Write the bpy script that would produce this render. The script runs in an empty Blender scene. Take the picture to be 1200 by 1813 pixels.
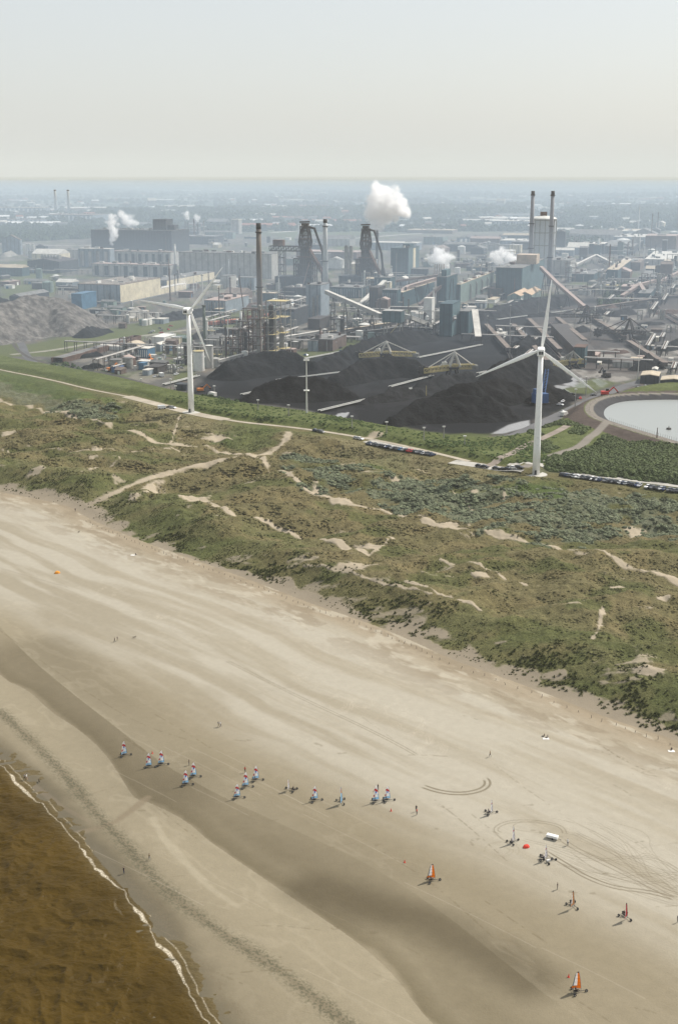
import bpy, math, random
import numpy as np
from mathutils import Vector, Matrix
R = math.radians
scn = bpy.context.scene
COL = scn.collection
# ---------------------------------------------------------------- camera
PW, PH, F = 1200.0, 1813.0, 2220.0            # photo pixels, focal length in photo pixels
H = 148.0                                      # flying height above the sea
PITCH = math.atan(602.0 / F)                   # camera looks this far below the level
cam = bpy.data.objects.new('camera', bpy.data.cameras.new('camera'))
COL.objects.link(cam)
cam.location = (0, 0, H)
cam.rotation_euler = (R(90) - PITCH, 0, 0)
cam.data.sensor_fit = 'VERTICAL'
cam.data.sensor_height = 36.0
cam.data.lens = 36.0 * F / PH
cam.data.clip_start = 1.0
cam.data.clip_end = 120000.0
scn.camera = cam
# ---------------------------------------------------------------- light
SUN_EL = R(47)
SDX, SDY = -0.85, -0.527                       # the way shadows fall on the ground
world = bpy.data.worlds.new('World'); scn.world = world; world.use_nodes = True
wn = world.node_tree.nodes; wl = world.node_tree.links
sky = wn.new('ShaderNodeTexSky'); sky.sky_type = 'NISHITA'; sky.sun_disc = False
sky.sun_elevation = SUN_EL; sky.sun_rotation = math.atan2(-SDX, -SDY)
sky.altitude = 100; sky.air_density = 1.0; sky.dust_density = 2.6; sky.ozone_density = 0.7
bg = wn['Background']; bg.inputs['Strength'].default_value = 0.13
veil = wn.new('ShaderNodeMix'); veil.data_type = 'RGBA'; veil.inputs[0].default_value = 0.65    # thin even high cloud over the blue
veil.inputs[7].default_value = (5.0, 5.1, 5.05, 1)
wl.new(sky.outputs[0], veil.inputs[6]); wl.new(veil.outputs[2], bg.inputs[0])
sd = bpy.data.lights.new('sun', 'SUN'); sd.energy = 4.8; sd.angle = R(0.5); sd.color = (1.0, 0.94, 0.86)
sun = bpy.data.objects.new('sun', sd); COL.objects.link(sun)
sun.rotation_euler = Vector((SDX * math.cos(SUN_EL), SDY * math.cos(SUN_EL), -math.sin(SUN_EL))).to_track_quat('-Z', 'Y').to_euler()
scn.view_settings.view_transform = 'Standard'
scn.view_settings.look = 'None'
scn.view_settings.exposure = 0.28
scn.view_settings.gamma = 1.0
scn.cycles.max_bounces = 10
scn.cycles.volume_bounces = 10
scn.cycles.diffuse_bounces = 2
scn.cycles.transparent_max_bounces = 16
HAZE_D = 0.70e-4
HAZE_C = (0.782, 0.808, 0.802)
HAZE_G = 0.0
# ---------------------------------------------------------------- picking points on the ground
cP, sP = math.cos(PITCH), math.sin(PITCH)
def project(x, y, z):
    dep = y * cP - (z - H) * sP
    v = y * sP + (z - H) * cP
    return PW / 2 + F * x / dep, PH / 2 - F * v / dep
def at(px, py, z=5.0):
    a = (px - PW / 2) / F; b = (PH / 2 - py) / F
    dy = cP + b * sP; dz = -sP + b * cP
    t = (z - H) / dz
    return a * t, dy * t
def ztop(y, py):
    k = (PH / 2 - py) / F
    return H + y * (k * cP - sP) / (cP + k * sP)
def mpp(y, z=5.0):                              # metres per photo pixel at ground distance y
    return (y * cP - (z - H) * sP) / F
# ---------------------------------------------------------------- noise and distances
def _hash(ix, iy, s):
    h = (ix.astype(np.uint32) * np.uint32(374761393) + iy.astype(np.uint32) * np.uint32(668265263) + np.uint32(s) * np.uint32(2246822519))
    h = (h ^ (h >> np.uint32(13))) * np.uint32(1274126177)
    return ((h ^ (h >> np.uint32(16))) & np.uint32(0xffffff)).astype(np.float32) / 16777215.0
def vnoise(x, y, s=0):
    x = np.asarray(x, np.float64); y = np.asarray(y, np.float64)
    fx = np.floor(x); fy = np.floor(y)
    ix = fx.astype(np.int64); iy = fy.astype(np.int64)
    u = (x - fx).astype(np.float32); v = (y - fy).astype(np.float32)
    u = u * u * (3 - 2 * u); v = v * v * (3 - 2 * v)
    a = _hash(ix, iy, s); b = _hash(ix + 1, iy, s); c = _hash(ix, iy + 1, s); d = _hash(ix + 1, iy + 1, s)
    return (a + (b - a) * u) * (1 - v) + (c + (d - c) * u) * v
def fbm(x, y, oct=4, s=0, g=0.5):
    t = 0; a = 1.0; n = 0
    for k in range(oct):
        t = t + a * vnoise(x * 2 ** k + 17.3 * k, y * 2 ** k - 9.1 * k, s + k); n += a; a *= g
    return t / n                                # 0..1
def sm(a, b, x):
    t = np.clip((np.asarray(x) - a) / (b - a), 0, 1); return t * t * (3 - 2 * t)
def pdist(X, Y, pts, sign=False):
    """distance to a polyline; with sign, positive on its left when walked in order"""
    best = np.full(np.shape(X), 1e18); sg = np.ones(np.shape(X))
    for (x0, y0), (x1, y1) in zip(pts[:-1], pts[1:]):
        ex, ey = x1 - x0, y1 - y0; L = ex * ex + ey * ey + 1e-9
        t = np.clip(((X - x0) * ex + (Y - y0) * ey) / L, 0, 1)
        dx = X - (x0 + t * ex); dy = Y - (y0 + t * ey); d = dx * dx + dy * dy
        m = d < best
        best = np.where(m, d, best)
        if sign: sg = np.where(m, np.sign(ex * dy - ey * dx), sg)
    return np.sqrt(best) * (sg if sign else 1)
def near(X, Y, pts, w):
    """distance to a polyline, worked out only near it"""
    out = np.full(X.shape, 1e4)
    p = np.array(pts)
    for k in range(len(pts) - 1):
        q = p[k:k + 2]
        m = (X > q[:, 0].min() - w) & (X < q[:, 0].max() + w) & (Y > q[:, 1].min() - w) & (Y < q[:, 1].max() + w)
        if m.any():
            out[m] = np.minimum(out[m], pdist(X[m], Y[m], [tuple(q[0]), tuple(q[1])]))
    return out
def inside(X, Y, poly):
    c = np.zeros(X.shape, bool); n = len(poly)
    for i in range(n):
        x0, y0 = poly[i]; x1, y1 = poly[(i + 1) % n]
        k = ((y0 > Y) != (y1 > Y)) & (X < (x1 - x0) * (Y - y0) / (y1 - y0 + 1e-12) + x0)
        c ^= k
    return c
def smooth(pts, n=3):
    for _ in range(n):
        q = [pts[0]]
        for a, b in zip(pts[:-1], pts[1:]):
            q += [(a[0] * .75 + b[0] * .25, a[1] * .75 + b[1] * .25), (a[0] * .25 + b[0] * .75, a[1] * .25 + b[1] * .75)]
        pts = q + [pts[-1]]
    return pts
def line(px, z=5.0, n=2):
    return smooth([at(a, b, z) for a, b in px], n)
# ---------------------------------------------------------------- height of the land
SHORE = line([(-420, 900), (-200, 1160), (-60, 1290), (0, 1345), (60, 1400), (130, 1470), (180, 1530), (215, 1570), (262, 1625), (300, 1665), (330, 1730), (352, 1785), (385, 1820), (450, 1900), (520, 2100), (600, 2600)], 0.0, 2)
FOOT = line([(-500, 800), (-200, 835), (0, 868), (60, 880), (120, 893), (140, 905), (165, 920), (240, 952), (330, 985), (400, 1010), (480, 1040), (560, 1072), (640, 1098), (720, 1130), (800, 1168), (880, 1196), (960, 1225), (1050, 1262), (1130, 1290), (1200, 1312), (1400, 1385), (1700, 1480), (2400, 1700)], 3.0, 2)
TRACK = line([(-500, 590), (-200, 625), (0, 655), (90, 672), (160, 690), (250, 703), (345, 733), (430, 748), (520, 757), (600, 768), (680, 783), (770, 803), (840, 820), (900, 829), (1000, 839), (1100, 849), (1200, 862), (1400, 885), (1900, 940)], 7.0, 2)
YARD = line([(-500, 560), (-200, 600), (0, 632), (100, 652), (200, 668), (330, 700), (450, 722), (560, 735), (700, 762), (800, 778), (870, 783), (930, 768), (985, 745), (1040, 716), (1100, 692), (1200, 680), (1400, 668), (1900, 640)], 5.0, 2)
_R = lambda L: L[::-1]
POOL = [at(a, b, 11) for a, b in [(1200, 785), (1130, 764), (1078, 748), (1050, 738), (1040, 724), (1048, 711), (1075, 701), (1120, 697), (1200, 696), (1300, 700), (1380, 740), (1330, 800), (1260, 803)]]
POOL = smooth(POOL + [POOL[0]], 2)
BANK = smooth([at(a, b, 9) for a, b in [(1075, 752), (1055, 768), (1030, 790), (1000, 803), (965, 815), (930, 828)]], 2)
GAP = smooth([at(a, b, 5) for a, b in [(120, 912), (140, 905), (175, 885), (230, 860), (290, 838), (350, 822), (400, 812), (445, 806)]], 2)
def height(X, Y, dist=None, near=near):
    X = np.asarray(X, np.float64); Y = np.asarray(Y, np.float64)
    ds, u, v, w = dist or [pdist(X, Y, L, True) for L in (SHORE, FOOT, TRACK, YARD)]   # inland positive
    z = np.where(ds < 0, np.maximum(ds * 0.02, -2.5), np.minimum(ds * 0.022, 3.0) + 0.25 * (fbm(X / 60, Y / 60, 2, 9) - .5))
    dn = sm(0, 26, u)
    big = fbm((X * .8 + Y * .5) / 70, (Y * .8 - X * .5) / 38, 4, 3) - 0.5
    rid = 1 - np.abs(2 * fbm((X * .86 + Y * .5) / 46, (Y * .86 - X * .5) / 24, 3, 31) - 1)
    relief = 13 * big + 6.5 * (rid - 0.75)
    lump = fbm(X / 6.0, Y / 6.0, 3, 12) - 0.5
    fr = sm(-30, 4, -np.abs(u - 24)) * 2.5
    dune = 4.2 + relief * sm(0, 45, u) + 2.6 * lump * sm(0, 6, u) + fr
    z = z + dn * (dune - 0.5) * (v < 60)
    gp = near(X, Y, GAP, 22); k = sm(15, 3, gp) * (u > -5); z = z * (1 - k) + np.minimum(z, 3.0 + np.clip(u, 0, 80) * .05) * k     # the way through the dunes to the beach
    fl = sm(-26, -7, v)                         # flat beside the track
    z = np.where(u > 0, z * (1 - fl) + 7.2 * fl, z)
    dk = sm(3, 9, v) * (w < 0)
    g = v / (v - w + 1e-6)
    z = np.where((v > 0) & (w < 0), 7.2 + 2.6 * np.clip(np.minimum(sm(2, 10, v), sm(2, 16, -w) * 1.6), 0, 1) + 2.0 * (fbm(X / 22, Y / 22, 3, 5) - .5) * sm(20, 40, -w) * sm(4, 20, v), z)
    z = np.where(w < 0, z, 5.0)
    z = np.where((w < 0) & (v > 0), 5 + (z - 5) * sm(0, 12, -w), z)
    # pool embankment
    p = near(X, Y, POOL, 60); ins = inside(X, Y, POOL)
    k = sm(16, 3.5, p)
    z = np.where(ins, np.maximum(3.0, 11 - np.maximum(p - 3, 0) * 0.45), z * (1 - k) + 11.0 * k)
    b = near(X, Y, BANK, 30); k = np.where(ins, 0, sm(11, 3, b)); z = z * (1 - k) + np.maximum(z, 9.6 + 0 * z) * k
    return z
def gnd(px, py, zmin=-1.0, zmax=22.0):
    """the point of the land seen at photo pixel (px, py)"""
    a = (px - PW / 2) / F; b = (PH / 2 - py) / F
    dy = cP + b * sP; dz = -sP + b * cP
    t = np.linspace((zmax - H) / dz, (zmin - H) / dz, 160)
    X = a * t; Y = dy * t; Z = H + dz * t
    g = height(X, Y)
    i = int(np.argmax(g >= Z)) if (g >= Z).any() else 159
    if i > 0:
        e0 = Z[i - 1] - g[i - 1]; e1 = g[i] - Z[i]; q = e0 / (e0 + e1 + 1e-9)
        return float(X[i - 1] + q * (X[i] - X[i - 1])), float(Y[i - 1] + q * (Y[i] - Y[i - 1])), float(g[i - 1] + q * (g[i] - g[i - 1]))
    return float(X[0]), float(Y[0]), float(g[0])
def gline(px, n=2):
    return smooth([gnd(a, b)[:2] for a, b in px], n)
# ================================================================ materials
MATS = {}
def nodes_of(name):
    m = bpy.data.materials.new(name); m.use_nodes = True
    nt = m.node_tree; b = nt.nodes['Principled BSDF']
    b.inputs['Specular IOR Level'].default_value = 0.25
    return m, nt, b
def N(nt, t, **k):
    n = nt.nodes.new(t)
    for a, v in k.items():
        if a in n.inputs: n.inputs[a].default_value = v
        else: setattr(n, a, v)
    return n
def mix(nt, a, b, f, mode='MIX'):
    m = nt.nodes.new('ShaderNodeMix'); m.data_type = 'RGBA'; m.blend_type = mode
    for s, v in ((0, f), (6, a), (7, b)):
        if hasattr(v, 'links'): nt.links.new(v, m.inputs[s])
        elif isinstance(v, (tuple, list)): m.inputs[s].default_value = tuple(v)[:3] + (1,)
        else: m.inputs[s].default_value = v
    return m.outputs[2]
def ramp(nt, x, lo, hi, a=0.0, b=1.0):
    r = nt.nodes.new('ShaderNodeMapRange'); nt.links.new(x, r.inputs[0])
    r.inputs[1].default_value = lo; r.inputs[2].default_value = hi; r.inputs[3].default_value = a; r.inputs[4].default_value = b
    return r.outputs[0]
def noise(nt, vec, sc, det=3, rough=.55):
    n = N(nt, 'ShaderNodeTexNoise'); n.inputs['Scale'].default_value = sc; n.inputs['Detail'].default_value = det; n.inputs['Roughness'].default_value = rough
    if vec is not None: nt.links.new(vec, n.inputs['Vector'])
    return n.outputs[0]
def bump(nt, b, h, dist, st=1.0):
    n = nt.nodes.new('ShaderNodeBump'); n.inputs['Distance'].default_value = dist; n.inputs['Strength'].default_value = st
    nt.links.new(h, n.inputs['Height']); nt.links.new(n.outputs[0], b.inputs['Normal'])
def mat(name, col, rough=.8, metal=0.0, var=.25, sc=.15, spec=.25, stripe=0.0, dirt=None, alpha=1.0):
    """weathered paint, sheet or concrete: two noises vary the colour, `stripe` is the pitch of the sheet joints in metres"""
    if name in MATS: return MATS[name]
    m, nt, b = nodes_of(name)
    tc = N(nt, 'ShaderNodeTexCoord'); geo = N(nt, 'ShaderNodeObjectInfo')
    v = nt.nodes.new('ShaderNodeVectorMath'); v.operation = 'ADD'
    nt.links.new(tc.outputs['Object'], v.inputs[0])
    sep = nt.nodes.new('ShaderNodeVectorMath'); sep.operation = 'SCALE'; nt.links.new(geo.outputs['Random'], sep.inputs['Scale']); sep.inputs[0].default_value = (61, 47, 33)
    nt.links.new(sep.outputs[0], v.inputs[1]); V = v.outputs[0]
    n1 = noise(nt, V, sc, 4, .6); n2 = noise(nt, V, sc * 9, 3, .6)
    lo = tuple(c * (1 - var) for c in col); hi = tuple(min(.95, c * (1 + var)) for c in col)
    c = mix(nt, lo, hi, ramp(nt, n1, .3, .7))
    c = mix(nt, c, dirt or tuple(x * .55 for x in col), ramp(nt, n2, .55, .75, 0, .45))
    if stripe:
        w = N(nt, 'ShaderNodeTexWave', wave_type='BANDS', bands_direction='X'); w.inputs['Scale'].default_value = 0.314 / stripe
        w.inputs['Distortion'].default_value = 0; nt.links.new(tc.outputs['Object'], w.inputs['Vector'])
        c = mix(nt, c, tuple(x * .5 for x in col), ramp(nt, w.outputs['Fac'], .86, .97, 0, .75))
    nt.links.new(c, b.inputs['Base Color'])
    b.inputs['Roughness'].default_value = rough; b.inputs['Metallic'].default_value = metal
    b.inputs['Specular IOR Level'].default_value = spec
    MATS[name] = m; return m
# ---------------------------------------------------------------- land: attribute `albedo` holds what the ground is made of
def land_mat():
    m, nt, b = nodes_of('land')
    at_ = N(nt, 'ShaderNodeAttribute', attribute_name='albedo'); kd = N(nt, 'ShaderNodeAttribute', attribute_name='cover')
    tc = N(nt, 'ShaderNodeTexCoord'); V = tc.outputs['Object']
    sp = nt.nodes.new('ShaderNodeSeparateXYZ'); nt.links.new(kd.outputs['Vector'], sp.inputs[0])
    veg, wet, far = sp.outputs[0], sp.outputs[1], sp.outputs[2]
    f1 = noise(nt, V, 1.6, 4, .7); f2 = noise(nt, V, .45, 4, .65); f3 = noise(nt, V, 5.0, 2, .6)
    # scrub: strong light and dark tufts; sand: faint
    k1 = ramp(nt, f1, .3, .7, .58, 1.4); k2 = ramp(nt, f2, .3, .7, .7, 1.28)
    mm = nt.nodes.new('ShaderNodeMath'); mm.operation = 'MULTIPLY'; nt.links.new(k1, mm.inputs[0]); nt.links.new(k2, mm.inputs[1])
    s1 = ramp(nt, f2, .2, .8, .92, 1.07); s2 = ramp(nt, f3, .25, .75, .93, 1.06)
    sd_ = nt.nodes.new('ShaderNodeMath'); sd_.operation = 'MULTIPLY'; nt.links.new(s1, sd_.inputs[0]); nt.links.new(s2, sd_.inputs[1]); sand = sd_.outputs[0]
    mx = nt.nodes.new('ShaderNodeMix'); nt.links.new(veg, mx.inputs[0]); nt.links.new(sand, mx.inputs[2]); nt.links.new(mm.outputs[0], mx.inputs[3])
    cc = nt.nodes.new('ShaderNodeVectorMath'); cc.operation = 'SCALE'; nt.links.new(at_.outputs['Color'], cc.inputs[0]); nt.links.new(mx.outputs[0], cc.inputs['Scale'])
    nt.links.new(cc.outputs[0], b.inputs['Base Color'])
    nt.links.new(ramp(nt, wet, 0, 1, .92, .22), b.inputs['Roughness'])
    nt.links.new(ramp(nt, wet, 0, 1, .1, .5), b.inputs['Specular IOR Level'])
    hh = nt.nodes.new('ShaderNodeMath'); hh.operation = 'MULTIPLY'; nt.links.new(f1, hh.inputs[0]); nt.links.new(ramp(nt, veg, 0, 1, .13, .9), hh.inputs[1])
    bump(nt, b, hh.outputs[0], 1.0, .65)
    return m
LAND = land_mat()
def sea_mat():
    m, nt, b = nodes_of('sea water')
    fo = N(nt, 'ShaderNodeAttribute', attribute_name='foam'); tc = N(nt, 'ShaderNodeTexCoord')
    mp = N(nt, 'ShaderNodeMapping'); mp.inputs['Rotation'].default_value = (0, 0, R(15)); mp.inputs['Scale'].default_value = (.65, 1.0, 1); nt.links.new(tc.outputs['Object'], mp.inputs[0])
    sp = nt.nodes.new('ShaderNodeSeparateXYZ'); nt.links.new(fo.outputs['Vector'], sp.inputs[0])
    n1 = noise(nt, mp.outputs[0], .34, 4, .6); n2 = noise(nt, tc.outputs['Object'], .045, 3, .5); n3 = noise(nt, tc.outputs['Object'], 3.5, 5, .75)
    c = mix(nt, (.040, .0240, .0015), (.064, .038, .003), ramp(nt, n2, .3, .7))
    c = mix(nt, c, (.12, .095, .048), sp.outputs[1])
    fm = nt.nodes.new('ShaderNodeMath'); fm.operation = 'MULTIPLY'; nt.links.new(ramp(nt, n3, .38, .6), fm.inputs[0]); nt.links.new(sp.outputs[0], fm.inputs[1])
    c = mix(nt, c, (.62, .56, .44), fm.outputs[0])
    nt.links.new(c, b.inputs['Base Color']); b.inputs['Roughness'].default_value = .45; b.inputs['Specular IOR Level'].default_value = .05
    bump(nt, b, n1, 1.1, 1.0)
    return m
# ================================================================ land mesh
A0 = R(27); NC = 1150
rs = [150.0]
while rs[-1] < 1250: rs.append(rs[-1] + max(.2, .72 * rs[-1] ** 2 / (1252 * 148)))
while rs[-1] < 40000: rs.append(rs[-1] * 1.018)
rs = np.array(rs); aa = np.linspace(-A0, A0, NC)
RR, AA = np.meshgrid(rs, aa, indexing='ij')
GX = (RR * np.sin(AA)).astype(np.float64); GY = RR * np.cos(AA)
def coarse(L, k=5):
    """signed distance to a long line, worked out on every fifth row and column"""
    r = np.unique(np.r_[np.arange(0, len(rs), k), len(rs) - 1]); c = np.unique(np.r_[np.arange(0, NC, k), NC - 1])
    D = pdist(GX[np.ix_(r, c)], GY[np.ix_(r, c)], L, True)
    t = np.stack([np.interp(np.arange(NC), c, row) for row in D]); i = np.arange(len(rs))
    j = np.clip(np.searchsorted(r, i, 'right') - 1, 0, len(r) - 2); f = ((i - r[j]) / (r[j + 1] - r[j]))[:, None]
    return t[j] * (1 - f) + t[j + 1] * f
dS, dF, dT, dY = [coarse(L) for L in (SHORE, FOOT, TRACK, YARD)]
def window(x0, x1, y0, y1):
    """rows and columns of the land grid that cover a rectangle"""
    xs = np.array([x0, x1, x0, x1]); ys = np.array([y0, y0, y1, y1]); r = np.hypot(xs, ys); a = np.arctan2(xs, np.maximum(ys, 1))
    rmin = max(y0, 1) if x0 < 0 < x1 else r.min()
    i0, i1 = np.searchsorted(rs, rmin - .5), np.searchsorted(rs, r.max() + .5); j0, j1 = np.searchsorted(aa, a.min()), np.searchsorted(aa, a.max())
    return slice(max(i0 - 1, 0), i1 + 1), slice(max(j0 - 1, 0), j1 + 1)
_near = near
def near(X, Y, pts, w):
    if X is not GX: return _near(X, Y, pts, w)
    out = np.full(GX.shape, 1e4)
    for (x0, y0), (x1, y1) in zip(pts[:-1], pts[1:]):
        s = window(min(x0, x1) - w, max(x0, x1) + w, min(y0, y1) - w, max(y0, y1) + w)
        if out[s].size: out[s] = np.minimum(out[s], pdist(GX[s], GY[s], [(x0, y0), (x1, y1)]))
    return out
GZ = height(GX, GY, (dS, dF, dT, dY), near)
ALB = np.zeros(GX.shape + (3,), np.float32)
def C(*c): return np.array(c, np.float32)
def paint(mask, col):
    global ALB
    ALB = ALB * (1 - mask[..., None]) + np.asarray(col, np.float32) * mask[..., None]
# coordinates along and across the shore
sx, sy = .677, -.736
S = GX * sx + GY * sy; Tt = GX * -sy + GY * sx + 5 * (fbm(GX / 45, GY / 45, 2, 39) - .5) + 1.2 * (fbm(GX / 9, GY / 9, 2, 38) - .5)
dry, mid, wetc = C(.315, .278, .214), C(.232, .200, .143), C(.088, .072, .045)
st = fbm(S / 45, Tt / 3.2, 5, 40, .6); st2 = fbm(S / 130, Tt / 11, 4, 50); st3 = fbm(S / 14, Tt / 4, 4, 55)
ALB[:] = dry
up = sm(60, 150, dS)                            # farther up the beach: paler, windblown
paint(1 - up, mid * 1.02)
paint(sm(.42, .66, st) * .28, mid * .97)
paint(sm(.44, .64, st2) * .6 * up, C(.37, .34, .28)); paint(sm(.50, .70, fbm(S / 60 + .8 * fbm(GX / 30, GY / 30, 2, 58), Tt / 2.6, 5, 57, .62)) * .3 * sm(60, 110, dS), C(.38, .345, .28))
paint(sm(.55, .70, st3) * .5 * sm(50, 8, -dF) * (dF < 0), C(.255, .212, .155))
paint(sm(16, 2, -dF) * .75, C(.285, .235, .172))
tan_ = (dF < 0) * sm(-12, -3, -np.abs(dF + 7)) ; pale_ = sm(-92, -66, dF) * sm(-4, -18, dF) * (dF < 0)
paint(pale_ * (.30 + .5 * sm(.35, .65, fbm(S / 70, Tt / 7, 4, 61, .6))), C(.40, .375, .325))
paint(sm(-30, -8, dF) * sm(.44, .60, fbm(S / 11, Tt / 4.5, 4, 62, .6)) * .7 * (dF < 0), C(.235, .195, .142)); paint(sm(-34, -10, dF) * sm(.56, .70, fbm(S / 9, Tt / 3.2, 4, 63, .6)) * .6 * (dF < 0), C(.43, .395, .33))
paint(sm(11, 2, np.abs(dF + 92 + 5 * (st2 - .5))) * .35, C(.215, .185, .13))
paint(sm(-95, -150, dF) * .35, C(.20, .172, .118))
# damp runnel
def poly(px, z=1.5): return [at(a, b, z) for a, b in px]
RUN = smooth(poly([(-200, 900), (-60, 1040), (40, 1150), (130, 1225), (215, 1290), (290, 1350), (400, 1410), (520, 1465), (640, 1520), (720, 1570), (800, 1625), (880, 1690), (960, 1755), (1060, 1830), (1300, 2000), (1100, 2100), (900, 1960), (790, 1830), (745, 1785), (700, 1722), (640, 1667), (560, 1612), (480, 1557), (400, 1503), (367, 1480), (333, 1449), (300, 1431), (262, 1412), (238, 1408), (215, 1370), (185, 1325), (140, 1285), (90, 1255), (50, 1215), (0, 1195), (-120, 1060)]), 2)
ri = inside(GX, GY, RUN); rd = near(GX, GY, RUN + [RUN[0]], 70)
jit = 3.5 * (fbm(GX / 9, GY / 9, 3, 60) - .5)
lowe = smooth(poly([(-120, 1060), (0, 1195), (50, 1215), (90, 1255), (140, 1285), (185, 1325), (215, 1370), (238, 1408), (262, 1412), (300, 1431), (333, 1449), (367, 1480), (400, 1503), (480, 1557), (560, 1612), (640, 1667), (700, 1722), (745, 1785), (790, 1830), (900, 1960)]), 2)
ld = near(GX, GY, lowe, 90)
damp = np.where(ri, np.maximum(sm(-1, 15, rd + 2.2 * jit) * .85, sm(9, 0, ld) * sm(-.3, 1.6, rd + jit)) * (.62 + .38 * sm(20, 4, ld + 2 * jit)), 0)
paint(damp * .9, C(.145, .122, .079))
for q, wd, k in (([(560, 1570), (650, 1600), (740, 1620), (820, 1660), (880, 1695), (930, 1730)], 4.5, .8), ([(60, 1150), (150, 1235), (230, 1330), (300, 1385)], 9, .5), ([(300, 1392), (420, 1440), (540, 1510), (640, 1570)], 9, .35)):
    d = near(GX, GY, [at(a, b, 1.5) for a, b in q], 60); paint(sm(wd * 2.4, wd * .2, d + jit) * k, wetc * 1.05)
# bar between the runnel and the sea: swash marks
bar = (dS > 6) & (~ri) & (ld < 60) & (dS < 60)
sw = np.abs(fbm(S / 22 + 2 * fbm(GX / 20, GY / 20, 3, 80), Tt / 7, 4, 81) - .5)
paint(sm(.06, .0, sw) * .16 * bar * sm(45, 5, ld), C(.42, .375, .295)); paint(bar * sm(30, 4, ld) * .3, C(.37, .33, .25))
paint(sm(17, 2, dS) * .75, C(.20, .172, .122))
paint(sm(8, 1.0, dS + 1.4 * jit) * .75, C(.085, .072, .046))
# drain cut through the bar
for q, wd, k, c in (([(262, 1408), (235, 1428), (205, 1450), (165, 1462), (132, 1470)], .9, .75, (.19, .155, .11)), ([(270, 1445), (290, 1480), (330, 1525), (375, 1570), (420, 1600)], .7, .3, (.42, .38, .30)), ([(60, 1385), (115, 1425), (160, 1450)], .5, .3, (.2, .16, .12))):
    d = near(GX, GY, [at(a, b, 1) for a, b in q], 12); paint(sm(wd * 1.8, wd * .4, d + jit * .3) * k, C(*c))
# trampled wrack line
WR = smooth(poly([(0, 1255), (60, 1310), (120, 1370), (170, 1435), (215, 1480), (270, 1545), (330, 1600), (400, 1650), (480, 1700), (560, 1762), (640, 1830), (800, 1950)], 1.2), 2)
d = near(GX, GY, WR, 20)
spk = vnoise(GX * 2.6, GY * 2.6, 90) * .5 + vnoise(GX * 4.7, GY * 4.7, 91) * .5
paint(sm(1.9, .1, d + jit * .35) * .55, C(.13, .108, .072)); paint(sm(3.4, .2, d + jit * .5) * sm(.44, .64, spk) * .75, C(.08, .078, .05))
d2 = near(GX, GY, smooth(poly([(240, 1545), (310, 1640), (360, 1700), (430, 1800)], 1.2)), 20)
paint(sm(2.5, .3, d2 + jit * .6) * sm(.5, .7, spk) * .5, C(.15, .12, .08))
# wheel tracks and footprints
def rut(px, wd, k, c, off=(0,), z=2.5, dots=False, n=3):
    q = smooth([at(a, b, z) for a, b in px], n); qa = np.array(q); w = max(off) + wd + .5
    W = window(qa[:, 0].min() - w, qa[:, 0].max() + w, qa[:, 1].min() - w, qa[:, 1].max() + w)
    x_, y_ = GX[W], GY[W]
    if not x_.size: return
    d = _near(x_, y_, q, w); m = 0
    for o in ((off[-1] / 2,) if len(off) > 1 else off): m = np.maximum(m, sm(wd, wd * .35, np.abs(d - o)))
    if len(off) > 1: m = m * sm(off[-1] * .7, off[-1] * 1.6, np.minimum(np.hypot(x_ - q[0][0], y_ - q[0][1]), np.hypot(x_ - q[-1][0], y_ - q[-1][1])))
    if dots: m = m * sm(.35, .6, vnoise(x_ * 1.3, y_ * 1.3, 95))
    m = (m * k)[..., None].astype(np.float32); ALB[W] = ALB[W] * (1 - m) + C(*c) * m
dk = (.135, .11, .07)
rut([(742, 1385), (775, 1397), (815, 1402), (848, 1397), (863, 1388), (862, 1378), (852, 1374)], .42, .8, dk, (0, 1.3))
rut([(1200, 1590), (1150, 1575), (1090, 1568), (1040, 1550), (1000, 1525), (960, 1500)], .30, .7, dk, (0, 1.1))
rut([(1200, 1592), (1140, 1560), (1080, 1530), (1020, 1500), (990, 1480)], .25, .5, dk, (0, 1.2))
rut([(1200, 1585), (1120, 1560), (1060, 1540), (1010, 1505)], .2, .4, dk, (0,))
rut([(1000, 1475), (996, 1462), (975, 1454), (935, 1449), (900, 1450), (880, 1458), (876, 1466), (890, 1472)], .22, .5, dk, (0, .9))
rut([(995, 1478), (960, 1470), (925, 1467), (905, 1462), (912, 1452), (950, 1450)], .18, .4, dk, (0,))
for q in ([(920, 1480), (1000, 1500), (1100, 1525), (1200, 1555)], [(1040, 1465), (1100, 1500), (1160, 1545), (1200, 1575)], [(980, 1520), (1080, 1560), (1160, 1590), (1200, 1600)]): rut(q, .16, .35, dk, (0, .8))
rut([(0, 1107), (60, 1152), (130, 1200), (200, 1245), (260, 1277), (330, 1300)], .28, .5, dk, (0,), dots=True)
rut([(222, 1297), (240, 1308), (256, 1318)], .5, .7, dk, (0,), dots=True)
rut([(400, 1165), (470, 1200), (540, 1235), (620, 1272), (700, 1312), (740, 1335)], .25, .45, dk, (0, .9))
rut([(350, 1110), (440, 1185), (520, 1225)], .15, .2, dk, (0,))
rut([(680, 1500), (760, 1550), (830, 1610), (905, 1680), (960, 1720), (1080, 1800)], .3, .4, dk, (0,), dots=True)
rut([(0, 1000), (60, 1018), (120, 1035)], .3, .3, dk, (0,)); rut([(60, 1185), (150, 1260)], .2, .1, dk)
wh = (.52, .47, .40)
rng = random.Random(5)
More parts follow.
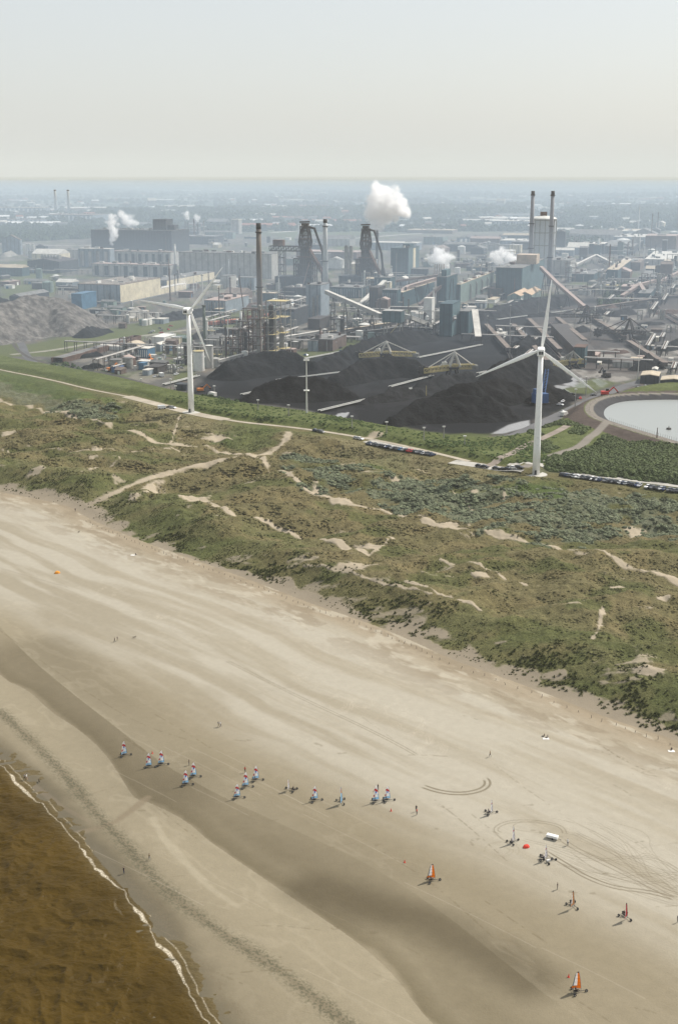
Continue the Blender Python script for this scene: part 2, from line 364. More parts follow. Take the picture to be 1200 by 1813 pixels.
for cx_, cy_, r1 in ((595, 1245, 22), (530, 1195, 12), (640, 1240, 16), (720, 1280, 24), (735, 1310, 26), (760, 1325, 22), (700, 1255, 18), (900, 1385, 16), (1125, 1500, 26), (285, 1085, 13), (420, 1140, 16), (190, 1045, 14), (1165, 1395, 14)):
    for k in range(3):
        a0 = rng.uniform(0, 6.28); sp_ = rng.uniform(2, 4.5); r2 = r1 * rng.uniform(.6, 1.2)
        rut([(cx_ + rng.uniform(-3, 3) + r2 * math.cos(a0 + t * sp_ / 7) * 1.1 + t * rng.uniform(0, 1.5), cy_ + r2 * .62 * math.sin(a0 + t * sp_ / 7)) for t in range(8)], .13, .26, wh, (0, .7), n=2)
for cx_, cy_ in ((920, 1655), (905, 1640), (890, 1500), (725, 1510)):
    for k in range(4):
        a0 = rng.uniform(0, 6.28); r2 = rng.uniform(10, 38)
        rut([(cx_ + r2 * math.cos(a0 + t * .4), cy_ + r2 * .5 * math.sin(a0 + t * .4)) for t in range(8)], .18, .28, (.2, .165, .11), (0,), n=2)
for k in range(60):                              # trodden lines of footprints
    t0 = rng.uniform(-50, 1150); y0 = rng.uniform(1050, 1780); L = rng.uniform(20, 130); dv = rng.uniform(-.25, .9)
    rut([(t0, y0), (t0 + L * .5, y0 + L * .5 * dv + rng.uniform(-4, 4)), (t0 + L, y0 + L * dv)], .3, rng.uniform(.2, .5), dk, (0,), n=2, dots=True)
for k in range(22):                              # crossing wheel tracks on the right of the beach
    x1 = rng.uniform(960, 1080); y1 = rng.uniform(1440, 1540)
    rut([(x1, y1), (x1 + 70, y1 + rng.uniform(15, 45)), (1150, rng.uniform(1500, 1590)), (1230, rng.uniform(1540, 1620))], .15, rng.uniform(.15, .4), dk, (0, .85) if k % 2 else (0,), n=2)
for k in range(26):                              # small scuffed places
    cx_, cy_ = rng.uniform(150, 1150), rng.uniform(1300, 1700)
    rut([(cx_, cy_), (cx_ + rng.uniform(4, 16), cy_ + rng.uniform(-3, 6))], rng.uniform(.4, .9), .4, dk, (0,), n=1, dots=True)
for k in range(70):                              # faint long vehicle and wind lines
    t0 = rng.uniform(150, 1200); y0 = rng.uniform(1000, 1700)
    L = rng.uniform(60, 260); rut([(t0, y0), (t0 + L * .5, y0 + L * .24), (t0 + L, y0 + L * .5)], .15, .16, rng.choice([wh, (.24, .2, .14)]), (0,), n=1)
ALB *= C(.885, .875, .825)
veg = np.zeros(GX.shape, np.float32)
SAND = C(.33, .28, .205)
# ---- dunes
du = dF > 0
edge = 9 * (fbm(GX / 7, GY / 7, 4, 100) - .5) * sm(60, 0, dF) + 7 * (fbm(GX / 30, GY / 30, 2, 101) - .5) * sm(60, 0, dF)
vg = sm(4.5, 7.5, dF + 2.2 * edge)
g1 = fbm(GX / 55, GY / 40, 4, 110); g2 = fbm(GX / 11, GY / 8, 4, 120); g3 = fbm(GX / 3.2, GY / 3.2, 3, 130, .7)
brown, olive, green, straw = C(.122, .104, .050), C(.112, .108, .046), C(.066, .078, .024), C(.150, .122, .058)
vc = np.broadcast_to(olive, ALB.shape).copy()
def pv(mask, col):
    global vc
    vc = vc * (1 - mask[..., None]) + np.asarray(col, np.float32) * mask[..., None]
pv(sm(.42, .6, g1), brown); pv(sm(26, 50, dF) * sm(190, 120, dF) * .75, brown)
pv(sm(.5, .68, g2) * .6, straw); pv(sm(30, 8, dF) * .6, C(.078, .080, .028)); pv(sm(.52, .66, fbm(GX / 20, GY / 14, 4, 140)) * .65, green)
pv(sm(150, 240, dF) * .55, C(.078, .082, .032))
def zone(px, soft, jit_=6, s=150):
    q = smooth([gnd(a, b)[:2] for a, b in px] + [gnd(*px[0])[:2]], 2)
    i = inside(GX, GY, q); d = near(GX, GY, q, soft + jit_ + 8) * np.where(i, 1, -1)
    return sm(-soft, soft, d + jit_ * 2 * (fbm(GX / 9, GY / 9, 3, s) - .5))
BUCK = zone([(500, 808), (600, 818), (700, 838), (790, 845), (880, 850), (1000, 868), (1200, 888), (1320, 900), (1300, 985), (1200, 962), (1140, 935), (1080, 940), (1040, 965), (940, 955), (870, 938), (790, 915), (700, 895), (620, 880), (545, 868)], 5, 14)
THICK = zone([(955, 836), (975, 812), (1020, 800), (1060, 786), (1150, 778), (1240, 800), (1400, 850), (1330, 880), (1200, 857), (1080, 842), (1000, 833)], 2, 4)
LSCR = zone([(-100, 660), (0, 668), (100, 690), (180, 712), (215, 740), (120, 735), (60, 722), (0, 700), (-100, 690)], 4, 12)
BUCK *= du * (dT < -8); bk = np.maximum.reduce([BUCK * sm(.34, .5, g2), THICK, LSCR * .8])
pv(bk * .8, C(.092, .102, .062)); pv(bk * sm(.48, .6, g3) * .5, C(.14, .15, .105))
for px_, k in (([(880, 862), (930, 850), (1010, 862), (1000, 885), (930, 885)], .9), ([(640, 805), (720, 808), (730, 828), (670, 832)], .8), ([(200, 715), (250, 718), (250, 732), (205, 732)], .85), ([(380, 750), (490, 755), (500, 785), (420, 800), (360, 780)], .55), ([(0, 655), (150, 690), (230, 710), (180, 715), (0, 680)], .7)):
    pv(zone(px_, 3, 8) * k, C(.062, .090, .024))
pv((dT > 0) * sm(0, 5, dT) * .9, C(.075, .094, .028)); pv((dT > 4) * sm(.5, .65, g2) * .6, C(.11, .13, .05))
BRNP = zone([(560, 770), (700, 800), (830, 825), (930, 838), (870, 862), (760, 850), (640, 815)], 4, 10) + zone([(190, 695), (260, 712), (330, 735), (430, 760), (330, 765), (240, 740)], 4, 10)
pv(np.clip(BRNP, 0, 1) * .7, C(.16, .14, .075))
# bare sand: paths and blow-outs
bare = 1 - vg
PATHS = [([(-60, 700), (0, 708), (60, 722), (130, 738), (200, 758), (260, 778), (310, 785), (400, 798), (445, 806)], 1.7), ([(140, 905), (175, 885), (230, 860), (290, 838), (350, 822), (400, 812), (445, 806), (490, 796), (507, 775), (512, 765)], 2.0),
         ([(445, 806), (520, 850), (560, 875), (600, 889), (640, 897), (690, 905), (760, 925), (800, 935), (870, 945), (930, 960), (1000, 970), (1080, 990), (1130, 1008), (1200, 1028), (1300, 1060)], 1.3), ([(360, 880), (400, 905), (460, 920), (530, 945), (600, 962), (650, 982)], 1.1),
         ([(1066, 1075), (1060, 1110), (1050, 1130)], .6), ([(650, 985), (700, 955), (690, 950)], .5), ([(780, 990), (850, 1000), (930, 1035)], .5), ([(318, 735), (308, 770), (300, 785)], .45), ([(160, 810), (230, 808), (160, 830)], .5), ([(720, 1030), (800, 1060), (850, 1080)], .6), ([(800, 870), (840, 900), (830, 930)], .4), ([(0, 795), (100, 800), (200, 795), (330, 800)], .4), ([(540, 1000), (600, 1010), (680, 1035), (760, 1050)], .6)]
for px_, w_ in PATHS:
    q = gline(px_, 3); d = near(GX, GY, q, 14)
    bare = np.maximum(bare, sm(w_ * 1.6, w_ * .6, d + 2.4 * (g3 - .5) + 5 * (g2 - .5) * (w_ > 1)))
for cx_, cy_, rx, ry in ((270, 866, 26, 13), (385, 778, 38, 9), (1128, 948, 24, 12), (602, 886, 28, 7), (622, 1002, 34, 11), (652, 966, 26, 7), (1150, 1182, 44, 11), (850, 1016, 24, 6), (1055, 920, 24, 3), (838, 871, 14, 4), (893, 877, 8, 5), (500, 1028, 26, 9), (60, 838, 22, 6), (170, 795, 20, 4), (660, 775, 26, 4), (15, 765, 12, 6), (1090, 1040, 14, 5), (350, 885, 40, 10), (980, 1195, 26, 6), (1100, 1245, 22, 8), (1180, 1055, 20, 6), (560, 868, 14, 8), (700, 850, 16, 3), (240, 880, 18, 8), (800, 930, 16, 5), (930, 895, 14, 3)):
    x0, y0, _ = gnd(cx_, cy_); m1 = mpp(y0) * .78; ry *= .8; a_, b_ = rx * m1, ry * (y0 ** 2 / (H * F))
    d = np.hypot((GX - x0) / a_, (GY - y0) / b_)
    bare = np.maximum(bare, sm(1.05, .70, d + 1.6 * (g2 - .5) + 1.3 * (g3 - .5)))
bare = np.maximum(bare, sm(.74, .82, fbm(GX / 13, GY / 7, 5, 160, .6) + .09 * sm(60, 10, dF)) * .8 * (bk < .3) * sm(10, 30, -dT) * du)
bare = np.clip(bare, 0, 1)
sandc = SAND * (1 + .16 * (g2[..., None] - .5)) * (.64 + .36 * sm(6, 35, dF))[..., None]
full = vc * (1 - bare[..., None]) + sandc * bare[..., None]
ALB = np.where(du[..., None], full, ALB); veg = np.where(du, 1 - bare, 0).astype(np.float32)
# ---- steelworks ground
yd = dY > 0
y1 = fbm(GX / 60, GY / 60, 5, 200); y2 = fbm(GX / 18, GY / 30, 4, 210, .6); y3 = fbm(GX / 5, GY / 12, 3, 220)
yc = np.broadcast_to(C(.095, .092, .085), ALB.shape).copy(); vsave = vc; vc = yc
pv(sm(.5, .62, y1) * .8, C(.075, .095, .04)); pv(sm(.52, .64, y2) * .7, C(.19, .175, .15)); pv(sm(.55, .68, fbm(GX / 25, GY / 45, 4, 230)) * .7, C(.055, .055, .055)); pv(sm(.6, .7, y3) * .4, C(.17, .13, .10))
def z5(px, soft, jj=10): 
    q = [at(a, b) for a, b in px]; q.append(q[0]); i = inside(GX, GY, q); d = near(GX, GY, q, soft + jj + 8) * np.where(i, 1, -1)
    return sm(-soft, soft, d + jj * 2 * (fbm(GX / 22, GY / 30, 3, 240) - .5))
coal = z5([(330, 700), (370, 665), (400, 640), (560, 632), (600, 598), (700, 586), (850, 556), (900, 536), (1240, 520), (1320, 560), (1300, 640), (1130, 668), (1060, 690), (985, 735), (880, 775), (790, 772), (700, 757), (560, 728), (450, 715)], 4)
pv(coal, C(.008, .009, .011)); pv(coal * sm(.5, .6, y2) * .7, C(.019, .020, .023))
rgt = z5([(930, 545), (1240, 525), (1320, 560), (1300, 640), (1130, 668), (1050, 692), (985, 700), (1000, 640), (930, 560)], 5)
pv(rgt * .75, C(.085, .08, .078)); pv(rgt * sm(.5, .60, y1) * .8, C(.26, .245, .22)); pv(rgt * sm(.52, .56, fbm(GX / 9, GY / 40, 4, 260)) * .5, C(.035, .034, .035)); pv(rgt * sm(.56, .66, y2) * .7, C(.07, .06, .055))
wet5 = np.clip(z5([(860, 770), (900, 752), (940, 742), (935, 755), (890, 768)], 1, 3) * 1.0 + z5([(955, 680), (1000, 668), (1100, 668), (1060, 690), (1000, 712), (960, 705)], 3, 8) * sm(.45, .55, y2) + z5([(585, 742), (600, 732), (618, 730), (608, 742)], .5, 1) + z5([(905, 590), (925, 585), (940, 600), (925, 602)], 1, 2), 0, 1)
pv(wet5 * .75, C(.36, .36, .36))
for px_ in ([(0, 560), (40, 610), (100, 600), (230, 575), (330, 560), (330, 580), (210, 605), (110, 632), (0, 632), (-200, 620), (-200, 560)], [(0, 640), (60, 640), (150, 655), (330, 700), (330, 712), (0, 660)], [(0, 470), (70, 455), (120, 500), (60, 545), (0, 520)], [(370, 560), (500, 540), (500, 560), (380, 585)], [(520, 622), (620, 600), (640, 606), (540, 640)], [(390, 620), (340, 665), (300, 680), (330, 650)], [(480, 405), (900, 385), (1000, 380), (1000, 398), (700, 410), (500, 428)], [(590, 470), (600, 430), (640, 440), (620, 465)], [(860, 540), (930, 530), (930, 550), (850, 560)], [(1000, 690), (1050, 670), (1100, 678), (1040, 700)], [(700, 762), (800, 775), (880, 780), (880, 765), (790, 772), (700, 750)], [(1160, 690), (1200, 685), (1200, 692), (1160, 694)]):
    pv(z5(px_, 4, 8) * .85, C(.082, .098, .036)); 
pv(z5([(330, 555), (420, 540), (420, 545), (330, 562)], 3, 4) * .6, C(.3, .27, .22))
# ---- far country
fr_ = sm(2600, 3600, GY)
q1 = fbm(GX / 420, GY / 900, 4, 300); q2 = fbm(GX / 160, GY / 500, 4, 310); q3 = vnoise(GX / 260, GY / 800, 320)
fc = np.broadcast_to(C(.07, .085, .045), ALB.shape).copy(); t_ = vc; vc = fc
pv(sm(.48, .6, q1) * .8, C(.05, .062, .035)); pv(sm(.6, .62, q3) * .6, C(.14, .15, .08)); pv(sm(.56, .64, q2) * .6, C(.2, .19, .16)); pv(sm(.35, .30, q3) * .5, C(.10, .12, .06))
vc = t_ * (1 - fr_[..., None]) + vc * fr_[..., None]
ALB = np.where(yd[..., None], vc, ALB)
veg = np.where(yd, .35 * (1 - fr_), veg).astype(np.float32)
wetm = np.where(yd, wet5 * .9, np.where(dF < 0, np.clip(sm(4.5, .3, dS + jit) * .3, 0, 1), 0)).astype(np.float32)
ins_pool = inside(GX, GY, POOL); pd_ = near(GX, GY, POOL, 40); slope = (ins_pool | (pd_ < 15)) 
ALB = np.where((ins_pool & (pd_ > 2.5))[..., None], C(.052, .052, .055) * (1 + .5 * (g3[..., None] - .5)), ALB)
out_s = (~ins_pool) & (pd_ > 3.2) & (pd_ < 15) & (GX < at(1400, 760)[0])
ALB = np.where(out_s[..., None], C(.070, .055, .047) * (1 + .7 * (g3[..., None] - .5)), ALB); veg = np.where(out_s | ins_pool, .25, veg)
cr = sm(2.8, 2.2, pd_); ALB = ALB * (1 - cr[..., None]) + C(.19, .172, .148) * cr[..., None]
bd = near(GX, GY, BANK, 14); cr = sm(2.8, 2.2, bd) * (~ins_pool); ALB = ALB * (1 - cr[..., None]) + C(.19, .172, .148) * cr[..., None]; veg = veg * (1 - cr)
# ---- meshes
def tag(o, label=None, cat=None, group=None, kind=None):
    if label: o['label'] = label
    if cat: o['category'] = cat
    if group: o['group'] = group
    if kind: o['kind'] = kind
    return o
def np_mesh(name, V, Fc, mats, smooth_=False, midx=None):
    me = bpy.data.meshes.new(name); V = np.asarray(V, np.float32); Fc = np.asarray(Fc, np.int32); k = Fc.shape[1]
    me.vertices.add(len(V)); me.vertices.foreach_set('co', V.ravel())
    me.loops.add(Fc.size); me.loops.foreach_set('vertex_index', Fc.ravel())
    me.polygons.add(len(Fc)); me.polygons.foreach_set('loop_start', np.arange(0, Fc.size, k, dtype=np.int32)); me.polygons.foreach_set('loop_total', np.full(len(Fc), k, np.int32))
    me.polygons.foreach_set('use_smooth', np.full(len(Fc), smooth_, bool))
    for m in mats: me.materials.append(m)
    if midx is not None: me.polygons.foreach_set('material_index', np.asarray(midx, np.int32))
    me.update(calc_edges=True)
    return me
def link(name, me, parent=None):
    o = bpy.data.objects.new(name, me); COL.objects.link(o)
    if parent is not None: o.parent = parent
    return o
nr = len(rs); idx = np.arange(nr * NC).reshape(nr, NC)
Q = np.stack([idx[:-1, :-1], idx[:-1, 1:], idx[1:, 1:], idx[1:, :-1]], -1).reshape(-1, 4)[:, ::-1]
fm = lambda A: (A[:-1, :-1] + A[1:, 1:]) / 2
region = np.where(fm(dS) < -9, 0, np.where(fm(dF) < 0, 1, np.where(fm(dY) < 0, 2, np.where(fm(GY) < 2600, 3, 4)))).ravel()
PV = np.stack([GX, GY, GZ], -1).reshape(-1, 3)
for k, nm in ((1, 'beach'), (2, 'dune_ground'), (3, 'steelworks_ground'), (4, 'far_land')):
    q = Q[region == k]; used = np.unique(q); remap = np.zeros(nr * NC, np.int32); remap[used] = np.arange(len(used))
    me = np_mesh(nm, PV[used], remap[q], [LAND], True)
    a1 = me.color_attributes.new('albedo', 'FLOAT_COLOR', 'POINT'); cc = np.ones((len(used), 4), np.float32); cc[:, :3] = ALB.reshape(-1, 3)[used]; a1.data.foreach_set('color', cc.ravel())
    a2 = me.attributes.new('cover', 'FLOAT_VECTOR', 'POINT'); a2.data.foreach_set('vector', np.stack([veg.ravel()[used], wetm.ravel()[used], fr_.ravel()[used].astype(np.float32)], -1).astype(np.float32).ravel())
    tag(link(nm, me), kind='structure')
# ---- the sea, with real waves
sel = (dS < 6.0)
wx = GX * .82 + GY * .57; wy = GY * .82 - GX * .57
wob = 3.5 * fbm(GX / 22, GY / 22, 3, 400)
rdg = lambda q: 1 - np.abs(2 * q - 1)
wave = .26 * rdg(.5 + .5 * np.sin(dS / 2.1 + wob * 2.6 + .4 * np.sin(S / 9))) * (.3 + fbm(GX / 14, GY / 14, 2, 410)) + .75 * (rdg(fbm(GX / 5.5, GY / 3.8, 3, 420)) - .6) + .22 * (rdg(fbm(GX / 2.3, GY / 1.7, 2, 430)) - .6)
fade = sm(1, -14, dS) * .85 + .15
run = 1.6 * (fbm(S / 8, Tt / 30, 3, 440) - .5) * 2
WZ = -0.01 + 1.35 * wave * fade
thick = sm(.45, .7, fbm(S / 7, Tt / 40, 3, 450)); run = run + .8 * (fbm(S / 2.2, Tt / 3, 3, 441) - .5)
fo = np.maximum(sm(.20 + .42 * thick, .05 + .12 * thick, np.abs(dS + 1.2 + run)) * (.6 + .4 * thick), .45 * sm(.22, .05, np.abs(dS - .6 + run * .6)))
fo = np.maximum(fo, .5 * sm(.35, .08, np.abs(dS + 4.2 + 1.6 * run)) * sm(.6, .72, fbm(S / 17, Tt / 40, 3, 455)))
shal = np.clip(sm(-4.5, 2.5, dS + 1.5 * run), 0, 1) * .7
rq = (fm(dS) < 5.5).ravel() & (fm(GY) < 6000).ravel()
q = Q[rq]; used = np.unique(q); remap = np.zeros(nr * NC, np.int32); remap[used] = np.arange(len(used))
SV = np.stack([GX, GY, WZ], -1).reshape(-1, 3)[used]
me = np_mesh('sea', SV, remap[q], [sea_mat()], True)
a2 = me.attributes.new('foam', 'FLOAT_VECTOR', 'POINT'); a2.data.foreach_set('vector', np.stack([fo.ravel()[used], shal.ravel()[used], 0 * shal.ravel()[used]], -1).astype(np.float32).ravel())
tag(link('sea', me), kind='structure')
# ---------------------------------------------------------------- haze
def haze():
    m = bpy.data.materials.new('haze'); m.use_nodes = True; nt = m.node_tree; nt.nodes.remove(nt.nodes['Principled BSDF'])
    v = nt.nodes.new('ShaderNodeVolumePrincipled'); v.inputs['Density'].default_value = HAZE_D; v.inputs['Color'].default_value = HAZE_C + (1,); v.inputs['Anisotropy'].default_value = HAZE_G
    nt.links.new(v.outputs[0], nt.nodes['Material Output'].inputs['Volume'])
    x0, x1, y0, y1, z0, z1 = -45000, 45000, -3000, 60000, -6, 480
    V = [(x, y, z) for z in (z0, z1) for y in (y0, y1) for x in (x0, x1)]
    me = np_mesh('haze', V, [(0, 2, 3, 1), (4, 5, 7, 6), (0, 1, 5, 4), (2, 6, 7, 3), (0, 4, 6, 2), (1, 3, 7, 5)], [m])
    tag(link('haze', me), kind='stuff', label='pale blue haze over the steelworks and the country behind')
haze()
def smoke():
    """added second haze volume, blue like smoke, thickening the general haze over the plant"""
    m = bpy.data.materials.new('works smoke'); m.use_nodes = True; nt = m.node_tree; nt.nodes.remove(nt.nodes['Principled BSDF'])
    v = nt.nodes.new('ShaderNodeVolumePrincipled'); v.inputs['Density'].default_value = SMOKE_D; v.inputs['Color'].default_value = SMOKE_C + (1,); nt.links.new(v.outputs[0], nt.nodes['Material Output'].inputs['Volume'])
    x0, x1, y0, y1, z0, z1 = -9000, 9000, 800, 11500, -4, 85
    V = [(x, y, z) for z in (z0, z1) for y in (y0, y1) for x in (x0, x1)]
    me = np_mesh('smoke', V, [(0, 2, 3, 1), (4, 5, 7, 6), (0, 1, 5, 4), (2, 6, 7, 3), (0, 4, 6, 2), (1, 3, 7, 5)], [m])
    tag(link('smoke', me), kind='stuff', label='added low blue smoke haze over the steelworks')
SMOKE_D, SMOKE_C = 3.5e-4, (.55, .70, .87)
smoke()
# ================================================================ mesh building
class MB:
    def __init__(s): s.v = []; s.f = []; s.m = []
    def add(s, V, Fc, m=0):
        n = len(s.v); s.v += [tuple(p) for p in V]; s.f += [tuple(i + n for i in f) for f in Fc]; s.m += [m] * len(Fc); return s
    def box(s, c, d, rz=0, m=0):
        x, y, z = c; a, b, e = d[0] / 2, d[1] / 2, d[2]; co, si = math.cos(rz), math.sin(rz)
        V = [(x + co * i * a - si * j * b, y + si * i * a + co * j * b, z + k * e) for k in (0, 1) for j in (-1, 1) for i in (-1, 1)]
        return s.add(V, [(0, 2, 3, 1), (4, 5, 7, 6), (0, 1, 5, 4), (2, 6, 7, 3), (0, 4, 6, 2), (1, 3, 7, 5)], m)
    def tube(s, pts, rad, n=8, m=0, cap=True):
        pts = [Vector(p) for p in pts]; rad = rad if isinstance(rad, (list, tuple)) else [rad] * len(pts); V = []; k = len(pts)
        for i, p in enumerate(pts):
            t = (pts[min(i + 1, k - 1)] - pts[max(i - 1, 0)]).normalized()
            u = t.cross(Vector((0, 0, 1)) if abs(t.z) < .95 else Vector((0, 1, 0))).normalized(); w = t.cross(u)
            V += [p + (u * math.cos(2 * math.pi * j / n) + w * math.sin(2 * math.pi * j / n)) * rad[i] for j in range(n)]
        Fc = [(i * n + j, i * n + (j + 1) % n, (i + 1) * n + (j + 1) % n, (i + 1) * n + j) for i in range(k - 1) for j in range(n)]
        if cap: Fc += [tuple(range(n))[::-1], tuple((k - 1) * n + j for j in range(n))]
        return s.add(V, Fc, m)
    def beam(s, p, q, w, h, m=0):
        p, q = Vector(p), Vector(q); t = (q - p).normalized(); u = t.cross(Vector((0, 0, 1)) if abs(t.z) < .98 else Vector((0, 1, 0))).normalized() * w / 2; k = u.cross(t).normalized() * h / 2
        V = [a + i * u + j * k for a in (p, q) for j in (-1, 1) for i in (-1, 1)]
        return s.add(V, [(0, 1, 3, 2), (4, 6, 7, 5), (0, 4, 5, 1), (2, 3, 7, 6), (0, 2, 6, 4), (1, 5, 7, 3)], m)
    def truss(s, p, q, w, h, k, r=.25, m=0):
        p, q = Vector(p), Vector(q); t = (q - p).normalized(); u = t.cross(Vector((0, 0, 1))).normalized() * w / 2; z = Vector((0, 0, h / 2))
        C4 = [(i * u + j * z) for i, j in ((-1, -1), (1, -1), (1, 1), (-1, 1))]
        for c in C4: s.beam(p + c, q + c, r, r, m)
        P = [p + (q - p) * i / k for i in range(k + 1)]
        for i in range(k):
            for a, b in ((0, 3), (1, 2)):
                s.beam(P[i] + C4[a], P[i + 1] + C4[b], r * .7, r * .7, m); s.beam(P[i] + C4[a], P[i] + C4[b], r * .7, r * .7, m)
            s.beam(P[i] + C4[3], P[i + 1] + C4[2], r * .6, r * .6, m)
        return s
    def frame(s, w, d, h, nx, ny, nz, r=.35, m=0, x=0, y=0, z=0, brace=True):
        """open steelwork of columns, beams and braces"""
        X = [x - w / 2 + w * i / nx for i in range(nx + 1)]; Y = [y - d / 2 + d * i / ny for i in range(ny + 1)]; Z = [z + h * i / nz for i in range(nz + 1)]
        for a in X:
            for b in Y: s.box((a, b, z), (r, r, h), 0, m)
        for c in Z[1:]:
            for b in Y: s.beam((X[0], b, c), (X[-1], b, c), r * .8, r * .8, m)
            for a in X: s.beam((a, Y[0], c), (a, Y[-1], c), r * .8, r * .8, m)
        if brace:
            for i in range(nx):
                for k in range(nz):
                    if (i + k) % 2 == 0: s.beam((X[i], Y[0], Z[k]), (X[i + 1], Y[0], Z[k + 1]), r * .5, r * .5, m)
        return s
    def obj(s, name, mat_, parent=None, loc=None, smooth_=False):
        me = bpy.data.meshes.new(name); me.from_pydata(s.v, [], s.f)
        for k in (mat_ if isinstance(mat_, (list, tuple)) else [mat_]): me.materials.append(k)
        if max(s.m, default=0): me.polygons.foreach_set('material_index', s.m)
        if smooth_: me.polygons.foreach_set('use_smooth', [True] * len(me.polygons))
        me.update(); o = link(name, me, parent)
        if loc is not None: o.location = loc
        return o
def thing(name, label, cat, loc=(0, 0, 0), rz=0, group=None):
    o = bpy.data.objects.new(name, None); COL.objects.link(o); o.empty_display_size = 1
    o.location = loc; o.rotation_euler = (0, 0, rz); return tag(o, label, cat, group)
def copy_tree(src, loc, rz, label, group=None, scale=None):
    c = src.copy(); COL.objects.link(c); c.location = loc; c.rotation_euler = (0, 0, rz); tag(c, label, None, group)
    if scale: c.scale = (scale,) * 3
    for ch in src.children:
        d = ch.copy(); COL.objects.link(d); d.parent = c
        for g in ch.children:
            e = g.copy(); COL.objects.link(e); e.parent = d
    return c
ORD = 'first second third fourth fifth sixth seventh eighth ninth tenth eleventh twelfth thirteenth fourteenth fifteenth sixteenth seventeenth eighteenth nineteenth twentieth'.split()
def ordinal(n):
    if n <= 20: return ORD[n - 1]
    t = ['twenty', 'thirty', 'forty', 'fifty', 'sixty', 'seventy', 'eighty', 'ninety'][n // 10 - 2]
    return (t[:-1] + 'ieth') if n % 10 == 0 else t + '-' + ORD[n % 10 - 1]
# ================================================================ planting
def lookup(A, x, y):
    i = np.clip(np.searchsorted(rs, np.hypot(x, y)), 0, nr - 1); j = np.clip(np.round((np.arctan2(x, y) + A0) / (2 * A0) * (NC - 1)).astype(int), 0, NC - 1)
    return A[i, j]
def veg_mat(name):
    m, nt, b = nodes_of(name)
    a = N(nt, 'ShaderNodeAttribute', attribute_name='tint'); tc = N(nt, 'ShaderNodeTexCoord')
    c = mix(nt, (.6, .6, .6), (1.4, 1.4, 1.3), ramp(nt, noise(nt, tc.outputs['Object'], 2.2, 3, .7), .3, .7)); c = mix(nt, a.outputs['Color'], c, 1.0, 'MULTIPLY')
    nt.links.new(c, b.inputs['Base Color']); b.inputs['Roughness'].default_value = .8; b.inputs['Specular IOR Level'].default_value = .15
    return m
rnp = np.random.default_rng(11)
def clump_template(kind, seed):
    g = np.random.default_rng(seed); V = []; Fc = []
    if kind != 'blades':                          # bumpy core
        n = 7
        ring = lambda r, z, o: [(r * math.cos(2 * math.pi * (j + o) / n) * g.uniform(.75, 1.25), r * math.sin(2 * math.pi * (j + o) / n) * g.uniform(.75, 1.25), z * g.uniform(.8, 1.2)) for j in range(n)]
        V += ring(.85, -.15, 0) + ring(.8, .38, .5) + ring(.4, .72, 0) + [(0, 0, .8)]
        for k in range(2): Fc += [(k * n + j, k * n + (j + 1) % n, (k + 1) * n + j) for j in range(n)] + [(k * n + (j + 1) % n, (k + 1) * n + (j + 1) % n, (k + 1) * n + j) for j in range(n)]
        Fc += [(2 * n + j, 2 * n + (j + 1) % n, 3 * n) for j in range(n)]
    for k in range(26 if kind == 'blades' else 16):
        th = g.uniform(0, 6.28); el = g.uniform(.15, 1.4); r = g.uniform(.55, 1.0)
        p = np.array([r * math.cos(th) * math.cos(el), r * math.sin(th) * math.cos(el), .85 * r * math.sin(el)])
        if kind == 'blades':
            q = np.array([math.cos(th), math.sin(th), 0]) * g.uniform(0, .45); tip = p * np.array([1.0, 1.0, 1.0]); s_ = np.array([-math.sin(th), math.cos(th), 0]) * .13
            V += [tuple(q - s_), tuple(q + s_), tuple(tip)]
        else:
            a = g.normal(size=3); a /= np.linalg.norm(a); b_ = np.cross(a, g.normal(size=3)); b_ /= np.linalg.norm(b_) + 1e-6; z = g.uniform(.16, .34)
            V += [tuple(p + a * z), tuple(p - a * z * .5 + b_ * z), tuple(p - a * z * .5 - b_ * z)]
        m = len(V); Fc.append((m - 3, m - 2, m - 1))
    return np.array(V, np.float32), np.array(Fc, np.int32)
def scatter(name, label, kind, X, Y, Z, size, col, flat=.75, nt=6, cat='scrub'):
    T = [clump_template(kind, 100 + k) for k in range(nt)]; n = len(X); which = rnp.integers(0, nt, n); rot = rnp.uniform(0, 6.28, n); VV = []; FF = []; CCc = []; base = 0
    for k in range(nt):
        i = np.nonzero(which == k)[0]
        if not len(i): continue
        tv, tf = T[k]; c, s_ = np.cos(rot[i])[:, None], np.sin(rot[i])[:, None]; sc = size[i][:, None]
        x = (tv[None, :, 0] * c - tv[None, :, 1] * s_) * sc + X[i][:, None]; y = (tv[None, :, 0] * s_ + tv[None, :, 1] * c) * sc + Y[i][:, None]
        z = tv[None, :, 2] * sc * flat * (.75 + .5 * rnp.random(len(i)))[:, None] + Z[i][:, None] - .05
        VV.append(np.stack([x, y, z], -1).reshape(-1, 3)); FF.append((tf[None] + (np.arange(len(i)) * len(tv))[:, None, None] + base).reshape(-1, 3)); base += len(i) * len(tv)
        CCc.append(np.repeat(col[i], len(tv), 0))
    me = np_mesh(name, np.concatenate(VV), np.concatenate(FF), [MATS.setdefault('leafy', None) or MATS.__setitem__('leafy', veg_mat('leafy')) or MATS['leafy']])
    cc = np.concatenate(CCc); a = me.color_attributes.new('tint', 'FLOAT_COLOR', 'POINT'); q = np.ones((len(cc), 4), np.float32); q[:, :3] = cc; a.data.foreach_set('color', q.ravel())
    return tag(link(name, me), label=label, cat=cat, kind='stuff')
def rand_pts(n, y0, y1, spread=19):
    """points at random over the wedge of land in front of the camera"""
    r = np.sqrt(rnp.uniform(y0 ** 2, y1 ** 2, n)); a = R(spread) * rnp.uniform(-1, 1, n); return r * np.sin(a), r * np.cos(a)
x, y = rand_pts(420000, 250, 800)
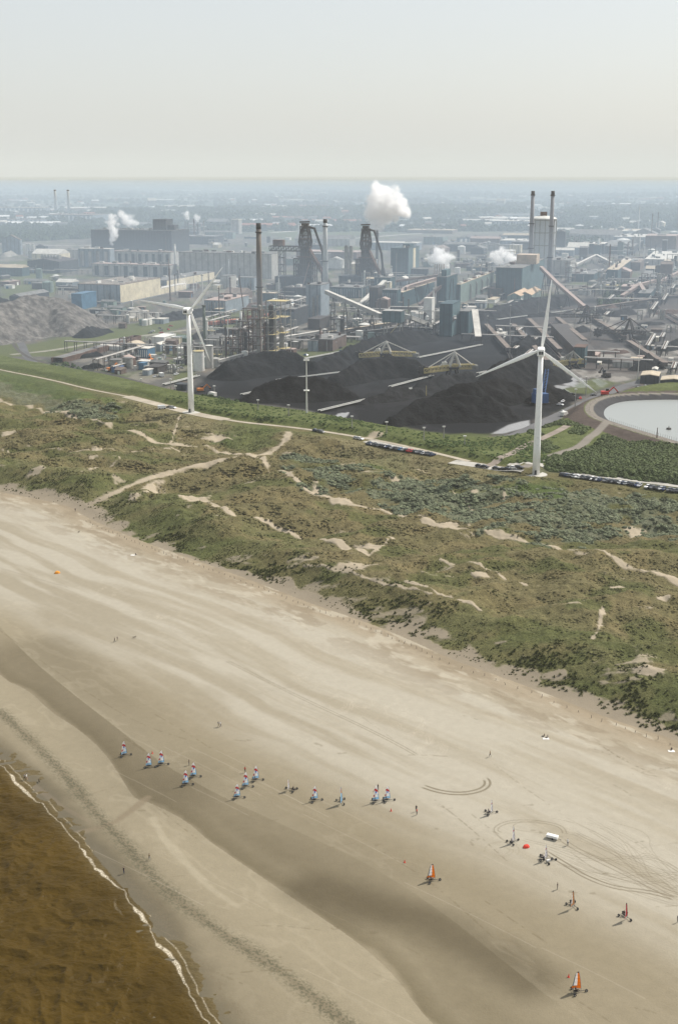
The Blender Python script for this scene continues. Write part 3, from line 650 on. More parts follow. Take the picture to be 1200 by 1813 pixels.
vF, vT, vB, vbk, vbr = lookup(dF, x, y), lookup(dT, x, y), lookup(veg, x, y), lookup(bk, x, y), lookup(bare, x, y)
hollow = fbm(x / 7, y / 5, 3, 500); patch = fbm(x / 24, y / 18, 3, 510); zc = lookup(GZ, x, y); alb = lookup(ALB, x, y); rr = rnp.random(len(x))
# marram tussocks of the seaward slope
k = (vF > .5) & (vF < 48) & (vT < -12) & (vbk < .3) & (rr < (.05 + .95 * sm(28, 8, vF)) * (.10 + .90 * sm(.44, .60, hollow)) * np.where(vB > .4, .85, .38) * sm(0, 7, vF))
f = rnp.uniform(.5, 1.35, k.sum())[:, None]
scatter('marram_grass', 'dark green marram tussocks on the seaward dune slope', 'blades', x[k], y[k], zc[k], rnp.uniform(.38, .95, k.sum()) * (.65 + .65 * sm(.4, .6, patch[k])), C(.092, .098, .032) * f, .95, cat='grass')
k2 = (~k) & (vF > 16) & (vT < -10) & (vbk < .35) & (vB > .5) & (rr < .42 * (.08 + .92 * sm(.42, .60, hollow)))
f = rnp.uniform(.6, 1.4, k2.sum())[:, None]
scatter('dune_scrub', 'low brown and olive heath scrub over the dunes', 'tuft', x[k2], y[k2], zc[k2], rnp.uniform(.25, .72, k2.sum()) * (.8 + .7 * sm(.5, .7, patch[k2])), alb[k2] * f, .6)
k3 = (vF > 20) & (vT < -8) & (vbk > .35) & (rr < .05 + .40 * sm(.36, .52, hollow))
lightf = rnp.uniform(.6, 1.7, k3.sum())[:, None]
scatter('buckthorn_thicket', 'grey-green sea buckthorn thickets on the landward dunes', 'tuft', x[k3], y[k3], zc[k3], rnp.uniform(.5, 1.35, k3.sum()), C(.105, .118, .075) * lightf, .7)
k4 = (THICK_S := lookup(THICK, x, y)) * (vT > 2) > .4
k4 &= (rr < .55); k4 |= (vT > 6) & (lookup(dY, x, y) < -8) & (x > at(950, 800)[0]) & (patch > .5) & (rr < .3) & (lookup(near(GX, GY, POOL, 30), x, y) > 17) & (lookup(near(GX, GY, BANK, 30), x, y) > 6)
f = rnp.uniform(.6, 1.3, k4.sum())[:, None]
scatter('embankment_bushes', 'green and grey bushes around the reservoir bank', 'tuft', x[k4], y[k4], zc[k4], rnp.uniform(.9, 2.1, k4.sum()), C(.068, .088, .036) * f, .8)
k5 = (vT > 6) & (lookup(dY, x, y) < -6) & (x < at(950, 800)[0]) & (rr < .05 + .2 * sm(.55, .65, patch))
f = rnp.uniform(.6, 1.2, k5.sum())[:, None]
scatter('dyke_grass', 'rough green grass tufts on the long dyke', 'tuft', x[k5], y[k5], zc[k5], rnp.uniform(.4, 1.1, k5.sum()), C(.062, .092, .028) * f, .7, cat='grass')
del x, y, vF, vT, vB, vbk, vbr, hollow, patch, zc, alb, rr
# ================================================================ roads on the flat land
def ribbon(name, pts, wd, mat_, zoff=.05, z=None, n=2, kind='structure'):
    q = smooth(pts, n); P = []
    for i, p in enumerate(q):
        a = q[max(i - 1, 0)]; b = q[min(i + 1, len(q) - 1)]; L = math.hypot(b[0] - a[0], b[1] - a[1]) + 1e-9; nx, ny = -(b[1] - a[1]) / L * wd / 2, (b[0] - a[0]) / L * wd / 2
        P += [(p[0] - nx, p[1] - ny), (p[0], p[1]), (p[0] + nx, p[1] + ny)]
    P = np.array(P); zz = height(P[:, 0], P[:, 1]) + zoff if z is None else np.full(len(P), z)
    zz = zz.reshape(-1, 3); zz = (zz.mean(1)[:, None] * .6 + zz * .4).ravel() if z is None else zz.ravel()
    V = np.c_[P, zz]; k = len(q); F_ = [(3 * i + j, 3 * i + j + 1, 3 * i + j + 4, 3 * i + j + 3) for i in range(k - 1) for j in (0, 1)]
    o = link(name, np_mesh(name, V, np.array(F_)[:, ::-1], [mat_], True)); 
    return tag(o, kind=kind)
ASPH = mat('asphalt', (.085, .085, .088), .75, var=.25, sc=.05, spec=.35); SANDROAD = mat('sandy track', (.34, .30, .235), .9, var=.2, sc=.1); CONC = mat('pale concrete', (.42, .41, .37), .85, var=.15, sc=.2)
ribbon('dune_track', [(a, b) for a, b in smooth([at(*p, 7.2) for p in [(-60, 640), (0, 655), (90, 672), (160, 690), (232, 703)]], 1)], 2.2, SANDROAD, .10)
ribbon('dune_track', [at(*p, 7.2) for p in [(225, 702), (280, 716), (345, 733), (400, 743)]], 8, SANDROAD, .10)
ribbon('dune_track', [at(*p, 7.2) for p in [(395, 742), (430, 748), (520, 757), (600, 768), (680, 782), (770, 802), (830, 817)]], 3.2, SANDROAD, .12)
ribbon('car_park', [at(*p, 7.2) for p in [(650, 781), (700, 792), (770, 806)]], 7, mat('pale shell grit', (.36, .345, .31), .9), .09)
ribbon('car_park', [at(*p, 7.2) for p in [(800, 817), (860, 826), (930, 838)]], 9, MATS['pale shell grit'], .09)
ribbon('dune_track', [at(*p, 7.2) for p in [(900, 824), (990, 835), (1100, 848), (1200, 861), (1340, 880)]], 5.0, MATS['pale shell grit'], .14)
ribbon('dyke_path', [at(*p, 7.2) for p in [(0, 645), (120, 663), (250, 692), (330, 708)]], .01, CONC, -1)
ribbon('works_road', [at(*p, 5) for p in [(640, 763), (700, 773), (780, 782), (850, 783), (905, 775), (950, 754), (1000, 730), (1050, 706), (1100, 685), (1160, 668), (1260, 655)]], 9, ASPH, z=5.05)
ribbon('works_road', [at(*p, 5) for p in [(-60, 640), (40, 652), (120, 645), (165, 662), (260, 690), (360, 712), (480, 735), (560, 748), (640, 763)]], 6, ASPH, z=5.05)
ribbon('works_road', [at(*p, 5) for p in [(-40, 512), (10, 560), (22, 590), (40, 610), (45, 628), (60, 642)]], 7, ASPH, z=5.06)
ribbon('works_road', [at(*p, 5) for p in [(20, 628), (100, 620), (190, 602), (330, 585), (450, 565), (560, 552)]], 7, mat('worn concrete road', (.22, .21, .17), .9), z=5.055)
ribbon('gravel_ramp', [gnd(*p)[:2] for p in [(860, 826), (900, 806), (935, 786), (985, 765), (1010, 750)]], 4.5, mat('brown gravel', (.22, .185, .155), .9), .12)
ribbon('railway', [at(*p, 5) for p in [(20, 600), (30, 620), (60, 638), (110, 648), (200, 662), (330, 700), (420, 716)]], 3, mat('track ballast', (.06, .055, .05), .9), z=5.12)
ribbon('railway', [at(*p, 5) for p in [(130, 655), (120, 632), (140, 615), (220, 600)]], 3, MATS['track ballast'], z=5.12)
# the reservoir
WAT = nodes_of('reservoir water'); WAT[2].inputs['Base Color'].default_value = (.25, .265, .25, 1); WAT[2].inputs['Roughness'].default_value = .3; WAT[2].inputs['Specular IOR Level'].default_value = .6
pw = [p for p in POOL]; cxp = sum(p[0] for p in pw) / len(pw); cyp = sum(p[1] for p in pw) / len(pw)
me = bpy.data.meshes.new('reservoir_water'); me.from_pydata([(cxp + (a - cxp) * 1.0, cyp + (b - cyp) * 1.0, 8.4) for a, b in pw[:-1]], [], [tuple(range(len(pw) - 1))]); me.materials.append(WAT[0]); tag(link('reservoir_water', me), kind='structure')
# ================================================================ wind turbines
WHITE = mat('turbine white', (.90, .90, .88), .4, var=.03, sc=.05, spec=.5)
def blade(L):
    b = MB(); n = 12; prof = []
    for i in range(9):
        t = i / 8; r = 1.2 + (L - 1.2) * t
        ch = [1.4, 2.2, 2.7, 2.3, 1.95, 1.6, 1.25, .9, .3][i] * L / 42; th = [1.3, 1.0, .62, .46, .36, .28, .2, .13, .05][i] * L / 42; tw = R([22, 20, 15, 10, 7, 5, 3, 1, 0][i])
        for j in range(n):
            a = 2 * math.pi * j / n; xx = ch * (.5 * math.cos(a) + .18); yy = th * .5 * math.sin(a) * (1.1 + .5 * math.cos(a))
            prof.append((xx * math.cos(tw) - yy * math.sin(tw), xx * math.sin(tw) + yy * math.cos(tw), r))
    Fc = [(i * n + j, i * n + (j + 1) % n, (i + 1) * n + (j + 1) % n, (i + 1) * n + j) for i in range(8) for j in range(n)] + [tuple(range(n))[::-1], tuple(8 * n + j for j in range(n))]
    return b.add(prof, Fc)
def turbine(px, py, pyhub, L, yaw, theta, label):
    x, y, z = gnd(px, py); Hh = ztop(y, pyhub) - z
    t = thing('wind_turbine', label, 'wind turbine', (x, y, z), yaw)      # local +y: the way the rotor faces, away from the camera
    b = MB(); hs = [0, .25, .5, .75, 1]; b.tube([(0, 0, (Hh - 1.6) * h) for h in hs], [1.85 - .72 * h for h in hs], 28); b.obj('tower', WHITE, t, smooth_=True)
    MB().tube([(0, 0, -.9), (0, 0, .14)], [5.4, 5.4], 36).obj('base_plate', CONC, t)
    MB().box((-.2, -2.2, .3), (1, .3, 2.2)).obj('door', mat('dark grey paint', (.06, .065, .07), .5), t)
    nb = MB(); n = 8
    for yy, w, h0, h1 in ((-5.6, 2.9, -1.3, 1.5), (-5.0, 3.4, -1.6, 1.9), (1.6, 3.4, -1.6, 1.9), (2.6, 2.4, -1.1, 1.2)): nb.v += [(-w / 2, yy, h0), (w / 2, yy, h0), (w / 2, yy, h1 * .6), (w / 2 * .8, yy, h1), (-w / 2 * .8, yy, h1), (-w / 2, yy, h1 * .6)]
    nb.f = [(k * 6 + j, k * 6 + (j + 1) % 6, (k + 1) * 6 + (j + 1) % 6, (k + 1) * 6 + j) for k in range(3) for j in range(6)] + [tuple(range(6))[::-1], tuple(18 + j for j in range(6))]; nb.m = [0] * len(nb.f)
    na = nb.obj('nacelle', WHITE, t, (0, 0, Hh))
    MB().box((-.55, -5.63, -.85), (.95, .14, 1.5)).box((.55, -5.63, -.85), (.95, .14, 1.5)).obj('vent', MATS['dark grey paint'], na)
    hb = MB(); hb.tube([(0, 2.6, 0), (0, 3.2, 0), (0, 4.6, 0), (0, 5.6, 0), (0, 6.1, 0)], [1.25, 1.6, 1.6, 1.0, .2], 20); hb.obj('hub', WHITE, t, (0, 0, Hh), True)
    for k in range(3):
        bl = blade(L).obj('blade', WHITE, t, (0, 3.9, Hh), True); bl.rotation_euler = (0, theta + k * 2 * math.pi / 3, 0)
    return t
turbine(948, 840, 622, 33, R(-9), R(6), 'white wind turbine beside the parked cars and the reservoir')
turbine(339, 730, 550, 33, R(-12), R(39), 'white wind turbine by the white storage tanks, at the wide sandy track')
# ================================================================ people on the beach
def skin_mesh(joints, edges):
    me = bpy.data.meshes.new('body'); me.from_pydata([j[:3] for j in joints], edges, []); o = bpy.data.objects.new('tmp', me); COL.objects.link(o)
    md = o.modifiers.new('s', 'SKIN'); md.use_smooth_shade = True
    for k, j in enumerate(joints):
        v = me.skin_vertices[0].data[k]; v.radius = (j[3], j[4] if len(j) > 4 else j[3]); v.use_root = (k == 0)
    o.modifiers.new('u', 'SUBSURF').levels = 1
    dg = bpy.context.evaluated_depsgraph_get(); out = bpy.data.meshes.new_from_object(o.evaluated_get(dg)); bpy.data.objects.remove(o); return out
def body(pose):
    # pelvis, chest, neck, head; legs; arms.  The figure faces +x
    J = [(0, 0, .92, .15, .11), (0, 0, 1.12, .13, .10), (.01, 0, 1.36, .16, .11), (.01, 0, 1.50, .055), (.03, 0, 1.60, .085), (.03, 0, 1.72, .085)]
    E = [(0, 1), (1, 2), (2, 3), (3, 4), (4, 5)]
    P = {'stand': ([(.02, .5, .05), (-.02, .06, .05)], [(.04, -.02), (.06, .03)], 0), 'walk': ([(.16, .48, .24), (-.05, .5, -.30)], [(-.18, .1), (.2, -.1)], 0)}.get(pose)
    for s, side in ((0, 1), (1, -1)):
        y = .1 * side
        if pose == 'sit': K = [(.10, y, .90, .085), (.46, y, .98, .06), (.74, y * 1.1, .80, .04), (.84, y * 1.1, .82, .035)]
        elif pose == 'walk': f = .24 if side > 0 else -.26; K = [(.02, y, .84, .085), (f * .55 + .05, y, .48, .06), (f, y, .09 if f > 0 else .14, .04), (f + .14, y, .04 if f > 0 else .06, .035)]
        else: K = [(0, y, .84, .085), (.02, y * 1.1, .48, .06), (0, y * 1.2, .09, .04), (.14, y * 1.3, .04, .035)]
        n = len(J); J += K; E += [(0, n), (n, n + 1), (n + 1, n + 2), (n + 2, n + 3)]
    for side in (1, -1):
        y = .19 * side; sw = {'walk': -.16 * side, 'stand': .04, 'sit': .3}[pose]
        K = [(0, y, 1.42, .055), (sw * .5 - .03, y * 1.25, 1.16, .042), (sw + .05, y * 1.3, .93 if pose != 'sit' else 1.08, .032), (sw + .1, y * 1.3, .85 if pose != 'sit' else 1.07, .03, .015)]
        n = len(J); J += K; E += [(2, n), (n, n + 1), (n + 1, n + 2), (n + 2, n + 3)]
    me = skin_mesh(J, E)
    if pose == 'sit':
        for v in me.vertices: v.co.z -= .80
    return me
BODY = {p: body(p) for p in ('stand', 'walk', 'sit')}
SKIN = mat('skin', (.42, .26, .18), .6, var=.05)
def cloth(c): return mat('cloth %.2f %.2f %.2f' % c, c, .9, var=.15, sc=3)
def hairs(me, z):
    return me
def person(x, y, z, rz, pose, shirt, pants, label, hair=(.05, .035, .025), group=None):
    me = BODY[pose].copy(); 
    for m_ in (cloth(shirt), cloth(pants), SKIN, cloth(hair)): me.materials.append(m_)
    off = -.80 if pose == 'sit' else 0
    idx_ = []
    for p in me.polygons:
        c = p.center; zz = c.z - off
        idx_.append(3 if (zz > 1.66 or (zz > 1.57 and c.x < -.02)) else 2 if zz > 1.47 else (1 if zz < .98 and abs(c.y) < .22 and zz > .1 else (0 if abs(c.y) < .24 and zz > .98 else (2 if zz > .12 else 3))))
    me.polygons.foreach_set('material_index', idx_)
    o = link('person', me); o.location = (x, y, z); o.rotation_euler = (0, 0, rz); return tag(o, label, 'person', group)
BLK, NAVY, RED, WHT, GRY, TEAL, KHA, SKN = (.02, .02, .025), (.03, .04, .08), (.45, .04, .03), (.7, .7, .68), (.2, .2, .2), (.05, .2, .25), (.25, .2, .12), (.42, .27, .19)
PEOPLE = [(335, 1355, 'stand', BLK, NAVY, 'dark-clad walker on the sand just behind a pair of blue and white land yachts', 0), (434, 1368, 'stand', RED, BLK, 'standing figure in red top behind the trio of blue and white land yachts', 1.2),
 (669, 1399, 'stand', BLK, GRY, 'person standing right behind the sail of a blue and white land yacht', .6), (736.5, 1437, 'stand', BLK, BLK, 'person in black, the farther of two standing together on open sand', 2), (737.5, 1443, 'stand', RED, BLK, 'person in red jacket, the nearer of two standing together on open sand', 2.6),
 (387, 1287, 'walk', GRY, KHA, 'walker in grey, left of a pair strolling alone mid-beach', .5), (390.5, 1287, 'walk', WHT, NAVY, 'walker in pale top, right of a pair strolling alone mid-beach', .5), (203.5, 1137, 'walk', BLK, BLK, 'walker in black, left of a pair with a small dog', 3.3), (208.5, 1135, 'walk', NAVY, KHA, 'walker in navy, right of a pair with a small dog', 3.3),
 (867, 1340, 'walk', KHA, BLK, 'lone walker in khaki beyond the curved dark tyre tracks', 2.4), (1004, 1497, 'stand', WHT, NAVY, 'person in white top beside the white trailer', 1), (986, 1575, 'stand', BLK, BLK, 'lone person in black behind the pale orange land yacht', 3),
 (220, 1547, 'stand', BLK, NAVY, 'person in dark clothes at the edge of the surf', 4), (265, 1523, 'walk', KHA, GRY, 'walker in khaki on the dark trampled tide line', 2.2), (44.5, 1381, 'walk', GRY, BLK, 'walker in grey, left of a pair at the water edge', 2.6), (48, 1381, 'walk', WHT, SKN, 'walker in white, right of a pair at the water edge', 2.6),
 (134, 906, 'walk', BLK, BLK, 'walker in black at the beach end of the dune path', 5), (963, 1304, 'sit', BLK, NAVY, 'sunbather in black sitting on the upper beach, left of two', 3), (969, 1306, 'sit', GRY, BLK, 'sunbather in grey sitting on the upper beach, right of two', 3.3), (1188, 1328, 'sit', BLK, BLK, 'person in black sitting on pale towel at the dune foot', 4),
 (1199, 1633, 'stand', NAVY, BLK, 'person in navy at the right edge of the picture', 2), (877, 826, 'stand', BLK, BLK, 'person in black standing on the sandy car park', 0), (1150, 1172 + 130, 'stand', GRY, NAVY, 'distant person in grey by the foredune fence', 1)]
for px, py, pose, a_, b_, lb, rz in PEOPLE[:-1]:
    x, y, z = gnd(px, py); person(x, y, z, rz, pose, a_, b_, lb)
for px, py, c, lb in ((966, 1308, (.6, .58, .55), 'pale towel under the two sunbathers'), (1188, 1330, (.66, .64, .6), 'pale towel under the person at the dune foot'), (236, 983, (.7, .69, .66), 'white towel on bare sand below the dune edge')):
    x, y, z = gnd(px, py); b = MB(); rg = random.Random(px)
    g = [[(i * .42 - .9, j * .4 - .6, .03 + rg.random() * .05) for i in range(5)] for j in range(4)]; b.v = [p for r_ in g for p in r_]; b.f = [(j * 5 + i, j * 5 + i + 1, j * 5 + i + 6, j * 5 + i + 5) for j in range(3) for i in range(4)]; b.m = [0] * 12
    o = b.obj('beach_towel', mat('towel %.2f' % c[0], c, .95)); o.location = (x, y, z); tag(o, lb, 'towel')
x, y, z = gnd(238, 983)
person(x + .5, y + .3, z, 1, 'sit', BLK, NAVY, 'person in black sitting by the white towel below the dune edge')
def dog(px, py, rz, lb):
    x, y, z = gnd(px, py)
    J = [(0, 0, .45, .13, .11), (.35, 0, .47, .14, .12), (.5, 0, .62, .08), (.6, 0, .70, .075), (.76, 0, .66, .04), (-.3, 0, .47, .1), (-.5, 0, .58, .025), (-.62, 0, .66, .015)]; E = [(0, 1), (1, 2), (2, 3), (3, 4), (0, 5), (5, 6), (6, 7)]
    for bx, src in ((.34, 1), (-.28, 5)):
        for s_ in (1, -1):
            n = len(J); hk = -.07 if src == 5 else .02; J += [(bx, .09 * s_, .36, .055), (bx + hk, .1 * s_, .2, .03), (bx, .1 * s_, .03, .025)]; E += [(src, n), (n, n + 1), (n + 1, n + 2)]
    me = skin_mesh(J, E); me.materials.append(cloth((.05, .035, .02))); o = link('dog', me); o.location = (x, y, z); o.rotation_euler = (0, 0, rz); tag(o, lb, 'dog')
dog(238, 1130, .4, 'dark dog ahead of the pair walking mid-beach'); dog(70, 1385, 2, 'dark dog trotting behind the pair at the water edge'); dog(140, 943, 1, 'dark dog alone on the sand below the dune path')
# ================================================================ land yachts
TYRE = mat('black rubber', (.012, .012, .013), .8, var=.2); STEEL = mat('dark steel', (.05, .05, .055), .5, var=.2); ALU = mat('mast metal', (.35, .36, .38), .35, metal=.6, var=.1); RIM = mat('pale wheel rim', (.45, .44, .42), .5)
def sail_parts(kind, t, hgt):
    """a battened sail; local -x is towards the clew, z up; the cloth bellies towards +y"""
    nz, nx = 14, 7; mx_ = {'blue': 1.55, 'orange': 1.75, 'red': 1.7, 'pale': 1.6, 'white': 1.35, 'cyan': 1.5}[kind]
    z0 = .75; Ht = hgt - z0
    P = [[None] * (nx + 1) for _ in range(nz + 1)]
    for i in range(nz + 1):
        v = i / nz; w = mx_ * ((1 - v) ** .55 * .86 + .16 * (1 - v) ** .1 if v < 1 else 0.08) * (1 - .06 * math.sin(v * 3)); bend = -.30 * v ** 2.2
        for j in range(nx + 1):
            u = j / nx; P[i][j] = (.0 + bend - w * u, .22 * math.sin(math.pi * u) * (1 - v * .6), z0 + Ht * v + .12 * u * (1 - v))
    def panel(i, j):
        v, u = (i + .5) / nz, (j + .5) / nx
        if kind == 'blue':
            if v > .78: return 'white'
            if .60 < v - .16 * (u - .5) < .78: return 'red'
            if .46 < v < .58 and .25 < u < .55: return 'blue'
            if .18 < v < .34 and u > .72: return 'red'
            if u < .14 and v < .45: return 'sky'
            return 'sky' if v < .14 else 'white'
        if kind in ('orange', 'red', 'pale'):
            base = {'orange': 'orange', 'red': 'red', 'pale': 'peach'}[kind]
            if v > .9: return 'dark' if v > .93 else base
            if u < .36 or v < .13: return base
            return 'white' if u < .8 else 'film'
        if kind == 'cyan': return 'orange' if (v > .55 and u < .5) else 'sky'
        return 'red' if .62 < v < .74 and u < .6 else ('mauve' if (i + j) % 5 == 0 else 'white')
    pal = {'white': (.92, .91, .90), 'sky': (.48, .72, .88), 'red': (.66, .07, .08), 'blue': (.08, .28, .68), 'orange': (.80, .34, .03), 'peach': (.78, .48, .25), 'film': (.30, .33, .33), 'dark': (.05, .03, .03), 'cyan': (.3, .5, .6), 'mauve': (.5, .45, .6)}
    grp = {}
    for i in range(nz):
        for j in range(nx): grp.setdefault(panel(i, j), []).append((i, j))
    th = .012
    b = MB(); ms = []
    for key in sorted(grp):
        m_ = MATS.get('sail ' + key)
        if not m_:
            m_, nt, pb = nodes_of('sail ' + key); pb.inputs['Base Color'].default_value = pal[key] + (1,); pb.inputs['Roughness'].default_value = .55; MATS['sail ' + key] = m_
            tr = nt.nodes.new('ShaderNodeBsdfTranslucent'); tr.inputs[0].default_value = pal[key] + (1,); mxs = nt.nodes.new('ShaderNodeMixShader'); mxs.inputs[0].default_value = .6
            nt.links.new(pb.outputs[0], mxs.inputs[1]); nt.links.new(tr.outputs[0], mxs.inputs[2]); nt.links.new(mxs.outputs[0], nt.nodes['Material Output'].inputs[0])
        ms.append(m_)
    V = []; Fc = []; kk = sorted(grp); st_ = (nz + 1) * (nx + 1)          # one closed cloth: front, back and edges
    V = [(p[0], p[1] + s_ * th, p[2]) for s_ in (1, -1) for row in P for p in row]; iv = lambda i, j, s_: s_ * st_ + i * (nx + 1) + j
    b.v = V
    for i in range(nz):
        for j in range(nx):
            k_ = kk.index(panel(i, j)); b.f += [(iv(i, j, 0), iv(i, j + 1, 0), iv(i + 1, j + 1, 0), iv(i + 1, j, 0)), (iv(i + 1, j, 1), iv(i + 1, j + 1, 1), iv(i, j + 1, 1), iv(i, j, 1))]; b.m += [k_, k_]
    for i in range(nz):
        for j in (0, nx): b.f.append((iv(i, j, 0), iv(i + 1, j, 0), iv(i + 1, j, 1), iv(i, j, 1))); b.m.append(kk.index(panel(i, min(j, nx - 1))))
    for j in range(nx):
        for i in (0, nz): b.f.append((iv(i, j, 0), iv(i, j, 1), iv(i, j + 1, 1), iv(i, j + 1, 0))); b.m.append(kk.index(panel(min(i, nz - 1), j)))
    sail_o = b.obj('sail', ms, t)
    for i in (2, 5, 8, 11): MB().tube([P[i][j] for j in (0, 3, 5, 7)], .018, 4).obj('batten', STEEL, sail_o)
    b = MB(); b.tube([(0, 0, .35)] + [(-.30 * (k / 6) ** 2.2, 0, z0 + (Ht + .12) * k / 6) for k in range(7)], [.045] * 4 + [.035] * 4, 6); b.obj('mast', ALU, t)
    MB().tube([(0, 0, z0 + .02), (-mx_ - .1, .04, z0 + .1)], .03, 6).obj('boom', ALU, t)
def yacht(px, py, pytop, kind, head, chord, lb, plab=None, shirt=BLK):
    """head: the way the chassis points; chord: direction from the mast to the sail's trailing edge (world degrees)"""
    x, y, z = gnd(px, py); top = ztop(y, pytop) - z; hd = R(head)
    t = thing('land_yacht', lb, 'land yacht', (x, y, z), hd)
    # chassis
    b = MB(); b.tube([(-1.15, 0, .34), (-.4, 0, .26), (.5, 0, .26), (1.3, 0, .42), (1.55, 0, .40)], [.05, .055, .055, .045, .045], 6); b.tube([(-.95, -.95, .3), (-.95, 0, .36), (-.95, .95, .3)], .045, 6); b.tube([(1.5, -.1, .5), (1.55, -.1, .26)], .03, 4).tube([(1.5, .1, .5), (1.55, .1, .26)], .03, 4)
    b.obj('frame', STEEL, t)
    for wx_, wy_ in ((-.95, -1.05), (-.95, 1.05), (1.55, 0)):
        w = MB().tube([(0, -.075, 0), (0, -.10, 0), (0, .10, 0), (0, .075, 0)], [.12, .27, .27, .12], 14).obj('wheel', TYRE, t, (wx_, wy_, .27)); MB().tube([(0, -.11, 0), (0, .11, 0)], [.12, .12], 10).obj('rim', RIM, w)
    s_ = MB().box((-.45, 0, .30), (.75, .5, .1)).add([(-.8, -.25, .3), (-.8, .25, .3), (-1.05, .22, .85), (-1.05, -.22, .85), (-.72, -.25, .32), (-.72, .25, .32), (-.98, .22, .87), (-.98, -.22, .87)], [(0, 1, 2, 3), (7, 6, 5, 4), (0, 4, 5, 1), (1, 5, 6, 2), (2, 6, 7, 3), (3, 7, 4, 0)]).obj('seat', mat('black seat cloth', (.025, .025, .03), .9), t)
    # the rig stands on the chassis ahead of the seat and swings with the wind; the mast foot of each yacht carries one sail
    rig = bpy.data.objects.new('rig', None); COL.objects.link(rig); rig.parent = t; rig.location = (.55, 0, 0); rig.rotation_euler = (R(-3), R(-4), R(chord) - hd - math.pi)
    sail_parts(kind, rig, top)
    if plab: person(x - .55 * math.cos(hd), y - .55 * math.sin(hd), z + .42, hd, 'sit', shirt, BLK, plab)
    return t
A_H, A_C = 6, 197
YA = [(222, 1338, 1312, 'blue', 10, 215, 'blue and white land yacht with narrow sail, farthest left on the beach'), (266, 1358, 1333, 'blue', -12, 200, 'blue and white land yacht, left one of the second pair from the left'), (288, 1354, 1329, 'blue', -2, 197, 'blue and white land yacht, right one of the second pair from the left'),
 (331, 1390, 1364, 'blue', 0, 197, 'blue and white land yacht just in front of another, near the walker in black'), (345, 1376, 1350, 'blue', 0, 197, 'blue and white land yacht just behind another, near the walker in black'),
 (422, 1413, 1388, 'blue', -2, 199, 'blue and white land yacht, nearest of the trio in a slanting line'), (437, 1394, 1367, 'blue', 0, 198, 'blue and white land yacht, middle of the trio in a slanting line'), (455, 1382, 1356, 'blue', 3, 196, 'blue and white land yacht, farthest of the trio in a slanting line'),
 (516, 1399, 1379, 'white', 150, 262, 'small land yacht with thin pink and white sail seen edge-on'), (559, 1418, 1392, 'blue', 8, 199, 'blue and white land yacht alone between two yachts seen edge-on'), (605, 1420, 1390, 'cyan', -70, 258, 'land yacht with edge-on sail, orange above and pale blue below'),
 (667, 1420, 1391, 'blue', 3, 199, 'blue and white land yacht, left one of the pair with a person standing behind'), (687, 1418, 1392, 'blue', 6, 198, 'blue and white land yacht, right one of the pair with a person standing behind'),
 (868, 1440, 1415, 'white', 10, 245, 'small white-sailed land yacht alone beyond the looping tyre tracks'), (908, 1492, 1463, 'white', 35, 236, 'small white-sailed land yacht beside the red tent, turning towards the trailer'), (964, 1521, 1494, 'white', -10, 238, 'small white-sailed land yacht in front of the white trailer'),
 (766, 1560, 1531, 'orange', 8, 182, 'orange land yacht alone in mid-beach, sail fully seen'), (1014, 1604, 1573, 'pale', -65, 232, 'pale orange land yacht near the lone person in black'), (1107, 1624, 1594, 'red', -62, 240, 'red and white land yacht nearest the right edge'), (1023, 1757, 1722, 'orange', 6, 178, 'orange land yacht nearest to the sea, lowest in the picture')]
PL = ['farthest-left blue and white', 'left-of-second-pair blue and white', 'right-of-second-pair blue and white']
YNM = ['the leftmost land yacht', 'the left yacht of the second pair', 'the right yacht of the second pair', 'the front yacht by the walker in black', 'the rear yacht by the walker in black', 'the nearest yacht of the slanting trio', 'the middle yacht of the slanting trio', 'the farthest yacht of the slanting trio', 'the pink and white edge-on yacht', 'the blue yacht between two edge-on yachts', 'the orange and blue edge-on yacht', 'the left yacht with a person behind', 'the right yacht with a person behind', 'the white yacht beyond the looping tracks', 'the white yacht beside the red tent', 'the white yacht in front of the trailer', 'the lone mid-beach orange yacht', 'the pale orange yacht', 'the red and white yacht', 'the orange yacht nearest the sea']
for q, nm_ in zip(YA, YNM): yacht(*q[:6], q[6], 'dark-clad pilot seated in ' + nm_, shirt=(BLK, NAVY, GRY)[q[0] % 3])
x, y, z = gnd(973, 1526)
# parked chassis without a sail
t = thing('land_yacht', 'land yacht chassis without a sail beside the white-sailed one', 'land yacht', (x, y, z), .4)
b = MB(); b.tube([(-1.15, 0, .34), (.5, 0, .26), (1.5, 0, .4)], .05, 6); b.tube([(-.95, -.95, .3), (-.95, .95, .3)], .045, 6); b.obj('frame', STEEL, t)
for wx_, wy_ in ((-.95, -1.05), (-.95, 1.05), (1.5, 0)): MB().tube([(0, -.09, 0), (0, .09, 0)], [.27, .27], 14).obj('wheel', TYRE, t, (wx_, wy_, .27))
MB().box((-.45, 0, .30), (.8, .5, .35)).obj('seat', mat('pale seat cloth', (.5, .5, .48), .9), t)
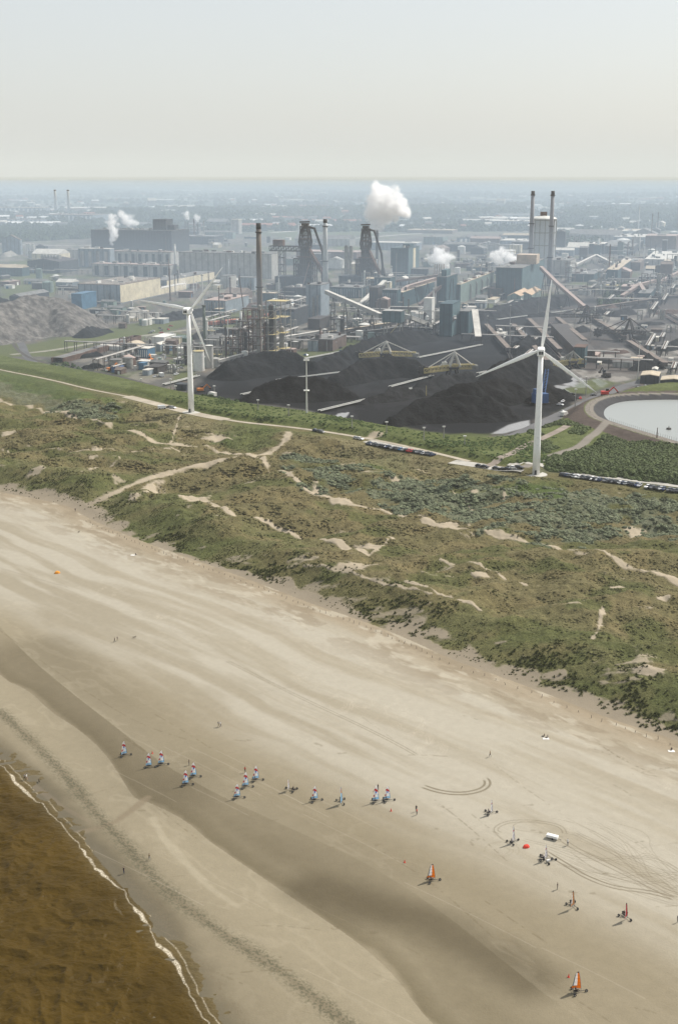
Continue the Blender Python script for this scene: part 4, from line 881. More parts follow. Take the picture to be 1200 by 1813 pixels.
# ---- white trailer, tents, cones, fence of brushwood posts
x, y, z = gnd(977, 1485); t = thing('trailer', 'long low white equipment trailer beside the looping tyre tracks', 'trailer', (x, y, z), R(-29)); t.scale = (.72, .72, .72)
WP = mat('white paint', (.74, .74, .72), .5, var=.08, spec=.4)
b = MB(); b.box((0, 0, .55), (3.7, 1.5, .75)); b.add([(-1.85, -.75, 1.31), (1.85, -.75, 1.31), (1.85, .75, 1.31), (-1.85, .75, 1.31), (-1.6, 0, 1.55), (1.6, 0, 1.55)], [(0, 1, 5, 4), (2, 3, 4, 5), (0, 4, 3), (1, 2, 5)]); b.obj('body', WP, t)
for s_ in (-.78, .78): MB().tube([(0, -.1, 0), (0, .1, 0)], [.33, .33], 14).obj('wheel', TYRE, t, (.25, s_, .33))
MB().beam((1.85, 0, .5), (2.9, 0, .45), .1, .1).beam((2.8, 0, 0), (2.8, 0, .5), .08, .08).obj('drawbar', STEEL, t)
def tent(px, py, c, lb, s=1.0):
    x, y, z = gnd(px, py); b = MB(); n = 9; k = 5
    for i in range(k + 1):
        a = math.pi / 2 * i / k; b.v += [(s * 1.1 * math.cos(a) * math.cos(2 * math.pi * j / n) * (1 + .12 * (j % 2)), s * .8 * math.cos(a) * math.sin(2 * math.pi * j / n), s * .95 * math.sin(a)) for j in range(n)]
    b.f = [(i * n + j, i * n + (j + 1) % n, (i + 1) * n + (j + 1) % n, (i + 1) * n + j) for i in range(k) for j in range(n)]; b.m = [0] * len(b.f)
    t = thing('beach_shelter', lb, 'beach tent', (x, y, z), .4); b.obj('canopy', mat('tent %.2f %.2f' % c[:2], c, .8), t); MB().tube([(-1.15 * s, 0, .02), (0, -.05, .98 * s), (1.15 * s, 0, .02)], .03, 5).obj('pole', STEEL, t)
tent(102, 1015, (.70, .28, .03), 'small orange beach tent alone on the far left sand'); tent(931, 1500, (.55, .05, .03), 'small red beach tent among the white-sailed land yachts', .75)
def marker(px, py, lb):
    x, y, z = gnd(px, py); t = thing('marker_cone', lb, 'cone', (x, y, z)); MB().tube([(0, 0, .03), (0, 0, .75)], [.17, .03], 10).obj('cone', mat('red plastic', (.6, .05, .03), .5), t); MB().box((0, 0, 0), (.42, .42, .035)).obj('base', MATS['red plastic'], t)
marker(1006, 1730, 'red marker cone left of the orange yacht nearest the sea'); marker(692, 1436, 'red marker cone in front of the right-hand blue yacht pair'); marker(270, 1334, 'red marker cone behind the second pair of yachts'); marker(716, 1527, 'red marker cone left of the lone orange yacht')
POSTM = mat('weathered wood', (.09, .075, .06), .9, var=.3, sc=2)
q = []
for (a, b_) in zip(FOOT[:-1], FOOT[1:]):
    L = math.hypot(b_[0] - a[0], b_[1] - a[1]); n = max(1, int(L / 2.6))
    q += [(a[0] + (b_[0] - a[0]) * k / n, a[1] + (b_[1] - a[1]) * k / n) for k in range(n)]
q = [(x - 3.2 * .73 + rnp.normal() * .25, y - 3.2 * .68 + rnp.normal() * .25) for x, y in q]; q = [p for p in q if project(p[0], p[1], 3)[0] > 150 and project(p[0], p[1], 3)[0] < 1205]
pm = MB().tube([(0, 0, -.3), (.03, 0, .6), (0, .02, 1.15)], [.07, .065, .05], 6); pme = None
hz_ = height(np.array([p[0] for p in q]), np.array([p[1] for p in q]))
for k, (x, y) in enumerate(q):
    if pme is None: o = pm.obj('fence_post', POSTM); pme = o.data
    else: o = link('fence_post', pme)
    o.location = (x, y, hz_[k]); o.rotation_euler = (rnp.normal() * .12, rnp.normal() * .12, rnp.uniform(0, 6)); o.scale = (1, 1, rnp.uniform(.45, 1.0)); tag(o, 'short weathered wooden post along the foot of the dunes', 'post', 'wooden posts along the dune foot')
# ================================================================ parked cars
GLASS = mat('dark car glass', (.02, .025, .03), .15, spec=.6, var=.05)
CARC = {'black': (.015, .015, .017), 'dark blue': (.02, .035, .09), 'grey': (.12, .125, .13), 'silver': (.42, .43, .44), 'white': (.72, .72, .71), 'red': (.45, .03, .025), 'blue': (.05, .16, .33), 'dark green': (.02, .05, .035)}
def car_proto(col):
    m_ = mat('car paint ' + col, CARC[col], .25, spec=.5, var=.03); t = thing('parked_car', '', 'car')
    prof = [(-2.1, .35), (-2.15, .75), (-1.95, .95), (1.0, 1.0), (1.95, .82), (2.15, .6), (2.1, .32)]; b = MB()
    for s_ in (-.86, -.8, .8, .86): b.v += [(p[0] * (1 if abs(s_) < .85 else .97), s_, p[1] if abs(s_) < .85 else .05 + p[1] * .92) for p in prof]
    n = 7; b.f = [(k * n + j, k * n + (j + 1) % n, (k + 1) * n + (j + 1) % n, (k + 1) * n + j) for k in range(3) for j in range(n)] + [tuple(range(n)), tuple(3 * n + j for j in range(n))[::-1]]; b.m = [0] * len(b.f); b.obj('body', m_, t)
    g = MB(); V = [(-1.75, -.74, .95), (.95, -.74, .98), (.95, .74, .98), (-1.75, .74, .95), (-1.35, -.6, 1.42), (.25, -.6, 1.44), (.25, .6, 1.44), (-1.35, .6, 1.42)]; g.add(V, [(0, 1, 5, 4), (1, 2, 6, 5), (2, 3, 7, 6), (3, 0, 4, 7)]).obj('window', GLASS, t)
    MB().add([(-1.36, -.6, 1.425), (.26, -.6, 1.445), (.26, .6, 1.445), (-1.36, .6, 1.425), (-1.3, -.5, 1.48), (.2, -.5, 1.49), (.2, .5, 1.49), (-1.3, .5, 1.48)], [(0, 1, 5, 4), (1, 2, 6, 5), (2, 3, 7, 6), (3, 0, 4, 7), (4, 5, 6, 7)]).obj('roof', m_, t)
    for wx_ in (-1.3, 1.3):
        for wy_ in (-.8, .8): MB().tube([(0, -.1, 0), (0, .1, 0)], [.32, .32], 12).obj('wheel', TYRE, t, (wx_, wy_, .32))
    return t
CARP = {}
def place_car(x, y, z, rz, col, label, group=None):
    if col not in CARP:
        t = car_proto(col); CARP[col] = t; t.location = (x, y, z); t.rotation_euler = (0, 0, rz); return tag(t, label, None, group)
    return copy_tree(CARP[col], (x, y, z), rz, label, group)
rgc = random.Random(3)
def car_row(p0, p1, n, where, grp, cols, perp=True, skip=(), off=0):
    a = at(*p0, 7.2); b_ = at(*p1, 7.2); ang = math.atan2(b_[1] - a[1], b_[0] - a[0])
    for i in range(n):
        if i in skip: continue
        f = (i + .5) / n; x = a[0] + (b_[0] - a[0]) * f; y = a[1] + (b_[1] - a[1]) * f; z = float(height(np.array([x]), np.array([y]))[0]) + .16
        c = cols[i] if i < len(cols) else rgc.choice(['black', 'black', 'dark blue', 'grey', 'black', 'silver', 'white', 'dark blue', 'grey'])
        place_car(x, y, z, ang + (math.pi / 2 if perp else 0) + rgc.gauss(0, .05) + (math.pi if rgc.random() < .4 else 0), c, '%s car, %s from the left %s' % (c, ordinal(i + 1), where), grp)
car_row((650, 786.5), (768, 807.5), 24, 'in the long row by the dyke', 'cars in the long row by the dyke', ['black', 'dark blue', 'black', 'black', 'grey', 'black', 'black', 'dark blue', 'black', 'silver', 'black', 'grey', 'blue', 'silver', 'black', 'red', 'red', 'black', 'grey', 'black', 'silver', 'black', 'black', 'dark blue'])
car_row((833, 825), (924, 838), 9, 'on the sandy car park', 'cars on the sandy car park', ['white', 'black', 'black', 'silver', 'black', 'black', 'black', 'white', 'black'], skip=(0, 3), perp=False)
car_row((992, 842), (1215, 873), 48, 'in the track row past the turbine', 'cars along the track past the turbine', ['black', 'black', 'dark blue', 'grey', 'black', 'silver', 'white', 'white', 'black', 'grey'], skip=(16, 31, 32, 40))
car_row((556, 763.5), (572, 767), 3, 'in the short group beyond the sandy hollow', 'cars in the short group on the dyke track', ['dark blue', 'black', 'grey'], perp=False)
car_row((628, 777), (641, 779.5), 2, 'by the start of the long row', 'cars by the start of the long row', ['silver', 'white'], perp=False)
car_row((296, 722), (310, 724), 2, 'near the left turbine', 'cars near the left turbine', ['black', 'silver'], perp=False)
for px, py, rz, c, lb in ((886, 783, .5, 'white', 'white car driving along the works road'), (948, 780, .5, 'silver', 'silver car on the works road behind the reservoir ramp')):
    x, y = at(px, py); place_car(x, y, 5.1, rz, c, lb)
def van(px, py, rz, c, lb, z=None, s=1.0, nm='van', cat='van'):
    x, y, zz = gnd(px, py); z = zz if z is None else z; t = thing(nm, lb, cat, (x, y, z + .05), rz); t.scale = (s, s, s); m_ = mat('van paint %.2f %.2f %.2f' % c, c, .4, var=.08, spec=.4)
    MB().box((-.5, 0, .4), (3.9, 1.95, 1.9)).obj('cargo_box', m_, t); b = MB(); b.add([(1.46, -.95, .4), (2.75, -.95, .4), (2.75, .95, .4), (1.46, .95, .4), (1.46, -.9, 2.1), (2.05, -.85, 2.0), (2.05, .85, 2.0), (1.46, .9, 2.1)], [(0, 1, 5, 4), (1, 2, 6, 5), (2, 3, 7, 6), (4, 5, 6, 7)]); b.obj('cab', m_, t)
    MB().add([(2.62, -.8, 1.0), (2.62, .8, 1.0), (2.12, .75, 1.92), (2.12, -.75, 1.92)], [(0, 1, 2, 3)]).obj('windscreen', GLASS, t)
    for wx_ in (-1.5, 1.7):
        for wy_ in (-.88, .88): MB().tube([(0, -.12, 0), (0, .12, 0)], [.38, .38], 12).obj('wheel', TYRE, t, (wx_, wy_, .38))
van(287, 724, .3, (.7, .72, .74), 'white van parked on the grass left of the left turbine')
# ================================================================ the steelworks
def P3(px, py, row):
    """the point seen at pixel (px, py) above the ground row `row`"""
    Y = at(600, row)[1]; z = ztop(Y, py); return ((px - PW / 2) / F * (Y * cP - (z - H) * sP), Y, z)
G0 = R(-17.5)
LAND_MARKS = []                                  # (px, py, phrase) for the labels of small things
def mark(px, py, s): LAND_MARKS.append((px, py, s))
DARK = mat('dark slate sheet', (.045, .052, .060), .6, stripe=6); DSTEEL = mat('sooty steel', (.055, .05, .048), .7); RUST = mat('rusty steel', (.11, .07, .055), .85, var=.4)
TEAL = mat('teal sheet', (.08, .13, .142), .55, stripe=5); TEALD = mat('dark teal sheet', (.035, .072, .085), .55, stripe=5); PALET = mat('faded green sheet', (.17, .225, .205), .6, stripe=7); CREAM = mat('cream sheet', (.58, .52, .38), .6, stripe=12); SILV = mat('silver grey sheet', (.36, .355, .33), .55, stripe=9)  # dark teal also stands for the shaded faces of lighter teal walls
BLUEG = mat('blue grey sheet', (.22, .26, .29), .55, stripe=8); BRNR = mat('brown felt roof', (.17, .14, .12), .9, var=.35); GRYR = mat('grey felt roof', (.16, .16, .155), .9, var=.35); PINKR = mat('faded pink roof', (.33, .26, .23), .8, var=.2); PALER = mat('pale sheet roof', (.52, .50, .45), .7, var=.2); TANR = mat('tan roof', (.42, .36, .27), .8, var=.2)  # blue grey also serves as the shaded front of the cream halls
PEACH = mat('peach roof', (.46, .34, .23), .8); BRICK = mat('brown brick', (.12, .09, .078), .9, var=.3); WH = mat('weathered white', (.60, .60, .56), .6, var=.15); BLUE = mat('blue sheet', (.06, .14, .22), .5); YEL = mat('yellow machine paint', (.46, .38, .18), .5, var=.3); PIPE = mat('pipe metal', (.30, .29, .27), .45, metal=.3); OLDC = mat('stained concrete', (.25, .245, .22), .9, var=.3, sc=.4); REDM = mat('red oxide', (.30, .09, .06), .7); BLUEM = mat('blue machine paint', (.06, .12, .26), .5)
PDK = mat('dark wall panel', (.05, .06, .07), .7); PWH = mat('white wall panel', (.66, .66, .62), .6)
def solve_len(x0, y0, dx, dy, px, lim=900):
    lo, hi = 0.0, lim; s = 1 if project(x0 + dx, y0 + dy, 5)[0] > project(x0, y0, 5)[0] else -1
    for _ in range(30):
        m = (lo + hi) / 2
        if (project(x0 + dx * m, y0 + dy * m, 5)[0] - px) * s < 0: lo = m
        else: hi = m
    return lo
def blk(cx, cy, xl, xr, top, wall, roof, label, cat='industrial building', name='industrial_building', ang=None, kind='flat', panels=0, pmat=None, side=0, D=None, vents=0, z0=None, maxD=220, win=0):
    """a building by its near corner (photo pixel), the pixels its left and right ends reach, and the pixel of its eaves"""
    g = G0 if ang is None else R(ang); x, y = at(cx, cy); u = (math.cos(g), math.sin(g)); v = (-u[1], u[0])
    W = solve_len(x, y, -u[0], -u[1], xl); D = min(maxD, solve_len(x, y, v[0], v[1], xr)) if D is None else D; D = max(D, 6)
    h = ztop(y, top) - 5; zb = 0 if z0 is None else ztop(y, z0) - 5; mark((xl + xr) / 2, cy, label)
    t = thing(name, label, cat, (x, y, 5), g); o = MB()
    if kind == 'flat':
        o.box((-W / 2, D / 2, zb), (W, D, h - zb)); w = o.obj('wall', wall, t)
        r = MB().box((-W / 2, D / 2, h - .02), (W + .6, D + .6, .5)); r.box((-W / 2, D / 2, h + .48), (W - .8, D - .8, .02)); r.obj('roof', roof, t)
    else:
        rise = {'gabley': .22 * W, 'gablex': .2 * D, 'arch': .18 * W, 'low': .07 * W}[kind]
        o.box((-W / 2, D / 2, zb), (W, D, h - zb))
        n = 2 if kind in ('gabley', 'gablex', 'low') else 8
        pr = [(k / n, rise * (1 - abs(2 * k / n - 1)) if n == 2 else rise * math.sin(math.pi * k / n)) for k in range(n + 1)]
        if kind == 'gablex': A_ = [(0, f * D, h + e) for f, e in pr]; B_ = [(-W, f * D, h + e) for f, e in pr]
        else: A_ = [(-f * W, 0, h + e) for f, e in pr]; B_ = [(-f * W, D, h + e) for f, e in pr]
        w = o.add(A_ + B_, [tuple(range(n + 1)), tuple(range(n + 1, 2 * n + 2))[::-1]]).obj('wall', wall, t)
        r = MB()
        for k in range(n):
            q = [A_[k], A_[k + 1], B_[k + 1], B_[k]]; r.add([(a[0], a[1], a[2] + .05) for a in q] + [(a[0], a[1], a[2] + .5) for a in q], [(0, 1, 2, 3), (7, 6, 5, 4), (0, 4, 5, 1), (2, 6, 7, 3), (1, 5, 6, 2), (3, 7, 4, 0)])
        r.obj('roof', roof, t)
    for k in range(panels):
        MB().box((-W * (k + .5) / panels, -.08, zb + (h - zb) * .08), (W / panels * .42, .3, (h - zb) * .78)).obj('wall_panel', pmat or PDK, t)
    for k in range(side):
        MB().box((.08, D * (k + .5) / side, zb + (h - zb) * .1), (.3, D / side * .5, (h - zb) * .7)).obj('wall_panel', pmat or PDK, t)
    for k in range(win):
        MB().box((.07, D * (k + .5) / win, zb + (h - zb) * .45), (.25, min(3.5, D / win * .4), 2.2)).obj('window', PDK, t)
    for k in range(vents):
        f = (k + .5) / vents
        if W > D: MB().box((-W * f, D * .5, h + .45), (W / vents * .35, min(4, D * .3), 2.2)).obj('roof_vent', PALER if k % 2 else GRYR, t)
        else: MB().box((-W * .5, D * f, h + .45), (min(4, W * .3), D / vents * .4, 2.2)).obj('roof_vent', PALER if k % 2 else GRYR, t)
    rb = random.Random(int(cx * 7 + cy))
    if kind == 'flat' and W * D > 420 and z0 is None:
        for k in range(min(9, 3 + int(W * D / 900))):
            sx_, sy_ = rb.uniform(2, min(9, W * .2)), rb.uniform(2, min(9, D * .2)); MB().box((-W * rb.uniform(.1, .9), D * rb.uniform(.08, .9), h + .46), (sx_, sy_, rb.uniform(1.2, 3.5)), rb.choice([0, 0, .3])).obj('roof_unit', rb.choice([PALER, GRYR, RUST, PIPE, DSTEEL, WH]), t)
    if h > 9 and W > 14:
        for k in range(rb.choice([1, 2, 3])): f = rb.uniform(.06, .94); hh = (h - zb) * rb.uniform(.5, 1.0); MB().tube([(-W * f, -1.0, zb), (-W * f, -1.0, zb + hh), (-W * f, .1, zb + hh + .6)], rb.uniform(.3, .75), 7).obj('duct', rb.choice([PIPE, RUST, DSTEEL, OLDC]), t)
        MB().box((-W * rb.uniform(.2, .8), -.07, zb), (min(6, W * .2), .25, min(6, h * .35))).obj('door', PDK, t)
    return t, W, D, h
def chimney(px, yb, yt, wt, wb, m_, label, top=None, rings=(), name='chimney', n=20):
    x, y = at(px, yb); h = ztop(y, yt) - 5; s = mpp(y, h / 2); mark(px, yb, label); t = thing(name, label, 'chimney', (x, y, 5)); r0, r1 = wb * s / 2, wt * s / 2
    R_ = lambda f: r0 + (r1 - r0) * f
    MB().tube([(0, 0, h * f) for f in (0, .3, .6, .95)], [R_(f) for f in (0, .3, .6, .95)], n).obj('shaft', m_, t, smooth_=True)
    MB().tube([(0, 0, h * .95), (0, 0, h)], [R_(.95) * 1.03, r1 * 1.03], n).obj('cap', top or m_, t, smooth_=True)
    for f in rings: MB().tube([(0, 0, h * f), (0, 0, h * f + max(.8, h * .008))], [R_(f) * 1.28 + .3] * 2, n).obj('platform', DSTEEL, t)
    return t
def tank(px, yb, w, yt, m_, label, roof=None, name='storage_tank', dome=.12, cat='storage tank'):
    x, y = at(px, yb); h = ztop(y, yt) - 5; r = w * mpp(y) / 2; y += r * .7; mark(px, yb, label); t = thing(name, label, cat, (x, y, 5)); n = 28
    MB().tube([(0, 0, 0), (0, 0, h)], [r, r], n).obj('shell', m_, t, smooth_=False); MB().tube([(0, 0, h), (0, 0, h + r * dome * .7), (0, 0, h + r * dome)], [r * 1.01, r * .6, r * .05], n).obj('roof', roof or m_, t)
    b = MB(); b.tube([(r * 1.03 * math.cos(2 * math.pi * k / n), r * 1.03 * math.sin(2 * math.pi * k / n), h * .97) for k in range(n + 1)], .12, 4); b.obj('railing', DSTEEL, t)
    return t
# ---------------------------------------------------------------- heaps of coal and ore
def heap_mat(name, c1, c2):
    m, nt, b = nodes_of(name); tc = N(nt, 'ShaderNodeTexCoord'); V = tc.outputs['Object']; mp = N(nt, 'ShaderNodeMapping'); mp.inputs['Scale'].default_value = (1, 1, .25); nt.links.new(V, mp.inputs[0])
    n1 = noise(nt, mp.outputs[0], .16, 5, .65); n2 = noise(nt, V, .9, 3, .7)
    c = mix(nt, c1, c2, ramp(nt, n1, .42, .68)); c = mix(nt, c, tuple(x * .6 for x in c1), ramp(nt, n2, .5, .75, 0, .5))
    nt.links.new(c, b.inputs['Base Color']); b.inputs['Roughness'].default_value = .85; b.inputs['Specular IOR Level'].default_value = .08; bump(nt, b, noise(nt, V, .5, 5, .75), 1.6, .9)
    return m
COAL = heap_mat('coal', (.006, .0065, .008), (.018, .019, .021)); COALG = heap_mat('grey coal dust', (.011, .012, .014), (.032, .033, .036)); ORE = heap_mat('brown grey ore', (.085, .081, .078), (.24, .225, .205)); OREB = heap_mat('red brown ore', (.075, .05, .042), (.13, .09, .075)); SLAG = heap_mat('pale slag', (.20, .19, .17), (.34, .33, .30))
def heap(ridge, m_, label, slope=.74, seed=0, flat=0.0, res=1.6, name='coal_heap', rough=1.0):
    pts = [(*at(px, py), h) for px, py, h in ridge]; mh = max(p[2] for p in pts); W = mh / slope + flat + 6
    x0, x1 = min(p[0] for p in pts) - W, max(p[0] for p in pts) + W; y0, y1 = min(p[1] for p in pts) - W, max(p[1] for p in pts) + W
    nx, ny = min(200, int((x1 - x0) / res) + 2), min(200, int((y1 - y0) / res) + 2); X, Y = np.meshgrid(np.linspace(x0, x1, nx), np.linspace(y0, y1, ny)); Z = np.full(X.shape, -9.0)
    wx_ = X + 9 * (fbm(X / 22, Y / 22, 3, 600 + seed) - .5) * rough; wy_ = Y + 9 * (fbm(X / 22, Y / 22, 3, 650 + seed) - .5) * rough
    if len(pts) == 1: pts = pts + [(pts[0][0] + .5, pts[0][1], pts[0][2])]
    for (ax, ay, ah), (bx, by, bh) in zip(pts[:-1], pts[1:]):
        ex, ey = bx - ax, by - ay; t = np.clip(((wx_ - ax) * ex + (wy_ - ay) * ey) / (ex * ex + ey * ey), 0, 1); d = np.hypot(wx_ - ax - t * ex, wy_ - ay - t * ey)
        Z = np.maximum(Z, ah + (bh - ah) * t - slope * np.maximum(d - flat, 0))
    rid = np.abs(fbm(X / 9, Y / 9, 3, 700 + seed) - .5)
    Z = Z + (rid * 5.0 - 1.2 + 1.6 * (fbm(X / 3.2, Y / 3.2, 2, 720 + seed) - .5)) * np.clip(Z / 3, 0, 1) * rough
    keep = (Z > -.8); x_c, y_c = (x0 + x1) / 2, y0; idx_ = np.arange(nx * ny).reshape(ny, nx)
    q = np.stack([idx_[:-1, :-1], idx_[:-1, 1:], idx_[1:, 1:], idx_[1:, :-1]], -1).reshape(-1, 4); kk = (keep[:-1, :-1] | keep[1:, 1:] | keep[:-1, 1:] | keep[1:, :-1]).ravel(); q = q[kk]
    used = np.unique(q); rm = np.zeros(nx * ny, np.int32); rm[used] = np.arange(len(used)); V = np.stack([X.ravel() - x_c, Y.ravel() - y_c, np.maximum(Z.ravel(), -1)], -1)[used]
    o = link(name, np_mesh(name, V, rm[q], [m_], True)); o.location = (x_c, y_c, 5); tag(o, label, 'heap'); mark(ridge[len(ridge) // 2][0], ridge[len(ridge) // 2][1], label); return o
heap([(410, 668, 12), (455, 660, 15), (520, 655, 15), (555, 660, 9)], COAL, 'long black coal heap in front of the refinery columns', seed=1)
heap([(455, 708, 9), (505, 704, 15), (555, 702, 15), (600, 704, 10)], COAL, 'black coal heap behind the tall floodlight mast', seed=2)
heap([(600, 680, 9), (640, 668, 14), (690, 662, 15), (735, 664, 12)], COAL, 'black coal heap between the two yellow stackers', seed=3)
heap([(700, 752, 7), (745, 742, 13), (820, 738, 15), (880, 738, 12)], COAL, 'widest black coal heap, nearest to the dyke', seed=4)
heap([(770, 722, 10), (830, 715, 16), (900, 705, 14)], COAL, 'black coal heap directly behind the widest one', seed=41)
heap([(560, 660, 8), (610, 640, 12), (660, 622, 12), (720, 606, 12), (765, 600, 6)], COAL, 'long slanting black coal heap behind the left yellow stacker', seed=5)
heap([(870, 690, 13), (905, 678, 19), (950, 672, 18), (985, 668, 9)], COAL, 'tall black coal heap behind the right turbine tower', seed=6)
heap([(955, 712, 7), (975, 706, 11), (1000, 704, 6)], COAL, 'small steep black coal heap by the blue crane', seed=7)
heap([(1128, 655, 6), (1150, 650, 11), (1168, 652, 5)], COAL, 'pointed black coal heap behind the tan-roofed sheds', seed=8)
heap([(848, 566, 7), (900, 556, 10), (950, 545, 11), (1005, 535, 9)], COALG, 'long flat-topped coal ridge below the peach-roofed sheds', seed=9, flat=8)
heap([(740, 690, 6), (780, 684, 8), (830, 676, 8)], COALG, 'low coal heap under the right yellow stacker', seed=10)
heap([(915, 625, 10), (935, 618, 13)], COAL, 'coal heap left of the right turbine hub', seed=11)
heap([(640, 715, 4), (690, 706, 8), (740, 700, 6)], COALG, 'low grey coal heap in the middle of the yard', seed=12)
heap([(1085, 560, 6), (1110, 556, 8)], COALG, 'dark heap behind the far stacker', seed=13, rough=.6); heap([(1175, 620, 6), (1195, 615, 8), (1230, 615, 8)], COAL, 'black heap at the right edge above the tan-roofed sheds', seed=14)
heap([(1020, 588, 5), (1032, 586, 6)], COALG, 'small conical heap among the floodlight masts', seed=15, rough=.4); heap([(960, 585, 5), (985, 580, 6)], COALG, 'low heap behind the right turbine blade', seed=16)
for k, (px, py, h_, c_, w_, lb) in enumerate(((1075, 582, 4, SLAG, 10, 'low pale slag heap between the dark stackers and the tall mast'), (1150, 575, 4, COALG, 20, 'long low grey heap below the right-edge belts'), (1185, 555, 5, OREB, 20, 'reddish heap above the right-edge belts'), (1090, 625, 4, OREB, 18, 'reddish low heap right of the teal end house'), (1140, 600, 5, COALG, 16, 'grey heap right of the near dark stacker'), (960, 560, 5, COALG, 22, 'grey heap beside the raised blade tip'), (1070, 545, 5, OREB, 16, 'reddish heap behind the far stacker'), (1140, 545, 5, COALG, 18, 'dark heap under the bent pink conveyor'), (905, 612, 5, COALG, 8, 'small heap by the dark belt line'), (950, 645, 8, COAL, 10, 'black heap just below the right turbine hub'), (870, 600, 5, COALG, 14, 'grey heap right of the steep lattice conveyor'), (1105, 640, 4, COAL, 12, 'low black heap before the pointed one'))):
    heap([(px - w_, py + 1, h_ * .8), (px, py, h_), (px + w_, py - 1, h_ * .7)], c_, lb, seed=60 + k, rough=.6)
heap([(-40, 604, 22), (10, 592, 28), (58, 582, 32), (98, 580, 29), (112, 588, 18)], ORE, 'huge flat-topped grey ore heap at the left edge', seed=20, flat=5, slope=.60, name='ore_heap')
heap([(150, 596, 9), (168, 592, 8), (195, 588, 4)], COALG, 'grey foothill heap on the right of the huge ore heap', seed=21, name='ore_heap')
heap([(-60, 560, 22), (-10, 555, 20), (15, 552, 14)], COALG, 'dark heap behind the huge ore heap at the left edge', seed=22, name='ore_heap'); heap([(228, 566, 9), (245, 562, 11), (262, 564, 6)], SLAG, 'pale grey slag cone left of the left turbine hub', seed=23, name='ore_heap', rough=.5)
heap([(290, 568, 7), (330, 562, 9), (370, 556, 7)], COALG, 'dark grey heap behind the left turbine hub', seed=24, name='ore_heap'); heap([(175, 560, 5), (200, 556, 6)], ORE, 'low grey heap by the blue box building', seed=25, name='ore_heap', rough=.5)
heap([(395, 548, 6), (440, 545, 6), (470, 543, 5)], OREB, 'low reddish heap behind the white-topped hall', seed=26, name='ore_heap'); heap([(8, 455, 8), (20, 452, 9)], SLAG, 'pale heap before the blue-fronted barn', seed=27, name='ore_heap', rough=.5)
heap([(345, 600, 5), (375, 592, 6), (420, 590, 4)], COALG, 'dark low heap beside the red railway wagons', seed=28, name='ore_heap')
heap([(145, 634, 3), (170, 630, 4)], COAL, 'low coal heap inside the rusty storage bays', seed=29, rough=.4); heap([(150, 653, 3), (175, 650, 4)], COAL, 'low coal heap before the rusty storage bays', seed=30, rough=.5)
# ---------------------------------------------------------------- buildings
t, W, D, h = blk(305, 450, 163, 336, 409, DARK, mat('dark felt roof', (.07, .07, .07), .9), 'long dark slate-coloured mill hall with a block on its roof', vents=9)
MB().box((-W * .2, D * .45, h + .4), (26, 30, 19)).obj('roof_tower', DARK, t); MB().box((-W * .08, D * .45, h + .4), (14, 18, 9)).obj('roof_tower', DARK, t)
blk(303, 472, 195, 318, 447, SILV, BRNR, 'blue-grey striped hall in front of the dark mill', panels=9)
blk(196, 474, 140, 204, 441, BLUEG, PALER, 'tall blue-grey hall at the left end of the striped hall', panels=4, pmat=SILV)
blk(302, 492, 164, 314, 470, SILV, PINKR, 'lower grey hall with dark upright panels', panels=8, vents=6)
t, W, D, h = blk(214, 538, 140, 285, 505, BLUEG, BRNR, 'big cream-walled hall with a brown roof', side=0, win=9)
for k in range(7): MB().box((-W * .5, D * (k + .5) / 7, h + .45), (W * .8, 2.2, .5)).obj('roof_light', PALER, t)
MB().box((.12, D / 2, 1), (.3, D, h - 1.2)).obj('sunlit_cladding', CREAM, t)  # sunlit side coloured cream, the front's shade put into its blue-grey
t, W, D, h = blk(296, 512, 262, 380, 497, BLUEG, GRYR, 'long low cream-walled hall behind the left turbine blade', side=0, win=12); MB().box((.12, D / 2, 1), (.3, D, h - 1.2)).obj('sunlit_cladding', CREAM, t)  # cream only on the sunlit side, blue-grey stands for the shaded front
t, W, D, h = blk(240, 532, 228, 330, 520, SILV, PALER, 'low cream annex along the big cream hall'); MB().box((.12, D / 2, 1), (.3, D, h - 1.2)).obj('sunlit_cladding', CREAM, t)  # sunlight on the long side put into a cream layer over grey
blk(481, 494, 318, 494, 450, SILV, GRYR, 'very long grey hall with a cream end wall', vents=3, win=0, panels=0)
blk(408, 511, 391, 419, 489, SILV, GRYR, 'small grey block in front of the very long grey hall'); blk(450, 514, 422, 457, 492, BLUEG, GRYR, 'grey-blue block behind the tall brown chimney')
blk(38, 451, 5, 40, 425, BLUEG, BRNR, 'blue-fronted barn with a brown gable roof', kind='gabley')
t, W, D, h = blk(106, 484, 50, 140, 464, DARK, mat('dark roof sheet', (.06, .055, .06), .8), 'dark low shed with a row of pale boxes on its roof', kind='low')
for k in range(6): MB().box((-W * (.3 + .1 * k), D * .5, h + 2), (W * .07, 8, 6)).obj('roof_vent', SILV, t)
blk(146, 548, 128, 172, 521, BLUE, BLUE, 'bright blue box building right of the ore heap'); blk(165, 392, 74, 240, 381, BLUEG, BRNR, 'far gabled mill hall with two pale chimneys behind', panels=12, pmat=PWH, maxD=120)
blk(78, 379, -30, 90, 368, BLUEG, TANR, 'far pale hall at the left edge', panels=14, pmat=PWH, maxD=90); blk(73, 400, -30, 84, 389, BLUEG, BRNR, 'nearer of two far halls at the left edge', panels=12, pmat=PWH, maxD=110); blk(330, 380, 280, 345, 373, SILV, PALER, 'far pale hall beyond the dark mill', maxD=90)
blk(400, 556, 362, 441, 533, BLUEG, PINKR, 'pink-roofed hall with pale stripes behind the left turbine', panels=7, pmat=SILV)
blk(568, 562, 542, 583, 505, BLUEG, GRYR, 'tall stained grey building at the foot of the pale chimney', panels=0); blk(566, 584, 545, 584, 566, DSTEEL, DSTEEL, 'dark block at the foot of the stained grey building')
blk(521, 579, 484, 546, 548, DARK, GRYR, 'dark ribbed hall between the two big chimneys', panels=12, pmat=BLUEG)
